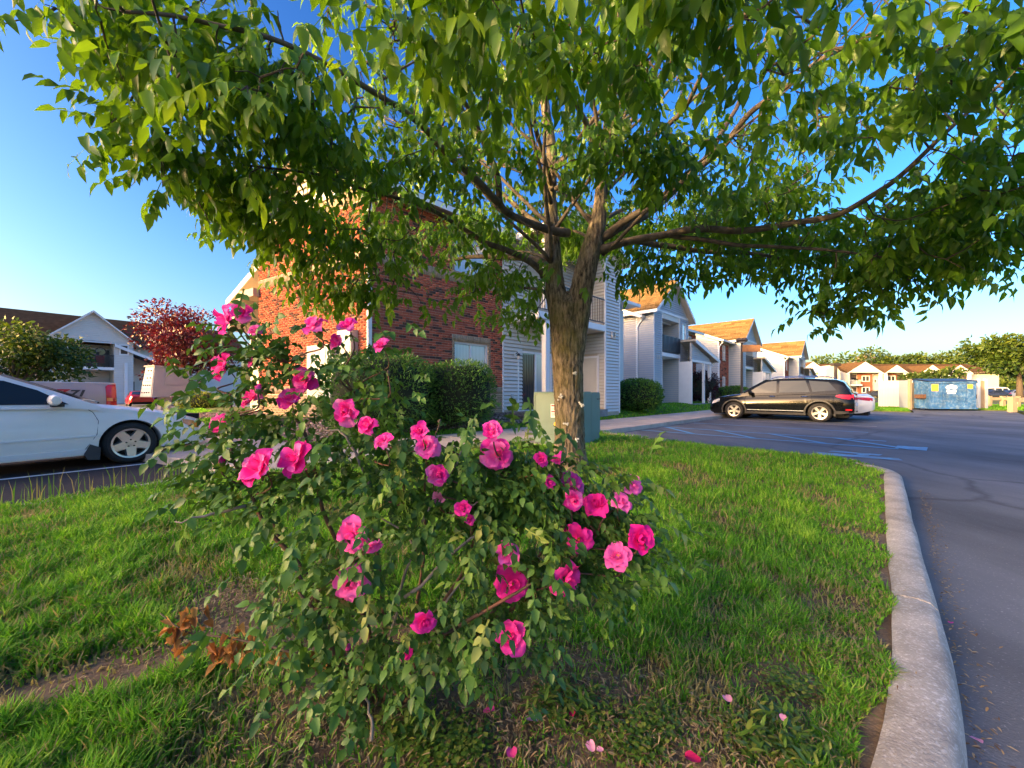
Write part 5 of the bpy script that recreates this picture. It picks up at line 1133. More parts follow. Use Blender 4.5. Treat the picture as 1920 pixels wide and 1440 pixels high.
clumps.sort(key=lambda p: np.min(np.linalg.norm(SKP - np.array(p), axis=1)))
leafpos, leafdir = [], []
for p in clumps:
    d = np.linalg.norm(nodes_ - np.array(p), axis=1) ; 
    par_out = nodes_[:, :2] - np.array([cx0, cy0]); j = int(np.argmin(d + .25 * np.maximum(0, np.linalg.norm(par_out, axis=1) - np.linalg.norm(np.array(p)[:2] - [cx0, cy0])) ))
    a = Vector(nodes_[j]); L_ = (p - a).length
    if L_ > .06:
        m_ = a.lerp(p, .5) + Vector((random.gauss(0, .06), random.gauss(0, .06), .05 + random.gauss(0, .04))) * min(1, L_ * 1.6)
        q1 = a.lerp(m_, .55); q2 = m_.lerp(p, .5) + Vector((0, 0, .02)); r0 = min(.022, .0045 + .010 * L_)
        pts = [a, q1, m_, q2, p]; twm.tube([q - TO for q in pts], [r0, r0 * .85, r0 * .65, r0 * .5, .0022], 5, cap=False)
        nodes_ = np.vstack([nodes_, [tuple(m_), tuple(q2)]]); dirv = (p - q2)
    else: dirv = Vector((random.gauss(0, 1), random.gauss(0, 1), 0))
    k = random.choice((2, 2, 3, 3, 4)); ang = math.atan2(dirv.y, dirv.x)
    for i in range(k):
        leafpos.append(p - dirv * random.random() * .5 + Vector((random.gauss(0, .03), random.gauss(0, .03), random.gauss(0, .03)))); leafdir.append(ang + random.uniform(-1.5, 1.5))
twm.obj('twig', M['twig'], tree)
leafpos = np.array([tuple(p) for p in leafpos]); leafdir = np.array(leafdir); nl = len(leafpos)
dcam = np.linalg.norm(leafpos - np.array([0, 0, CAMZ]), axis=1); vis = (np.abs(leafpos[:, 0]) < 1.34 * leafpos[:, 1] + .1) & (leafpos[:, 2] - CAMZ < 1.03 * leafpos[:, 1] + .1)
order = np.argsort(np.where(vis, dcam, 99)); singles = set(order[:300].tolist())
pr = np.random.default_rng(5); TPL = [compound(pr, pairs=int(pr.integers(2, 4))) for _ in range(6)]
pitch = RNG.normal(.25, .38, nl); scl = RNG.uniform(.8, 1.2, nl); ti = RNG.integers(0, 6, nl)
hi = np.clip((leafpos[:, 2] - 2.2) / 4, 0, 1)
tone = np.clip(.4 + RNG.normal(0, .2, nl) + .1 * (hi - .4), 0, 1)
Vs, Fs, rs, o = [], [], [], 0
keep = np.array([i not in singles for i in range(nl)])
for k in range(6):
    idx = np.where((ti == k) & keep)[0]; tv, tf = TPL[k]
    rot = rotz_np(leafdir[idx]) @ roty_np(pitch[idx]) @ rotx_np(RNG.normal(0, .3, len(idx)))
    V, F, r = stamp(tv, tf, leafpos[idx] - np.array(TO), rot, scl[idx], tone[idx]); Vs.append(V); Fs.append(F + o); rs.append(r); o += len(V)
cr = inst('crown', mesh_np('crown', np.concatenate(Vs), np.concatenate(Fs), M['tree_leaf'], np.concatenate(rs), smooth_=False), tree); tag(cr, kind='stuff')
LM = [mesh_np('ash_leaf', tv, tf, M['tree_leaf_o']) for tv, tf in TPL]
for i in singles:
    Mx = Matrix.Translation(Vector(leafpos[i]) - TO) @ Matrix.Rotation(leafdir[i], 4, 'Z') @ Matrix.Rotation(pitch[i], 4, 'Y') @ Matrix.Scale(scl[i], 4)
    inst('leaf', LM[ti[i]], tree, Mx)
print('tree leaves', nl, 'clumps', len(clumps))

# ------------------------------------------------------------------ the rose bush
rose = thing('rose_bush', 'tall rose bush with bright pink open blooms in the foreground grass', 'rose bush', (-.39, 1.2, .13)); RO = Vector((-.39, 1.2, .13))
PK = [(0, (.88, .02, .34)), (.5, (.95, .055, .45)), (1, (.95, .20, .58))]
M['petal'] = leafmat('rose_petal', PK, 'obj', transl=.38, rough=.6, spec=.15, tcol=(1.1, 1, 1)); 
def petal_grain(m):
    t = m.node_tree; L = t.links.new; b = t.nodes['Principled BSDF']; tc = N(t, 'ShaderNodeTexCoord'); sx = N(t, 'ShaderNodeSeparateXYZ'); L(tc.outputs['Object'], sx.inputs[0])
    cr = N(t, 'ShaderNodeValToRGB'); e = cr.color_ramp.elements; e[0].position = .05; e[0].color = (1.25, 3.2, 1.5, 1); e[1].position = .42; e[1].color = (1, 1, 1, 1); x = e.new(.95); x.color = (1.0, 1.5, 1.12, 1); L(sx.outputs[0], cr.inputs[0])
    mp = N(t, 'ShaderNodeMapping'); mp.inputs['Scale'].default_value = (1.2, 14, 1); nz = N(t, 'ShaderNodeTexNoise', Scale=2.5, Detail=3.0); L(tc.outputs['Object'], mp.inputs['Vector']); L(mp.outputs[0], nz.inputs['Vector'])
    mr = N(t, 'ShaderNodeMapRange'); mr.inputs[1].default_value = .3; mr.inputs[2].default_value = .7; mr.inputs[3].default_value = .78; mr.inputs[4].default_value = 1.12; L(nz.outputs[0], mr.inputs[0])
    src = b.inputs['Base Color'].links[0].from_socket
    a = N(t, 'ShaderNodeMix', data_type='RGBA', blend_type='MULTIPLY'); a.inputs['Factor'].default_value = 1; L(src, a.inputs['A']); L(cr.outputs[0], a.inputs['B'])
    c = N(t, 'ShaderNodeMix', data_type='RGBA', blend_type='MULTIPLY'); c.inputs['Factor'].default_value = 1; L(a.outputs['Result'], c.inputs['A']); L(mr.outputs[0], c.inputs['B']); L(c.outputs['Result'], b.inputs['Base Color'])
M['petal_big'] = leafmat('rose_petal_veined', PK, 'obj', transl=.38, rough=.6, spec=.15, tcol=(1.1, 1, 1)); petal_grain(M['petal_big'])
M['petal_old'] = leafmat('faded_petal', [(0, (.72, .16, .36)), (1, (.80, .35, .52))], 'obj', transl=.3, rough=.6)
RL = [(0, (.045, .11, .022)), (.5, (.085, .19, .03)), (.85, (.14, .27, .04)), (1, (.26, .30, .07))]
M['rose_leaf'] = leafmat('rose_leaf', RL, 'attr', transl=.25, rough=.42, spec=.3, tcol=(1.2, 1.3, .5)); M['rose_leaf_o'] = leafmat('rose_leaf_single', RL, 'obj', transl=.25, rough=.42, spec=.3, tcol=(1.2, 1.3, .5))
M['cane'] = mat('rose_cane', (.085, .075, .03), .7, var=.35, scale=12, col2=(.16, .06, .035)); M['cane_old'] = mat('old_grey_cane', (.24, .21, .17), .9, var=.3, scale=20); M['sepal'] = mat('sepal', (.09, .14, .03), .6, var=.3, scale=30)
M['stamen'] = mat('stamen', (.75, .42, .06), .7, var=.2, scale=60); M['dead_leaf'] = leafmat('dead_leaf', [(0, (.22, .08, .02)), (.5, (.48, .20, .045)), (1, (.65, .36, .09))], 'attr', transl=.25, rough=.7); M['dead_bloom'] = mat('withered_bloom', (.10, .07, .045), .9, var=.4, scale=40)
def petal(L, W_, cup, curl, seed, n=6, k=5):
    V, F = [], []
    for i in range(n + 1):
        t = i / n; wd = W_ * (math.sin(math.pi * min(1, t * .62 + .10)) ** .75) * (1 if t < .85 else 1 - (t - .85) * 2.2)
        for j in range(k + 1):
            s = (j / k - .5) * 2; y = s * wd / 2; x = L * t - .10 * L * s * s * t; z = cup * L * (t * t * .55) + .33 * cup * W_ * s * s * (.4 + .6 * t) - curl * L * max(0, t - .62) ** 2 * 3.2 * (1 + .3 * math.sin(s * 5 + seed))
            z += .03 * L * t * math.sin(s * 4 + seed * 2.1) ; V.append((x, y, z))
    for i in range(n):
        for j in range(k): a = i * (k + 1) + j; F.append((a, a + 1, a + k + 2, a + k + 1))
    return np.array(V), F
PETS = []
for i in range(5):
    v, f = petal(1.0, .92 + .12 * (i % 3), .5 + .1 * (i % 2), .55 + .25 * (i % 3), i * 1.7); mb = MB().add(v, f); PETS.append(mb.mesh('petal', M['petal_big'], 180))
PIN = []
for i in range(3): v, f = petal(1.0, .95, 1.0, .12, i * 2.3 + .5); PIN.append(MB().add(v, f).mesh('inner_petal', M['petal_big'], 180))
BL = [(418, 600, 66, 0), (452, 584, 40, 1), (478, 620, 28, 2), (585, 605, 50, 0), (650, 610, 44, 1), (632, 641, 40, 2), (714, 645, 38, 1), (412, 688, 56, 1), (470, 741, 60, 0), (543, 744, 48, 1), (569, 711, 50, 0), (648, 771, 58, 1), (408, 793, 44, 0), (689, 797, 42, 2), (717, 824, 42, 0), (480, 875, 84, 0), (548, 860, 70, 0), (786, 808, 40, 1), (800, 836, 50, 0), (820, 890, 48, 1), (822, 933, 27, 2), (868, 952, 36, 1), (881, 975, 25, 2), (922, 808, 42, 1), (933, 853, 68, 0), (1012, 861, 38, 2), (1072, 905, 58, 1), (1075, 937, 42, 1), (1117, 945, 56, 1), (1165, 941, 46, 1), (1190, 910, 44, 0), (1201, 1013, 60, 1), (1085, 1011, 62, 0), (1157, 1042, 60, 0), (952, 1037, 50, 1), (960, 1095, 74, 0), (1067, 1088, 74, 0), (957, 1195, 64, 1), (797, 1166, 48, 1), (657, 1005, 72, 0), (699, 1021, 42, 2), (657, 1093, 76, 0), (759, 1225, 32, 2), (474, 681, 26, 2), (1030, 905, 32, 2), (1045, 862, 26, 2)]
BUDS = [(484, 730, 15), (417, 865, 17), (653, 1216, 14), (755, 897, 20), (1052, 858, 20), (824, 790, 8), (728, 700, 10)]
tips = []
def look_rot(nv, spin):
    z = nv.normalized(); x = z.orthogonal().normalized(); y = z.cross(x); Mx = Matrix((x, y, z)).transposed().to_4x4(); return Mx @ Matrix.Rotation(spin, 4, 'Z')
npet = 0; rr_ = random.Random(11)
for bi, (u, v, d, style) in enumerate(BL):
    dep = .93 + .13 * rr_.random() + (.10 if v < 760 else 0) - (.07 if v > 980 else 0) + .10 * abs(u - 760) / 460; c = at(u, v, dep); R = d / FPX * dep / 2 * .98
    nv = Vector((rr_.gauss(.0, .4), -1 + rr_.gauss(0, .2), .50 + rr_.gauss(0, .3))); nv = (nv + Vector((u - 760, 0, 760 - v)) * .0007).normalized()
    Mx = Matrix.Translation(c - RO - nv * R * .25) @ look_rot(nv, rr_.random() * 6.28); hub = MB(); hub.lathe([(0, .02 * R), (.10 * R, .0), (.16 * R, -.1 * R), (.12 * R, -.22 * R), (0, -.26 * R)], 8)
    for k in range(5): a = k * 1.2566; hub.add([(.1 * R * math.cos(a - .5), .1 * R * math.sin(a - .5), -.1 * R), (.1 * R * math.cos(a + .5), .1 * R * math.sin(a + .5), -.1 * R), (.55 * R * math.cos(a), .55 * R * math.sin(a), -.28 * R)], [(0, 1, 2)])
    bl = hub.obj('bloom', M['sepal'], rose, None, Mx); rings = [(5, .98, -.05 + .28 * (style == 1) + .5 * (style == 2), 0), (5, .82, .38 + .2 * (style == 1) + .3 * (style == 2), .6)] + ([(4, .55, .95, .3)] if style else [(3, .5, .75, .2)])
    single = d >= 40 and npet < 285; joined = MB(); old = bi in (0, 5, 12, 20)
    for cnt, ln, el, ph in rings:
        for k in range(cnt):
            a = ph + 2 * math.pi * k / cnt + rr_.gauss(0, .14); e2 = el + rr_.gauss(0, .16); s = R * ln * rr_.uniform(.88, 1.1)
            me = rr_.choice(PIN if el > .7 else PETS); L_ = Matrix.Rotation(a, 4, 'Z') @ Matrix.Translation((.06 * R, 0, 0)) @ Matrix.Rotation(-e2, 4, 'Y') @ Matrix.Rotation(rr_.gauss(0, .15), 4, 'X') @ Matrix.Diagonal((s, s * rr_.uniform(.85, 1.1), s, 1))
            if single:
                inst('petal', me, bl, L_); npet += 1
            else: joined.add([L_ @ q.co for q in me.vertices], [tuple(p.vertices) for p in me.polygons])
    if not single: joined.obj('petals', M['petal_old'] if old else M['petal'], bl, 180)
    st_ = MB()
    if style == 0:
        for k in range(22): a = rr_.random() * 6.28; r_ = R * .16 * rr_.random(); h_ = R * rr_.uniform(.14, .24); st_.tube([(r_ * .4 * math.cos(a), r_ * .4 * math.sin(a), 0), (r_ * math.cos(a), r_ * math.sin(a), h_)], [.0006, .0014], 4)
        st_.obj('stamens', M['stamen'], bl)
    tips.append((c - nv * R * .5, nv))
for u, v, d in BUDS:
    c = at(u, v, 1.1); R = d / FPX * 1.1 / 2; mb = MB(); mb.lathe([(0, -.9 * R), (.45 * R, -.8 * R), (.75 * R, -.2 * R), (.6 * R, .6 * R), (.2 * R, 1.2 * R), (0, 1.3 * R)], 10, 0, 'z', Matrix.Translation(c - RO) @ look_rot(Vector((rr_.gauss(0, .3), rr_.gauss(0, .3), 1)), 0))
    b_ = mb.obj('bud', M['petal'] if d > 12 else M['dead_bloom'], rose, 180); tips.append((c - Vector((0, 0, R)), Vector((0, 0, 1))))
    mb = MB(); mb.lathe([(0, -1.2 * R), (.5 * R, -1.0 * R), (.8 * R, -.35 * R), (.72 * R, .1 * R)], 8, 0, 'z', Matrix.Translation(c - RO)); mb.obj('sepal', M['sepal'], b_)
# canes: main stems from the crown of the root, side shoots up to every bloom
base = Vector((-.35, 1.2, .13)); stems = []; cane = MB(); old = MB()
MAIN = [[(700, 1330, 1.2), (690, 1180, 1.2), (640, 1040, 1.18), (590, 880, 1.2), (560, 760, 1.2), (540, 680, 1.2)], [(690, 1335, 1.18), (620, 1200, 1.12), (560, 1060, 1.08), (490, 960, 1.1), (440, 850, 1.12), (430, 740, 1.15)],
        [(720, 1330, 1.2), (720, 1150, 1.22), (700, 980, 1.24), (680, 850, 1.25), (660, 740, 1.25)], [(740, 1335, 1.2), (790, 1200, 1.22), (860, 1080, 1.2), (920, 960, 1.2), (990, 900, 1.18)], [(750, 1330, 1.2), (850, 1230, 1.15), (960, 1140, 1.12), (1050, 1060, 1.1), (1120, 1000, 1.12)],
        [(730, 1335, 1.18), (780, 1240, 1.08), (850, 1180, 1.02), (930, 1130, 1.0), (1000, 1090, .98)], [(690, 1335, 1.15), (640, 1240, 1.05), (600, 1160, 1.0), (560, 1110, 1.0)], [(735, 1330, 1.25), (790, 1100, 1.35), (800, 960, 1.38), (800, 880, 1.36)], [(745, 1330, 1.2), (900, 1180, 1.3), (1000, 1050, 1.34), (1080, 960, 1.3)], [(700, 1330, 1.25), (600, 1150, 1.32), (520, 1000, 1.34), (470, 900, 1.3)]]
for pth in MAIN:
    P = catmull([at(*p) for p in pth], 6); n = len(P); P = [p + Vector((mnoise.noise(p * 6), mnoise.noise(p * 6 + Vector((5, 5, 5))), 0)) * .018 for p in P]; stems += P
    cane.tube([p - RO for p in P], [.0085 - .0055 * i / n for i in range(n)], 7)
for pth in ([(740, 1300, 1.14), (800, 1180, 1.12), (900, 1040, 1.14), (930, 985, 1.15)], [(720, 1240, 1.2), (760, 1080, 1.1), (800, 960, 1.1), (850, 880, 1.1), (870, 830, 1.1)], [(800, 1000, 1.1), (860, 960, 1.08), (900, 940, 1.08)], [(780, 1050, 1.08), (760, 1000, 1.08), (690, 960, 1.1)], [(690, 910, 1.12), (650, 820, 1.12), (600, 800, 1.14)], [(760, 1120, 1.05), (880, 1010, 1.06), (920, 1030, 1.05), (940, 1020, 1.05)], [(600, 1340, 1.1), (640, 1280, 1.12), (660, 1240, 1.14)], [(700, 1390, 1.0), (690, 1320, 1.05), (650, 1250, 1.1)], [(460, 950, 1.05), (380, 965, 1.0), (330, 978, .98)]):
    P = catmull([at(*p) for p in pth], 5); n = len(P); old.tube([p + Vector((random.gauss(0, .003), random.gauss(0, .003), random.gauss(0, .003))) - RO for p in P], [.005 - .0035 * i / n for i in range(n)], 6)
ST = np.array([tuple(p) for p in stems])
shoots = []
for c, nv in tips:
    d = np.linalg.norm(ST - np.array(c), axis=1) + np.maximum(0, ST[:, 2] - c.z + .06) * 3; a = Vector(ST[int(np.argmin(d))]); L_ = (c - a).length
    pts = catmull([a, a.lerp(c, .45) + Vector((random.gauss(0, .02), random.gauss(0, .02), -.02)), c - (nv * .4 + Vector((0, 0, .6))).normalized() * min(.06, L_ * .3), c], 4); shoots += pts
    cane.tube([p - RO for p in pts], np.linspace(.0034, .0018, len(pts)), 5)
cane.obj('cane', M['cane'], rose, 180); old.obj('dead_cane', M['cane_old'], rose, 180)
cand = stems + shoots * 2; pos, yaw, pit = [], [], []
def bush_ok(p):
    if p.y < .3: return False
    u = 960 + p.x / p.y * FPX; v = HOR - (p.z - CAMZ) / p.y * FPX
    return True
rl_ = random.Random(23)
shy = [(c_, (nv_ + Vector((0, -.8, 0))).normalized(), .040 + .00035 * b_[2]) for (c_, nv_), b_ in zip(tips, BL)]
for _ in range(22000):
    if len(pos) >= 2300: break
    p = rl_.choice(cand); q = p + Vector((rl_.gauss(0, .06), rl_.gauss(0, .06), rl_.gauss(0, .05)))
    if q.z < .16 or q.y < .72: continue
    if q.z > 1.0 and rl_.random() < .5: continue
    if any((q - c_).length < .16 and (q - c_).dot(dn_) > -.01 and ((q - c_) - dn_ * (q - c_).dot(dn_)).length < r_ for c_, dn_, r_ in shy): continue
    pos.append(tuple(q)); a = math.atan2(q.y - 1.2 + rl_.gauss(0, .25), q.x + .35 + rl_.gauss(0, .3)); yaw.append(a + rl_.gauss(0, .6)); pit.append(rl_.gauss(.15, .45))
pos = np.array(pos); yaw = np.array(yaw); pit = np.array(pit); nr = len(pos)
def rose_leaf(rng): return compound(rng, pairs=2, L=.027, W_=.0172, rl=.050, hang=.45)
RT = [rose_leaf(pr) for _ in range(5)]; ti = RNG.integers(0, 5, nr); sc = RNG.uniform(.7, 1.3, nr)
order = np.argsort(np.linalg.norm(pos - np.array([0, 0, CAMZ]), axis=1) / sc); singles = set(order[:300].tolist()); keep = np.array([i not in singles for i in range(nr)])
Vs, Fs, rs, o = [], [], [], 0
for k in range(5):
    idx = np.where((ti == k) & keep)[0]; tv, tf = RT[k]; rot = rotz_np(yaw[idx]) @ roty_np(pit[idx]) @ rotx_np(RNG.normal(0, .4, len(idx)))
    V, F, r = stamp(tv, tf, pos[idx] - np.array(RO), rot, sc[idx], np.clip(RNG.normal(.42, .22, len(idx)), 0, 1)); Vs.append(V); Fs.append(F + o); rs.append(r); o += len(V)
tag(inst('foliage', mesh_np('rose_foliage', np.concatenate(Vs), np.concatenate(Fs), M['rose_leaf'], np.concatenate(rs)), rose), kind='stuff')
RLM = [mesh_np('rose_leaf', tv, tf, M['rose_leaf_o']) for tv, tf in RT]
for i in singles: inst('leaf', RLM[ti[i]], rose, Matrix.Translation(Vector(pos[i]) - RO) @ Matrix.Rotation(yaw[i], 4, 'Z') @ Matrix.Rotation(pit[i], 4, 'Y') @ Matrix.Scale(sc[i], 4))
# withered shoot with brown leaves low on the left
mb = MB(); dp = catmull([at(620, 1250, 1.1), at(520, 1215, 1.08), at(420, 1195, 1.1), at(350, 1185, 1.12), at(300, 1150, 1.14)], 6); mb.tube([p - RO for p in dp], np.linspace(.004, .0015, len(dp)), 6); dt = mb.obj('withered_shoot', M['dead_bloom'], rose, 180)
dv, df, dr, o = [], [], [], 0
for u, v in ((325, 1205), (335, 1225), (315, 1190), (360, 1160), (372, 1172), (350, 1170), (410, 1240), (420, 1220), (430, 1210), (445, 1230), (455, 1215), (465, 1235), (440, 1195), (470, 1205), (405, 1225), (330, 1200), (575, 1255), (585, 1245), (600, 1250), (520, 1240), (345, 1215), (425, 1245), (450, 1245)):
    for k in range(4):
        lv, lf = leaflet(.032, .017, rl_.uniform(-.9, 1.0), rl_.uniform(.4, 1.3)); R3 = np.array(Matrix.Rotation(rl_.random() * 6.28, 3, 'Z') @ Matrix.Rotation(rl_.uniform(.2, 1.6), 3, 'Y') @ Matrix.Rotation(rl_.gauss(0, .8), 3, 'X'))
        dv.append(lv @ R3.T + np.array(at(u + rl_.gauss(0, 8), v - 12 + rl_.gauss(0, 8), 1.1) - RO)); df.append(lf + o); o += len(lv); dr += [rl_.random()] * len(lf)
inst('dead_leaves', mesh_np('dead_leaves', np.concatenate(dv), np.concatenate(df), M['dead_leaf'], dr), dt)

# ------------------------------------------------------------------ clipped shrubs
def shrubmat(nm, a, b_, c): return leafmat(nm, [(0, a), (.6, b_), (1, c)], 'attr', transl=.2, rough=.55, tcol=(1.1, 1.2, .5))
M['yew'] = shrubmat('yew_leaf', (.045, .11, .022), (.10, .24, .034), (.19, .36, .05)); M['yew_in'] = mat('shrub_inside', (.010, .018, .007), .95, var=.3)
M['box'] = shrubmat('boxwood_leaf', (.04, .11, .014), (.09, .22, .026), (.16, .31, .036)); M['barb'] = shrubmat('barberry_leaf', (.02, .006, .010), (.045, .010, .018), (.09, .02, .028)); M['lime'] = shrubmat('lime_leaf', (.10, .14, .015), (.19, .23, .02), (.3, .32, .04))
def shrub(name, label, cat, c, rx, ry, h, m, n, ls=.05, rot=0.0, sq=2.6, group=None, rag=.06, wide=.3):
    t = thing(name, label, cat, c, rot, group); mb = MB(); nu, nv_ = 28, 14; V = []; F = []
    def surf(a, e, k=1.0):
        f = lambda w_, p: math.copysign(abs(w_) ** p, w_); p = 2 / sq
        x = f(math.cos(e), p) * f(math.cos(a), 1) * rx * k; y = f(math.cos(e), p) * f(math.sin(a), 1) * ry * k; z = h * .5 + f(math.sin(e), p) * h * .5 * k
        d = 1 + rag * mnoise.noise(Vector((x * 2.2, y * 2.2, z * 2.2)) + Vector(c)); return Vector((x * d, y * d, max(.02, h * .5 + (z - h * .5) * d)))
    for i in range(nv_ + 1):
        for j in range(nu): V.append(surf(2 * math.pi * j / nu, -math.pi / 2 + math.pi * i / nv_, .86))
    for i in range(nv_):
        for j in range(nu): F.append((i * nu + j, i * nu + (j + 1) % nu, (i + 1) * nu + (j + 1) % nu, (i + 1) * nu + j))
    mb.add(V, F); mb.obj('branches', M['yew_in'], t, 180)  # near-black inner shell, shade inside the shrub put into its colour
    P = []; Q = []; Tn = []
    for _ in range(n):
        a = random.random() * 6.283; e = math.asin(random.uniform(-.85, 1)); k = random.uniform(.86, 1.03); p = surf(a, e, k); nn = (surf(a, e, 1.1) - surf(a, e, .9)).normalized()
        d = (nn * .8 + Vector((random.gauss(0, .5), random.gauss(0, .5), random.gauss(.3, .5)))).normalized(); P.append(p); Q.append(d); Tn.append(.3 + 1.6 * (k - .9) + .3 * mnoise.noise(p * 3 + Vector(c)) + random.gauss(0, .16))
    P = np.array([tuple(p) for p in P]); X_ = np.array([tuple(p) for p in Q]); rv = RNG.normal(size=X_.shape); Yv = np.cross(X_, rv); Yv /= np.linalg.norm(Yv, axis=1)[:, None]; Zv = np.cross(X_, Yv)
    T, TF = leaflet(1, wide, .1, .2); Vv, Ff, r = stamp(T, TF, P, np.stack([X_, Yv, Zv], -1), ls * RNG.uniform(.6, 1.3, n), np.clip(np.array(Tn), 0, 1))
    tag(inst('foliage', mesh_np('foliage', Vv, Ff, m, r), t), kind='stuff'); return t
gz = lambda x, y: float(lawn_h(np.array([float(x)]), np.array([float(y)]))[0][0])
def gpt(u, v, z): Y = FPX * (CAMZ - z) / (v - HOR); return Vector(((u - 960) / FPX * Y, Y, z))
c1 = Vector((-2.98, 8.9, .18)); c2 = Vector((-1.36, 10.1, .24))
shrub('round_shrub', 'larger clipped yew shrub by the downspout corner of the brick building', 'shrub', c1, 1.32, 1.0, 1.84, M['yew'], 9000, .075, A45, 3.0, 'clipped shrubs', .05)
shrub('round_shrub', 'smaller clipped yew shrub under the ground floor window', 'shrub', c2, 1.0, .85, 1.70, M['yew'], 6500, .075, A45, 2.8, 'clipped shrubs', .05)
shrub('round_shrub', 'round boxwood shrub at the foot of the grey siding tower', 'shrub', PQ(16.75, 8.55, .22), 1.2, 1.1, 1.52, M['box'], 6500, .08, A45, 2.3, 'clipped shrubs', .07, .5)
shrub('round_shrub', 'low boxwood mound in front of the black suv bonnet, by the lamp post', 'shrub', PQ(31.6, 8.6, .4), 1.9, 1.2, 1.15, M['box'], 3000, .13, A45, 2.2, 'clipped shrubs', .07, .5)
shrub('barberry_bush', 'dark purple barberry bush behind the porch posts', 'bush', PQ(28.2, 9.6, .4), 1.7, .9, 2.1, M['barb'], 3600, .16, A45, 2.0, None, .45, .25)
shrub('lime_bush', 'small yellow green bush beside the purple tree', 'bush', Vector((-14.6, 18.1, .18)), 1.05, .8, .95, M['lime'], 1800, .10, 0, 2.0, None, .25, .4)

# ------------------------------------------------------------------ background trees
def far_tree(name, label, c, h, r, m, seed, n=2600, ls=.3, base=.25, trunk_r=.14, group='background trees', flat=1.0, lobes=9, tm='twig'):
    rg = random.Random(seed); t = thing(name, label, 'tree', c, rg.random() * 6, group); mb = MB(); ht = h * base
    mb.tube([(0, 0, -.3), (0, 0, ht * .6), (.05, .03, ht), (.0, .05, h * .75)], [trunk_r * 1.3, trunk_r, trunk_r * .8, .02], 9); LB = []
    for k in range(lobes):
        a = rg.random() * 6.283; rr0 = r * rg.uniform(.25, .72) if k else 0; zc = ht + (h - ht) * (rg.uniform(.2, .78) if k else .7); rad = r * rg.uniform(.34, .52)
        p = Vector((rr0 * math.cos(a), rr0 * math.sin(a), zc)); LB.append((p, rad)); mb.tube([(0, 0, ht * .9 + rg.random() * .2 * h), p * .5 + Vector((0, 0, ht * .55)), p], [trunk_r * .45, trunk_r * .3, .015], 6)
    mb.obj('trunk', M[tm], t, 180); P, D, Tn = [], [], []
    for _ in range(n):
        p0, rad = rg.choice(LB); d = Vector((rg.gauss(0, 1), rg.gauss(0, 1), rg.gauss(0, 1))).normalized(); k = rg.random() ** .45
        p = p0 + Vector((d.x, d.y, d.z * .75 * flat)) * rad * k
        if mnoise.noise(p * (2.2 / r) + Vector((seed, 0, 0))) < -.22: continue
        P.append(p); D.append((d + Vector((rg.gauss(0, .7), rg.gauss(0, .7), rg.gauss(-.2, .6)))).normalized()); Tn.append(.45 + .25 * d.z + rg.gauss(0, .2))
    P = np.array([tuple(p) for p in P]); X_ = np.array([tuple(p) for p in D]); rv = RNG.normal(size=X_.shape); Yv = np.cross(X_, rv); Yv /= np.linalg.norm(Yv, axis=1)[:, None]; Zv = np.cross(X_, Yv)
    T, TF = leaflet(1, .55, .2, .2); V, F, rr1 = stamp(T, TF, P, np.stack([X_, Yv, Zv], -1), ls * RNG.uniform(.6, 1.3, len(P)), np.clip(np.array(Tn), 0, 1))
    tag(inst('crown', mesh_np('crown', V, F, m, rr1), t), kind='stuff'); return t
M['plum'] = leafmat('plum_leaf', [(0, (.035, .006, .012)), (.5, (.085, .012, .022)), (1, (.16, .024, .03))], 'attr', transl=.3, rough=.4, tcol=(1.3, .6, .6), spec=.5)
M['far_leaf'] = leafmat('far_leaf', [(0, (.02, .05, .01)), (.5, (.05, .095, .014)), (1, (.10, .14, .02))], 'attr', transl=.3, rough=.5, tcol=(1.3, 1.3, .5))
M['far_dry'] = leafmat('far_bud_leaf', [(0, (.13, .10, .06)), (1, (.25, .22, .12))], 'attr', transl=.2, rough=.6)
far_tree('plum_tree', 'purple leaved plum tree beside the pale two storey building', Vector((-15.9, 18.6, .15)), 5.4, 2.6, M['plum'], 4, 15000, .15, .16, .11, None, 1.25, 12)
far_tree('leafy_tree', 'green tree with yellow lit leaves behind the stop sign', Vector((-32.8, 25.5, -.2)), 6.2, 4.3, M['far_leaf'], 12, 7000, .28, .2, .2, None, 1.0, 14)
for i, (u, vtop, Y, r, lab, mm, fl) in enumerate(((1545, 662, 100, 7, 'far tree behind the white gable at the left end of the long building', 'far_leaf', 1), (1612, 655, 112, 4.5, 'bare budding pale tree left of the tallest far tree', 'far_dry', 1), (1640, 645, 105, 6.5, 'tallest green tree behind the long far building', 'far_leaf', 1.3), (1665, 662, 104, 5.5, 'darker rounded tree touching the right of the tallest far tree', 'far_leaf', 1),
        (1718, 657, 108, 5, 'sparse tree above the middle of the long far roof', 'far_leaf', 1), (1743, 660, 108, 5, 'low wide tree between the sparse tree and the tall narrow one', 'far_leaf', .8), (1768, 655, 106, 5, 'narrow tree right of the middle above the long far roof', 'far_leaf', 1.2), (1838, 648, 100, 6, 'far tree just left of the big lit tree', 'far_leaf', 1))):
    h = (HOR - vtop) / FPX * Y + CAMZ; far_tree('leafy_tree', lab, Vector(((u - 960) / FPX * Y, Y, 0)), h, r, M[mm], 30 + i, 1500, .75, .3, .3, 'background trees', fl)
far_tree('leafy_tree', 'big yellow lit tree at the right edge above the parked far cars', Vector((65.0, 49.5, 0)), 8.9, 4.7, M['far_leaf'], 91, 6500, .5, .3, .3, 'background trees', 1.0, 14)
far_tree('leafy_tree', 'small round lit tree in front of the long building, behind the dumpster', Vector((48.2, 44.5, 0)), 3.9, 2.6, M['far_leaf'], 92, 2500, .35, .3, .15, 'background trees', .7)

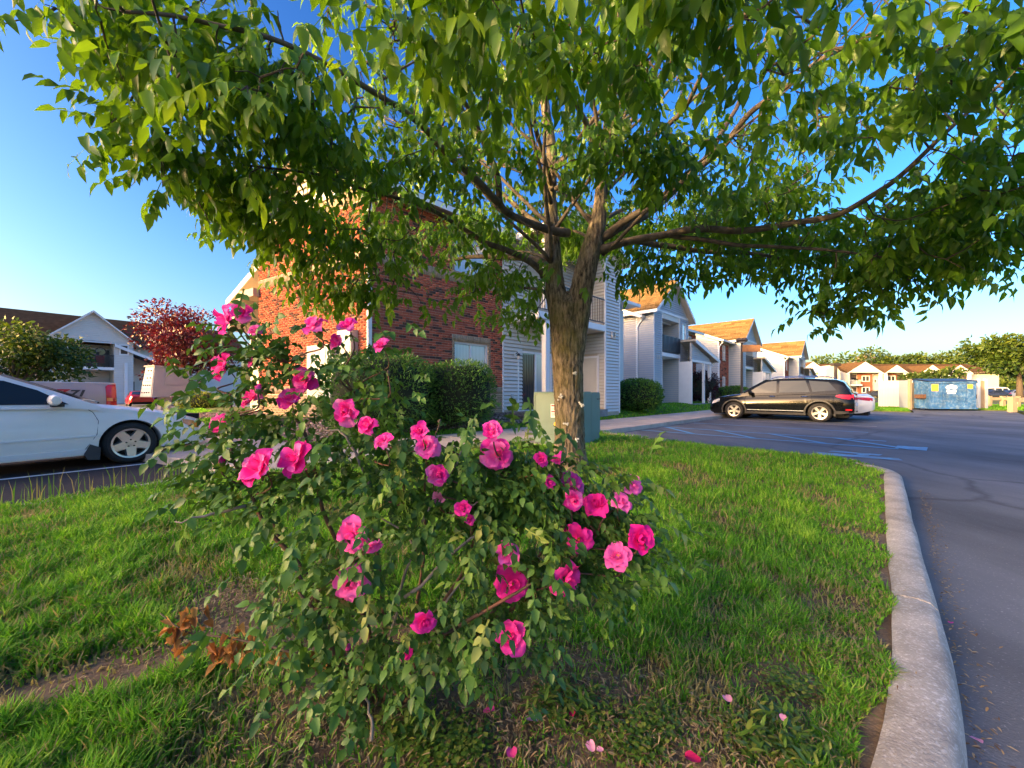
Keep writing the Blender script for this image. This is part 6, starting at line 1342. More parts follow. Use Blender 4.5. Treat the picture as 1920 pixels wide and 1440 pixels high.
for i, (u, v, Y, r) in enumerate(((1880, 690, 150, 11), (1935, 694, 155, 12), (1850, 700, 165, 10), (1500, 712, 160, 9))):
    far_tree('leafy_tree', ('distant tree behind the parked far cars, left of the picture edge', 'distant tree on the skyline at the very picture edge', 'distant tree showing just past the right end of the long building', 'distant tree behind the last grey building of the row')[i], Vector(((u - 960) / FPX * Y, Y, -.3)), (HOR - v) / FPX * Y + CAMZ, r, M['far_leaf'], 130 + i, 1100, 1.3, .12, .35, 'distant tree line', .9)
# ------------------------------------------------------------------ long far building
fb = thing('apartment_building', 'long tan and brick two storey building far across the lot with white gables', 'building', (57.5, 79, 0), 0, 'apartment buildings')
FW = 42.0
MB().box(0, FW, 0, 12, -.4, 5.2).obj('wall', M['siding_cream'], fb)
mb = MB(); mb.extr([(-.4, -.5, 5.0), (-.4, 6, 7.35), (-.4, 12.5, 5.0)], (FW + .8, 0, 0)); rf = mb.obj('roof', M['roof_far'], fb)
def fgable(x, w_, z=7.0, y=-1.3):
    mb = MB(); mb.extr([(x - w_ / 2, y, 5.1), (x + w_ / 2, y, 5.1), (x, y, z - .1)], (0, .2, 0)); g = mb.obj('gable', M['white_paint'], fb)
    mb = MB(); mb.extr([(x - w_ / 2 - .4, y - .15, 4.95), (x, y - .15, z), (x + w_ / 2 + .4, y - .15, 4.95), (x + w_ / 2 + .4, y - .15, 4.78), (x, y - .15, z - .2), (x - w_ / 2 - .4, y - .15, 4.78)], (0, .12, 0)); mb.obj('rake_board', M['trim'], g)
    mb = MB(); mb.extr([(x - w_ / 2 - .4, y, 4.95), (x, y, z), (x, 5.5, z)], (.0, 0, .0)) if False else mb.add([(x - w_ / 2 - .4, y - .1, 4.97), (x, y - .1, z + .02), (x, 5.6, z + .02), (x + w_ / 2 + .4, y - .1, 4.97)], [(0, 1, 2), (1, 3, 2)]); mb.obj('roof', M['roof_far'], g)
    for s in (-1, 1): MB().box(x + s * w_ / 2 - .2, x + s * w_ / 2 + .2, y, y + .4, -.2, 5.0).obj('column', M['white_paint'], fb)
    return g
fx = lambda u: (u - 960) / FPX * 77.7 - 57.5
for u, w_ in ((1524, 5.6), (1622, 6.6), (1681, 4.0), (1748, 3.8), (1800, 4.2)): fgable(fx(u), w_, 7.25 if w_ > 5 else 6.6)
for u0, u1 in ((1522, 1530), (1618, 1644), (1669, 1690), (1790, 1808)):
    a, b_ = fx(u0), fx(u1); MB().box(a, b_, -.35, -.002, -.2, 4.9).obj('brick_panel', M['brick_far'] if 'brick_far' in M else M.setdefault('brick_far', mat('far_brick', (.24, .085, .045), .9, var=.2, scale=3, detail=8)), fb)
    for z in (1.0, 3.3):
        if b_ - a < 1: continue
        xm = (a + b_) / 2; window(fb, frame2((0, -.36, 0), (1, 0), (0, -1)), xm - .8, xm + .8, z, z + 1.2, 'slider', .12, .02, 'glass', False)
for u0, u1 in ((1594, 1616), (1692, 1712), (1728, 1742), (1812, 1832)):      # balconies between the brick parts, dark panels stand in for their shade
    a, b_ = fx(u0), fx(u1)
    for z in (.1, 2.75): MB().box(a, b_, -.05, -.002, z, z + 2.0).obj('balcony_shade_panel', M['curtain'], fb)
    MB().box(a - .2, b_ + .2, -1.2, 0, 2.45, 2.7).obj('balcony', M['trim'], fb)
    rl = MB(); rl.box(a, b_, -1.15, -1.1, 3.55, 3.62)
    for k in range(12): rl.box(a + (b_ - a) * k / 12, a + (b_ - a) * k / 12 + .04, -1.14, -1.11, 2.7, 3.55)
    rl.obj('balcony_rail', M['white_paint'], fb)
for u in (1652, 1663): x = fx(u); window(fb, frame2((0, 0, 0), (1, 0), (0, -1)), x - .35, x + .35, 3.0, 3.8, 'single', .08, .02, 'glass')
mb = MB(); mb.extr([(fx(1536), -3, -.3), (fx(1562), -3, -.3), (fx(1562), -3, 5.2), (fx(1553), -3, 6.5), (fx(1545), -3, 6.4), (fx(1536), -3, 5.6)], (0, 3, 0)); mb.obj('stair_wing', M['siding_cream'], fb)
mb = MB(); mb.extr([(fx(1562), -1.5, -.3), (fx(1592), -1.5, -.3), (fx(1592), -1.5, 4.6), (fx(1575), -1.5, 5.4), (fx(1562), -1.5, 5.2)], (0, 1.5, 0)); mb.obj('stair_wing', M['siding_cream'], fb)

# ------------------------------------------------------------------ pale building far left
AB = math.atan2(math.cos(math.radians(36)), math.sin(math.radians(36)))
lb = thing('apartment_building', 'pale two storey building at the left with a balcony under its gable', 'building', at(88, 735.5, 40) + Vector((0, 0, -CAMZ - .2)), AB, 'apartment buildings')
# local x runs away to the right along the facade, local y into the building
k0 = lb.location; dA = Vector((math.cos(AB), math.sin(AB)))
def lx(u): # distance along the facade seen at pixel column u
    t_ = (u - 960) / FPX; return (t_ * k0.y - k0.x) / (dA.x - t_ * dA.y)
GW = lx(250); zt = lambda v, u: CAMZ + (HOR - v) / FPX * (k0.y + dA.y * lx(u)) - k0.z
ze_, za_ = zt(632, 100), zt(586, 178); zbal = zt(688, 180); zce = zt(638, 170)
xa, xb = lx(127), lx(214)
core = MB(); core.box(0, xa, 0, 3, 0, ze_); core.box(xb, GW, 0, 3, 0, ze_); core.box(0, GW, 2.6, 14, 0, ze_); core.box(xa, xb, 0, 2.6, zce, ze_); core.obj('wall', M['siding_tan'], lb)
boards(lb, (0, 0), (1, 0), (0, -1), xa, 0, ze_, m='siding', exp_=.2); boards(lb, (xb, 0), (1, 0), (0, -1), GW - xb, 0, ze_, [(lx(223) - xb - .1, lx(242) - xb + .1, zt(666, 230), zt(646, 230))], m='siding', exp_=.2)
boards(lb, (0, 0), (1, 0), (0, -1), GW, ze_ - .3, za_, m='siding', exp_=.2, top=lambda t: ze_ + (za_ - ze_) * (1 - abs(t - GW / 2) / (GW / 2)) - .05); mb = MB(); mb.extr([(0, 0, ze_), (GW, 0, ze_), (GW / 2, 0, za_)], (0, .1, 0)); mb.obj('gable_wall', M['siding'], lb)
boards(lb, (xa, 2.58), (1, 0), (0, -1), xb - xa, 0, zce, [(.6, 4.2, zbal, zbal + 2.3), (.4, 3.4, 0, 2.3)], m='siding_tan', exp_=.2); boards(lb, (xb, .05), (0, 1), (-1, 0), 2.5, 0, zce, m='siding_tan', exp_=.2)
window(lb, frame2((xa, 2.58, 0), (1, 0), (0, -1)), .7, 4.1, zbal + .05, zbal + 2.25, 'slider', .12, .03, 'glass'); window(lb, frame2((0, 0, 0), (1, 0), (0, -1)), lx(223), lx(242), zt(666, 230), zt(646, 230), 'single', .14, .03, 'curtain')
bal = MB().box(xa, xb, -.1, 2.6, zbal - .3, zbal).obj('balcony', M['trim'], lb); rl = MB(); rl.box(xa, xb, -.05, .0, zbal + 1.3, zbal + 1.38); nb = 44
for k in range(nb): x = xa + (xb - xa) * k / nb; rl.box(x, x + .035, -.04, -.01, zbal, zbal + 1.3)
rl.obj('balcony_rail', M['rail'], bal)
g_ = gable_roof_y(lb, 0, GW, 0, 9, ze_, za_, oh=.5, tab=.9, course=.3)
mb = MB(); zr2 = za_ + .5; mb.extr([(-9.5, 2.0, ze_ - .3), (-9.5, 8, zr2), (-9.5, 14.5, ze_ - .3)], (GW + 22, 0, 0)); lr = mb.obj('long_roof', M['roof_far'], lb); mb = MB(); mb.extr([(-9.6, 2.0, ze_ - .5), (-9.6, 8, zr2 - .2), (-9.6, 8, zr2 + .1), (-9.6, 2.0, ze_ - .2)], (.1, 0, 0)); mb.obj('rake_board', M['trim'], lr)
MB().box(-9, 0, 3, 14, 0, ze_ - .3).obj('wall', M['siding_tan'], lb); MB().box(GW, GW + 12, 3.0, 14, 0, ze_ - .3).obj('wall', M['siding_tan'], lb)
pz = zt(676, 216); mb = MB(); mb.extr([(xb, -.3, pz + 1.9), (GW + 4, -.3, pz - .6), (GW + 4, -.3, pz - .9), (xb, -.3, pz + 1.6)], (0, 3.2, 0)); pr_ = mb.obj('porch_roof', M['roof_grey'], lb); MB().extr([(xb, -.34, pz + 1.9), (GW + 4, -.34, pz - .6), (GW + 4, -.34, pz - .95), (xb, -.34, pz + 1.55)], (0, .05, 0)).obj('rake_board', M['trim'], pr_)
for x in (lx(233), GW + 2.5): MB().box(x, x + .25, -.2, .05, 0, pz - .2).obj('porch_post', M['white_paint'], lb)
MB().box(lx(246), lx(256), 1.0, 1.1, 0, 2.6).obj('entry_door', M['door_in'], lb)
mb = MB(); mb.lathe([(0, .25), (.14, .2), (.12, -.2), (0, -.25)], 8, 0, 'z', Matrix.Translation((xa + 5.0, 2.45, zbal + 2.1))); mb.obj('wall_lamp', M['black'], lb)
# things on that balcony
def on_bal(x, y): return lb.matrix_basis @ Vector((x, y, zbal)) if False else (Vector((k0.x + math.cos(AB) * x - math.sin(AB) * y, k0.y + math.sin(AB) * x + math.cos(AB) * y, k0.z + zbal)))
M['red_fabric'] = mat('red_fabric', (.33, .02, .03), .8, var=.1)
for i, (u, lab) in enumerate(((188, 'red folding chair on the far balcony, right of the hung bicycle'), (132, 'red folding chair at the left end of the far balcony'))):
    c = thing('balcony_chair', lab, 'chair', on_bal(lx(u), .8), AB, 'red balcony chairs'); MB().box(-.45, .45, .3, .36, .55, 1.35).obj('backrest', M['red_fabric'], c); MB().box(-.45, .45, -.35, .3, .5, .56).obj('seat', M['red_fabric'], c)
    for sx in (-.42, .42):
        for sy in (-.3, .3): MB().box(sx - .03, sx + .03, sy - .03, sy + .03, 0, .52).obj('leg', M['black'], c)
bk = thing('bicycle', 'small bicycle hung upright on the far balcony rail', 'bicycle', on_bal(lx(176), .25) + Vector((0, 0, .0)), AB)
for (x, z, r, lab) in ((.55, 1.75, .42, 0), (-.25, .45, .42, 0)):
    mb = MB(); pts = [(x + r * math.cos(a), 0, z + r * math.sin(a)) for a in np.linspace(0, 6.283, 21)]; mb.tube(pts, .055, 6); mb.obj('wheel', M['tyre'], bk)
mb = MB(); mb.tube([(.55, 0, 1.75), (.1, 0, 1.3), (-.35, 0, 1.1), (-.25, 0, .45), (.15, 0, .6), (.1, 0, 1.3)], .05, 6); mb.obj('frame', M['black'], bk); mb = MB(); mb.tube([(-.1, -.05, 1.75), (.45, 0, 1.55), (-.7, .1, 1.8)], .04, 6); mb.obj('handlebar', M['black'], bk)

# ------------------------------------------------------------------ green transformer cabinet
tf = thing('transformer_cabinet', 'green metal utility cabinet on a concrete pad behind the tree trunk', 'utility cabinet', PQ(5.98, 4.55, .17), 0)
fl_ = gpt(1001, 829, .24); fr_ = gpt(1094, 836, .24); br_ = gpt(1129, 826, .24)
a0 = fl_; dx = (fr_ - fl_); dy = (br_ - fr_); wX, wY = dx.length, max(.75, dy.length); ax = math.atan2(dx.y, dx.x)
tf.location = (a0.x, a0.y, .16); tf.rotation_euler = (0, 0, ax); HT = .98
MB().box(-.12, wX + .12, -.12, wY + .12, -.1, .085).obj('concrete_pad', M['pad'], tf)
def rounded(x0, x1, y0, y1, z0, z1, r): # rounded top front box profile swept along x
    pr_ = [(y0, z0), (y0, z1 - r)] + [(y0 + r - r * math.cos(a), z1 - r + r * math.sin(a)) for a in np.linspace(0, math.pi / 2, 6)[1:]] + [(y1 - r + r * math.sin(a), z1 - r + r * math.cos(a)) for a in np.linspace(0, math.pi / 2, 6)] + [(y1, z0)]
    return MB().extr([(x0, y, z) for y, z in pr_], (x1 - x0, 0, 0))
rounded(0, wX, .0, wY * .45, .24, HT, .05).obj('hood', M['green_metal'], tf, 40); rounded(.0, wX, wY * .46, wY, .24, HT - .01, .05).obj('tank', M['green_metal'], tf, 40)
MB().box(.01, wX - .01, .012, wY - .01, .085, .236).obj('sill', M['green_metal'], tf)
MB().tube([(.02, -.004, .26), (.02, -.004, HT - .06), (.06, -.004, HT - .025), (wX - .06, -.004, HT - .025), (wX - .02, -.004, HT - .06), (wX - .02, -.004, .26)], .008, 5).obj('door_flange', M['green_metal'], tf)
MB().box(wX * .45, wX * .55, -.03, -.002, .245, .29).obj('latch', M['green_metal'], tf)
sx_, sz_ = wX * .36, .53; stk = MB().box(sx_, sx_ + .155, -.006, -.001, sz_, sz_ + .235).obj('warning_label', M['white_paint'], tf)
MB().box(sx_ + .012, sx_ + .143, -.008, -.0062, sz_ + .195, sz_ + .22).obj('label_bar', M['red_paint'], stk); MB().box(sx_ + .012, sx_ + .143, -.008, -.0062, sz_ + .095, sz_ + .115).obj('label_bar', M['red_paint'], stk)
mb = MB()
for z in (.165, .15, .135, .07, .055, .04): MB().box(sx_ + .018, sx_ + .10 + .012 * random.random(), -.008, -.0062, sz_ + z, sz_ + z + .004).obj('label_print', M['ink'], stk)
mb.box(sx_ + .122, sx_ + .138, -.008, -.0062, sz_ + .14, sz_ + .17); mb.obj('label_print', M['ink'], stk)
mb = MB(); mb.prism([(.04 + .045 * math.cos(a), .045 * math.sin(a)) for a in np.linspace(0, 6.283, 11)[:-1]], 0, .006, 0, Matrix.Translation((sx_ + .06, -.001, .42)) @ Matrix.Rotation(math.pi / 2, 4, 'X')); mb.obj('yellow_sticker', M['yellow'], tf)
MB().box(wX + .001, wX + .012, wY * .80, wY * .98, HT - .14, HT - .125).obj('lifting_lug', M['black'], tf)

# ------------------------------------------------------------------ mailbox cluster
mbx = thing('mailbox_cluster', 'beige cluster mailbox on a single post behind the white coupe nose', 'mailbox', (-8.25, 9.15, .12), 0)
mbx.rotation_euler = (0, 0, math.radians(64)); 
mb = MB(); tz = 1.60; bz = .90
mb.extr([(-.40, -.28, bz), (-.30, -.28, tz), (.0, -.28, tz), (.04, -.28, bz)], (0, .0, 0)) if False else None
body = MB(); V = [(-.33, -.30, bz), (.36, -.24, bz), (.36, .26, bz), (-.33, .26, bz), (-.24, -.22, tz), (.46, -.16, tz - .05), (.46, .2, tz - .05), (-.24, .2, tz)]
body.add(V, [(0, 3, 2, 1), (4, 5, 6, 7), (0, 1, 5, 4), (1, 2, 6, 5), (2, 3, 7, 6), (3, 0, 4, 7)]); cab_ = body.obj('cabinet', M['beige_box'], mbx)
n_ = ((Vector(V[1]) - Vector(V[0])).cross(Vector(V[4]) - Vector(V[0]))).normalized(); A_, B_, C_, D_ = Vector(V[0]), Vector(V[1]), Vector(V[5]), Vector(V[4])
bl = lambda s, t: A_.lerp(B_, s).lerp(D_.lerp(C_, s), t)
MB().extr([bl(.3, .42) + n_ * .003, bl(.78, .42) + n_ * .003, bl(.78, .86) + n_ * .003, bl(.3, .86) + n_ * .003], n_ * .008).obj('faded_panel', M['beige_box'], cab_)
wA, wB, wC, wD = Vector(V[3]), Vector(V[0]), Vector(V[4]), Vector(V[7]); nw_ = ((wB - wA).cross(wD - wA)).normalized(); nw_ = nw_ if nw_.x < 0 else -nw_
wl_ = lambda s, t: wA.lerp(wB, s).lerp(wD.lerp(wC, s), t)
M['box_door'] = mat('mailbox_door', (.66, .60, .50), .5, var=.06)
# doors sit on the slanted left end
for j in range(4):
    t0, t1 = .03 + .24 * j, .03 + .24 * j + .225; d_ = MB().extr([wl_(.06, t0) + nw_ * .002, wl_(.94, t0) + nw_ * .002, wl_(.94, t1) + nw_ * .002, wl_(.06, t1) + nw_ * .002], nw_ * .012).obj('box_door', M['box_door'], cab_)
    for k in range(4 if j < 2 else 2): p = wl_(.2 + .2 * k if j < 2 else .45 + .3 * k, (t0 + t1) / 2) + nw_ * .014; MB().box(p.x - .012, p.x, p.y - .014, p.y + .014, p.z - .016, p.z + .016).obj('lock', M['black'], d_)
MB().extr([(-.27, -.26, tz), (.5, -.2, tz - .05), (.5, .24, tz - .05), (-.27, .24, tz)], (0, 0, .03)).obj('lid', M['beige_box'], mbx); MB().box(-.08, .12, -.08, .1, -.2, bz).obj('post', M['beige_box'], mbx)

# ------------------------------------------------------------------ stop sign with street blades (seen from behind)
ss = thing('stop_sign', 'back of a round sign with two street name blades above it', 'road sign', Vector(((72 - 960) / FPX * 27, 27, -.2)), 0)
M['sign_back'] = mat('sign_back', (.50, .42, .34), .5, var=.06); M['blade'] = mat('street_blade', (.62, .50, .42), .5, var=.05)
MB().box(-.05, .05, -.05, .05, 0, 3.2).obj('post', M['sign_back'], ss)
mb = MB(); mb.prism([(.37 * math.cos(a), .37 * math.sin(a)) for a in np.linspace(math.pi / 8, 2 * math.pi + math.pi / 8, 9)[:-1]], 0, .02, 0, Matrix.Translation((0, -.06, 2.9)) @ Matrix.Rotation(math.pi / 2, 4, 'X')); mb.obj('plate', M['sign_back'], ss)
Mb1 = Matrix.Translation((.15, -.02, 3.62)) @ Matrix.Rotation(math.radians(-12), 4, 'Z'); MB().box(-.85, .8, -.015, .015, -.13, .13, 0, Mb1 @ Matrix.Rotation(math.radians(5), 4, 'Y')).obj('street_blade', M['blade'], ss)
Mb2 = Matrix.Translation((0, 0, 3.32)) @ Matrix.Rotation(math.radians(62), 4, 'Z'); MB().box(-.5, .6, -.015, .015, -.13, .13, 0, Mb2).obj('street_blade', M['blade'], ss)
mb = MB()
for k in range(9): mb.box(-.6 + k * .14, -.6 + k * .14 + random.uniform(.04, .10), -.019, -.0155, -.05, .05, 0, Mb1 @ Matrix.Rotation(math.radians(5), 4, 'Y'))
mb.obj('faded_lettering', M['tan_wall'], ss)

# ------------------------------------------------------------------ lamp posts
lp = thing('lamp_post', 'dark lamp post with a wooden arm board beside the black suv', 'lamp post', Vector((1391 - 960, FPX, 0)) / FPX * 25.5 + Vector((0, 0, .13)), A45)
Yl = lp.location.y; hl_ = (HOR - 642) / FPX * Yl + CAMZ - lp.location.z
MB().tube([(0, 0, 0), (0, 0, hl_)], [.09, .07], 8).obj('pole', M['bronze'], lp, 40); MB().lathe([(0, .0), (.28, .02), (.36, .12), (.3, .26), (0, .3)], 12, 0, 'z', Matrix.Translation((0, 0, hl_))).obj('lamp_head', M['bronze'], lp, 40); MB().lathe([(0, -.05), (.22, -.03), (.27, .02)], 12, 0, 'z', Matrix.Translation((0, 0, hl_))).obj('lamp_lens', M['lamp_clear'], lp, 40)
MB().box(.0, 1.15, -.12, .12, hl_ - .62, hl_ - .18, 0, Matrix.Rotation(math.radians(-45), 4, 'Z')).obj('arm_board', M['orange_wood'], lp)
lp2 = thing('lamp_post', 'tall brown lamp post in front of the long far building', 'lamp post', Vector(((1567 - 960) / FPX * 60, 60, -.1)), 0); MB().tube([(0, 0, 0), (0, 0, 5.3)], .22, 8).obj('pole', M['bronze'], lp2); MB().box(-.6, .6, -.3, .3, 5.3, 5.75).obj('lamp_head', M['bronze'], lp2)

# ------------------------------------------------------------------ dumpster and its screen
dc = gpt(1812, 772, 0.0); fA = gpt(1742, 770, 0.0); 
dmp = thing('dumpster', 'blue steel dumpster with yellow stickers in front of the white screen', 'dumpster', fA, math.radians(-14)); dW = (gpt(1812, 770, 0) - fA).length
M['dump'] = speckle('dumpster_blue', (.035, .13, .32), (.20, .30, .42), s1=6, s2=1.8, dark=.6, bump=.1, rough=.6, lvl=(.45, .75)); M['rust'] = mat('rust', (.12, .06, .035), .9, var=.3, scale=8)
mb = MB(); mb.add([(0, 0, .12), (dW, 0, .12), (dW, 1.3, .12), (0, 1.3, .12), (0, -.0, 1.75), (dW, 0, 1.75), (dW, 1.3, 1.92), (0, 1.3, 1.92)], [(0, 3, 2, 1), (0, 1, 5, 4), (1, 2, 6, 5), (2, 3, 7, 6), (3, 0, 4, 7), (4, 5, 6, 7)]); mb.obj('bin', M['dump'], dmp)
for z in (.12, 1.68): MB().box(-.05, dW + .05, -.06, -.002, z, z + .1).obj('rim', M['dump'], dmp)
for x in (-.18, dW + .02): MB().box(x, x + .16, .2, .9, .75, 1.0).obj('lift_pocket', M['rust'], dmp)
for x in (.55, dW - .6): MB().box(x, x + .08, -.05, -.003, .22, 1.68).obj('rib', M['dump'], dmp)
MB().extr([(-.03, -.05, 1.78), (dW + .03, -.05, 1.78), (dW + .03, 1.32, 1.95), (-.03, 1.32, 1.95)], (0, 0, .05)).obj('lid', M['black'], dmp)
for x, z, w_, h_ in ((.12, 1.2, .34, .42), (dW - .42, 1.35, .26, .26)): MB().box(x, x + w_, -.008, -.002, z, z + h_).obj('yellow_sticker', M['yellow'], dmp)
em = MB(); ex0, ez0 = dW * .48, 1.42
for k in range(3): em.lathe([(0, .0), (.13, .0), (.13, .01)], 12, 0, 'y', Matrix.Translation((ex0 - .15 + k * .15, -.012, ez0 + (.07 if k == 1 else 0))))
em.box(ex0 - .24, ex0 + .24, -.012, -.003, ez0 - .28, ez0 - .17); em.box(ex0 - .2, ex0 + .2, -.012, -.003, ez0 - .38, ez0 - .32); em.obj('white_emblem', M['white_paint'], dmp)
M['screen'] = mat('white_screen_board', (.70, .69, .66), .6, var=.07, scale=2); M['screen_grey'] = mat('grey_screen_board', (.34, .38, .42), .6, var=.1, scale=2)
en = thing('dumpster_screen', 'white board screen with open gates around the blue dumpster', 'fence', (0, 0, 0), 0)
def fence_run(a, b_, h, m, nm='board'):
    d = (b_ - a); L_ = d.length; n = max(2, int(L_ / .15)); ang = math.atan2(d.y, d.x); me = MB().box(0, L_ / n - .008, -.012, .012, .08, h).mesh(nm, M[m])
    for k in range(n): inst(nm, me, en, Matrix.Translation(a + d * (k / n)) @ Matrix.Rotation(ang, 4, 'Z'))
e1_, e2_ = gpt(1686, 767, 0), gpt(1706, 768.5, 0); bk_ = e1_ + Vector((.2, 2.6, 0)); g1, g2 = gpt(1706, 768.5, 0), gpt(1730, 768, 0); r1_, r2_ = gpt(1816, 769.5, 0), gpt(1834, 769, 0)
fence_run(e1_, e2_, 1.92, 'screen_grey'); fence_run(e1_ + Vector((.3, 1.8, 0)), r1_ + Vector((1.6, 2.2, 0)), 1.95, 'screen'); fence_run(g1, g2, 1.75, 'wood', 'gate_board'); fence_run(r1_, r2_, 1.95, 'screen')
for p in (e2_, g2, r2_, gpt(1848, 769, 0)): MB().box(-.07, .07, -.07, .07, 0, 1.98, 0, Matrix.Translation(p)).obj('post', M['screen'] if p is not e2_ else M['wood'], en)
a_, b2 = gpt(1836, 769, 0), gpt(1847, 769, 0); fence_run(a_, b2, 1.85, 'wood', 'gate_board')
for z in (.45, 1.3): 
    d = g2 - g1; MB().box(0, d.length, -.05, -.013, z, z + .09, 0, Matrix.Translation(g1) @ Matrix.Rotation(math.atan2(d.y, d.x), 4, 'Z')).obj('gate_rail', M['wood'], en)
rf_ = thing('rail_fence', 'low weathered wooden rail fence right of the dumpster', 'fence', (0, 0, 0), 0); P_ = [gpt(u, v, .05) for u, v in ((1855, 763), (1880, 763), (1908, 764), (1935, 765))]
for p in P_: MB().box(-.1, .1, -.1, .1, 0, .8, 0, Matrix.Translation(p)).obj('post', M['wood'], rf_)
for a, b_ in zip(P_[:-1], P_[1:]):
    d = b_ - a
    for z in (.5,): MB().box(0, d.length, -.06, .06, z, z + .2, 0, Matrix.Translation(a) @ Matrix.Rotation(math.atan2(d.y, d.x), 4, 'Z')).obj('rail', M['wood'], rf_)
rf2 = thing('rail_fence', 'short near wooden post and rail at the picture edge by the lot corner', 'fence', gpt(1898, 773, .05), 0); MB().box(-.12, .12, -.12, .12, 0, .85).obj('post', M['wood'], rf2); MB().box(.0, 2.5, -.06, .06, .55, .78).obj('rail', M['wood'], rf2)
sg = thing('yard_sign', 'small pale sign on a post in front of the far cars left of the dumpster', 'sign', gpt(1673, 752, .06), 0); MB().box(-.05, .05, -.05, .05, 0, 1.9).obj('post', M['wood'], sg); MB().box(-1.0, 1.0, -.06, -.02, 1.5, 2.2).obj('panel', M['screen'], sg)

# ------------------------------------------------------------------ unseen apartment block added behind the camera on the left to shade the lot
nb_ = thing('apartment_building', 'unseen brick apartment block added to shade the lot', 'building', (0, 0, 0), 0, 'apartment buildings')
SB = dict(x0=-57.0, x1=-46.0, y0=-72.0, y1=-10.6, ze=13.2, zr=16.0)
MB().box(SB['x0'], SB['x1'], SB['y0'], SB['y1'], -.3, SB['ze']).obj('wall', mat('near_brick', (.2, .075, .05), .9, var=.2, scale=8), nb_)
mb = MB(); xm = (SB['x0'] + SB['x1']) / 2; mb.extr([(SB['x0'] - .5, SB['y0'] - .5, SB['ze'] - .2), (xm, SB['y0'] - .5, SB['zr']), (SB['x1'] + .5, SB['y0'] - .5, SB['ze'] - .2)], (0, SB['y1'] - SB['y0'] + 1, 0)); mb.obj('roof', M['roof_far'], nb_)
for k in range(17):
    for z in (1.0, 4.1, 7.2, 10.3): window(nb_, frame2((SB['x1'], SB['y1'], 0), (0, -1), (1, 0)), 2 + k * 3.5, 3.4 + k * 3.5, z, z + 1.3, 'slider', .06, .03, 'glass')

# ------------------------------------------------------------------ fallen petals, weeds
PT = [((40, 1382, 20), 'deep pink petal lying in the grass at the left'), ((275, 1390, 20), 'violet pink petal on bare soil near the lower left'), ((608, 1338, 26), 'pale pink petal under the rose bush, left of the main stem'), ((577, 1356, 20), 'small pink petal just left of the pale one under the rose bush'), ((917, 1334, 28), 'rosy petal lying flat right of the rose base'), ((997, 1350, 30), 'large pale pink petal right of the rose base'), ((960, 1414, 32), 'cupped pink petal at the bottom middle'),
      ((1108, 1400, 26), 'lilac pink petal beside a red one at the bottom'), ((1125, 1406, 16), 'small red petal beside the lilac one'), ((1073, 1338, 20), 'narrow crimson petal standing among the weeds'), ((1365, 1311, 24), 'pale pink petal in the grass before the kerb'), ((1299, 1424, 36), 'dark crimson petals at the bottom right'), ((1468, 1346, 18), 'faded pink petal close to the kerb'), ((1830, 1388, 24), 'pale petal on the asphalt beside the kerb'), ((1783, 1168, 12), 'small magenta petal on the asphalt by the kerb')]
FP = [leafmat('fallen_petal_pink', [(0, (.70, .06, .30)), (1, (.70, .06, .30))], 'obj', .2, .6), leafmat('fallen_petal_pale', [(0, (.75, .33, .50)), (1, (.75, .33, .50))], 'obj', .2, .6), leafmat('fallen_petal_dark', [(0, (.45, .01, .10)), (1, (.45, .01, .10))], 'obj', .2, .6)]
for i, ((u, v, d), lab) in enumerate(PT):
    on_as = u > 1700; p = gpt(u, v, .012 if on_as else .165); s = d / FPX * p.y * .8; vv, ff = petal(1, .8, .45, .3, i * 1.3); mi = 1 if 'pale' in lab or 'faded' in lab or 'lilac' in lab else (2 if 'crimson' in lab or 'red' in lab else 0)
    o = MB().add(vv - np.array([.5, 0, 0]), ff).obj('fallen_petal', FP[mi], None, 180); o.location = p; o.scale = (s, s, s); o.rotation_euler = (random.uniform(-.3, .3), random.uniform(-.1, .35), random.random() * 6.28); tag(o, lab, 'petal', 'fallen petals')
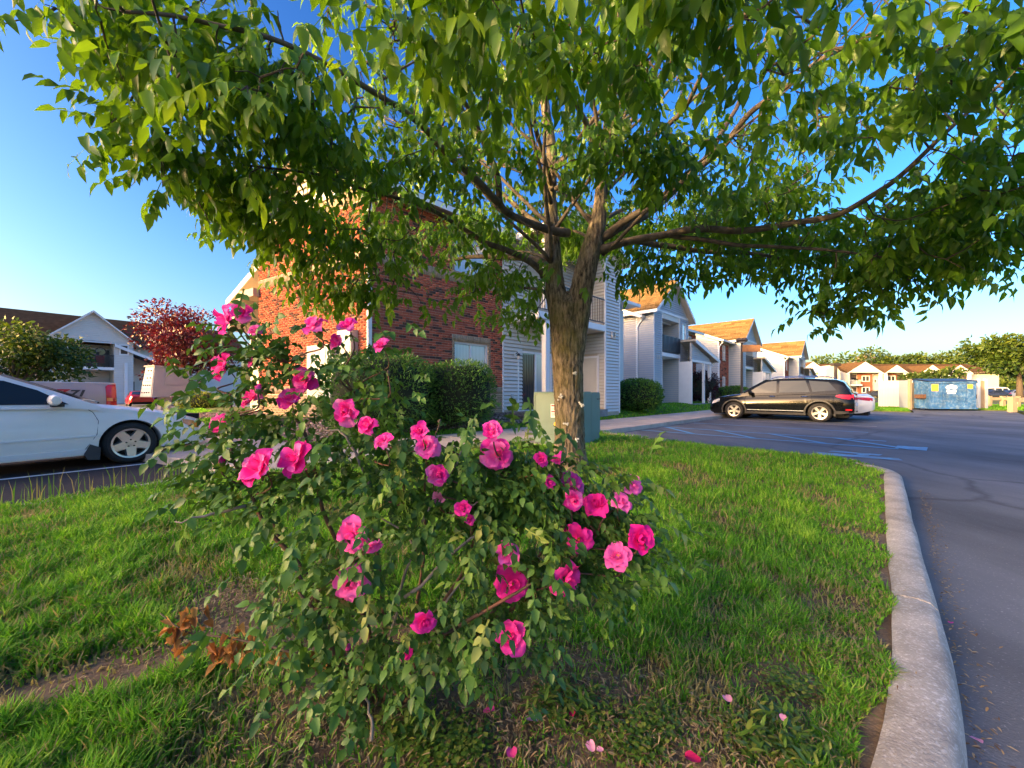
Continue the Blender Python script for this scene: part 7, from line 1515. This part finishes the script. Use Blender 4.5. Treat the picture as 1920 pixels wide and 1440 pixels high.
def weeds(name, cs, n, m, ls, spread, up=.5, wide=.8):
    P = np.concatenate([np.stack([RNG.normal(c.x, spread, n), RNG.normal(c.y, spread * .8, n), np.zeros(n)], -1) for c in cs]); P[:, 2] = isl_h(P[:, 0], P[:, 1]) + RNG.random(len(P)) * .05
    k = pip(ISL, P[:, 0], P[:, 1]); P = P[k]; N_ = len(P); T, TF = leaflet(1, wide, .3, .15); rot = rotz_np(RNG.random(N_) * 6.28) @ roty_np(-RNG.uniform(-.2, up, N_)); V, F, r = stamp(T, TF, P, rot, ls * RNG.uniform(.6, 1.3, N_)); return tag(inst(name, mesh_np(name, V, F, m, r)), kind='stuff')
M['weed'] = leafmat('weed_leaf', [(0, (.05, .12, .015)), (.6, (.11, .22, .025)), (1, (.25, .28, .05))], 'attr', transl=.3, rough=.5); M['dry'] = leafmat('dry_litter', [(0, (.12, .07, .035)), (.5, (.27, .19, .09)), (1, (.42, .33, .18))], 'attr', transl=.1, rough=.9)
weeds('clover_patch', [gpt(1185, 1390, .15), gpt(1225, 1360, .15), gpt(870, 1400, .15), gpt(840, 1420, .15), gpt(1480, 1270, .15)], 420, M['weed'], .012, .05, .6, 1.0)
weeds('weeds', [gpt(u, v, .15) for u, v in ((790, 1395), (760, 1385), (1030, 1330), (1060, 1310), (1100, 1340), (1450, 1340), (1500, 1400), (1400, 1380))], 150, M['weed'], .035, .045, 1.2, .3)
weeds('dry_litter', [gpt(u, v, .14) for u, v in ((400, 1180), (470, 1150), (560, 1390), (700, 1400), (900, 1380), (1000, 1400), (1050, 1270), (1100, 1300), (350, 1240), (1300, 1380), (1500, 1190), (1400, 1420), (480, 1130), (620, 1420), (1180, 1420), (1560, 1080))], 420, M['dry'], .022, .13, .25, .18)
kerbP = [PQ(p, -.16 - abs(RNG.normal(0, .05))) for p in np.linspace(1.6, 6.5, 700)]
P = np.array([(p.x, p.y, .008) for p in kerbP]); T, TF = leaflet(1, .3, .1, .2); V, F, r = stamp(T, TF, P, rotz_np(RNG.random(len(P)) * 6.28) @ roty_np(RNG.normal(0, .2, len(P))), .02 * RNG.uniform(.4, 1.4, len(P))); tag(inst('kerb_litter', mesh_np('kerb_litter', V, F, M['dry'], r)), kind='stuff')
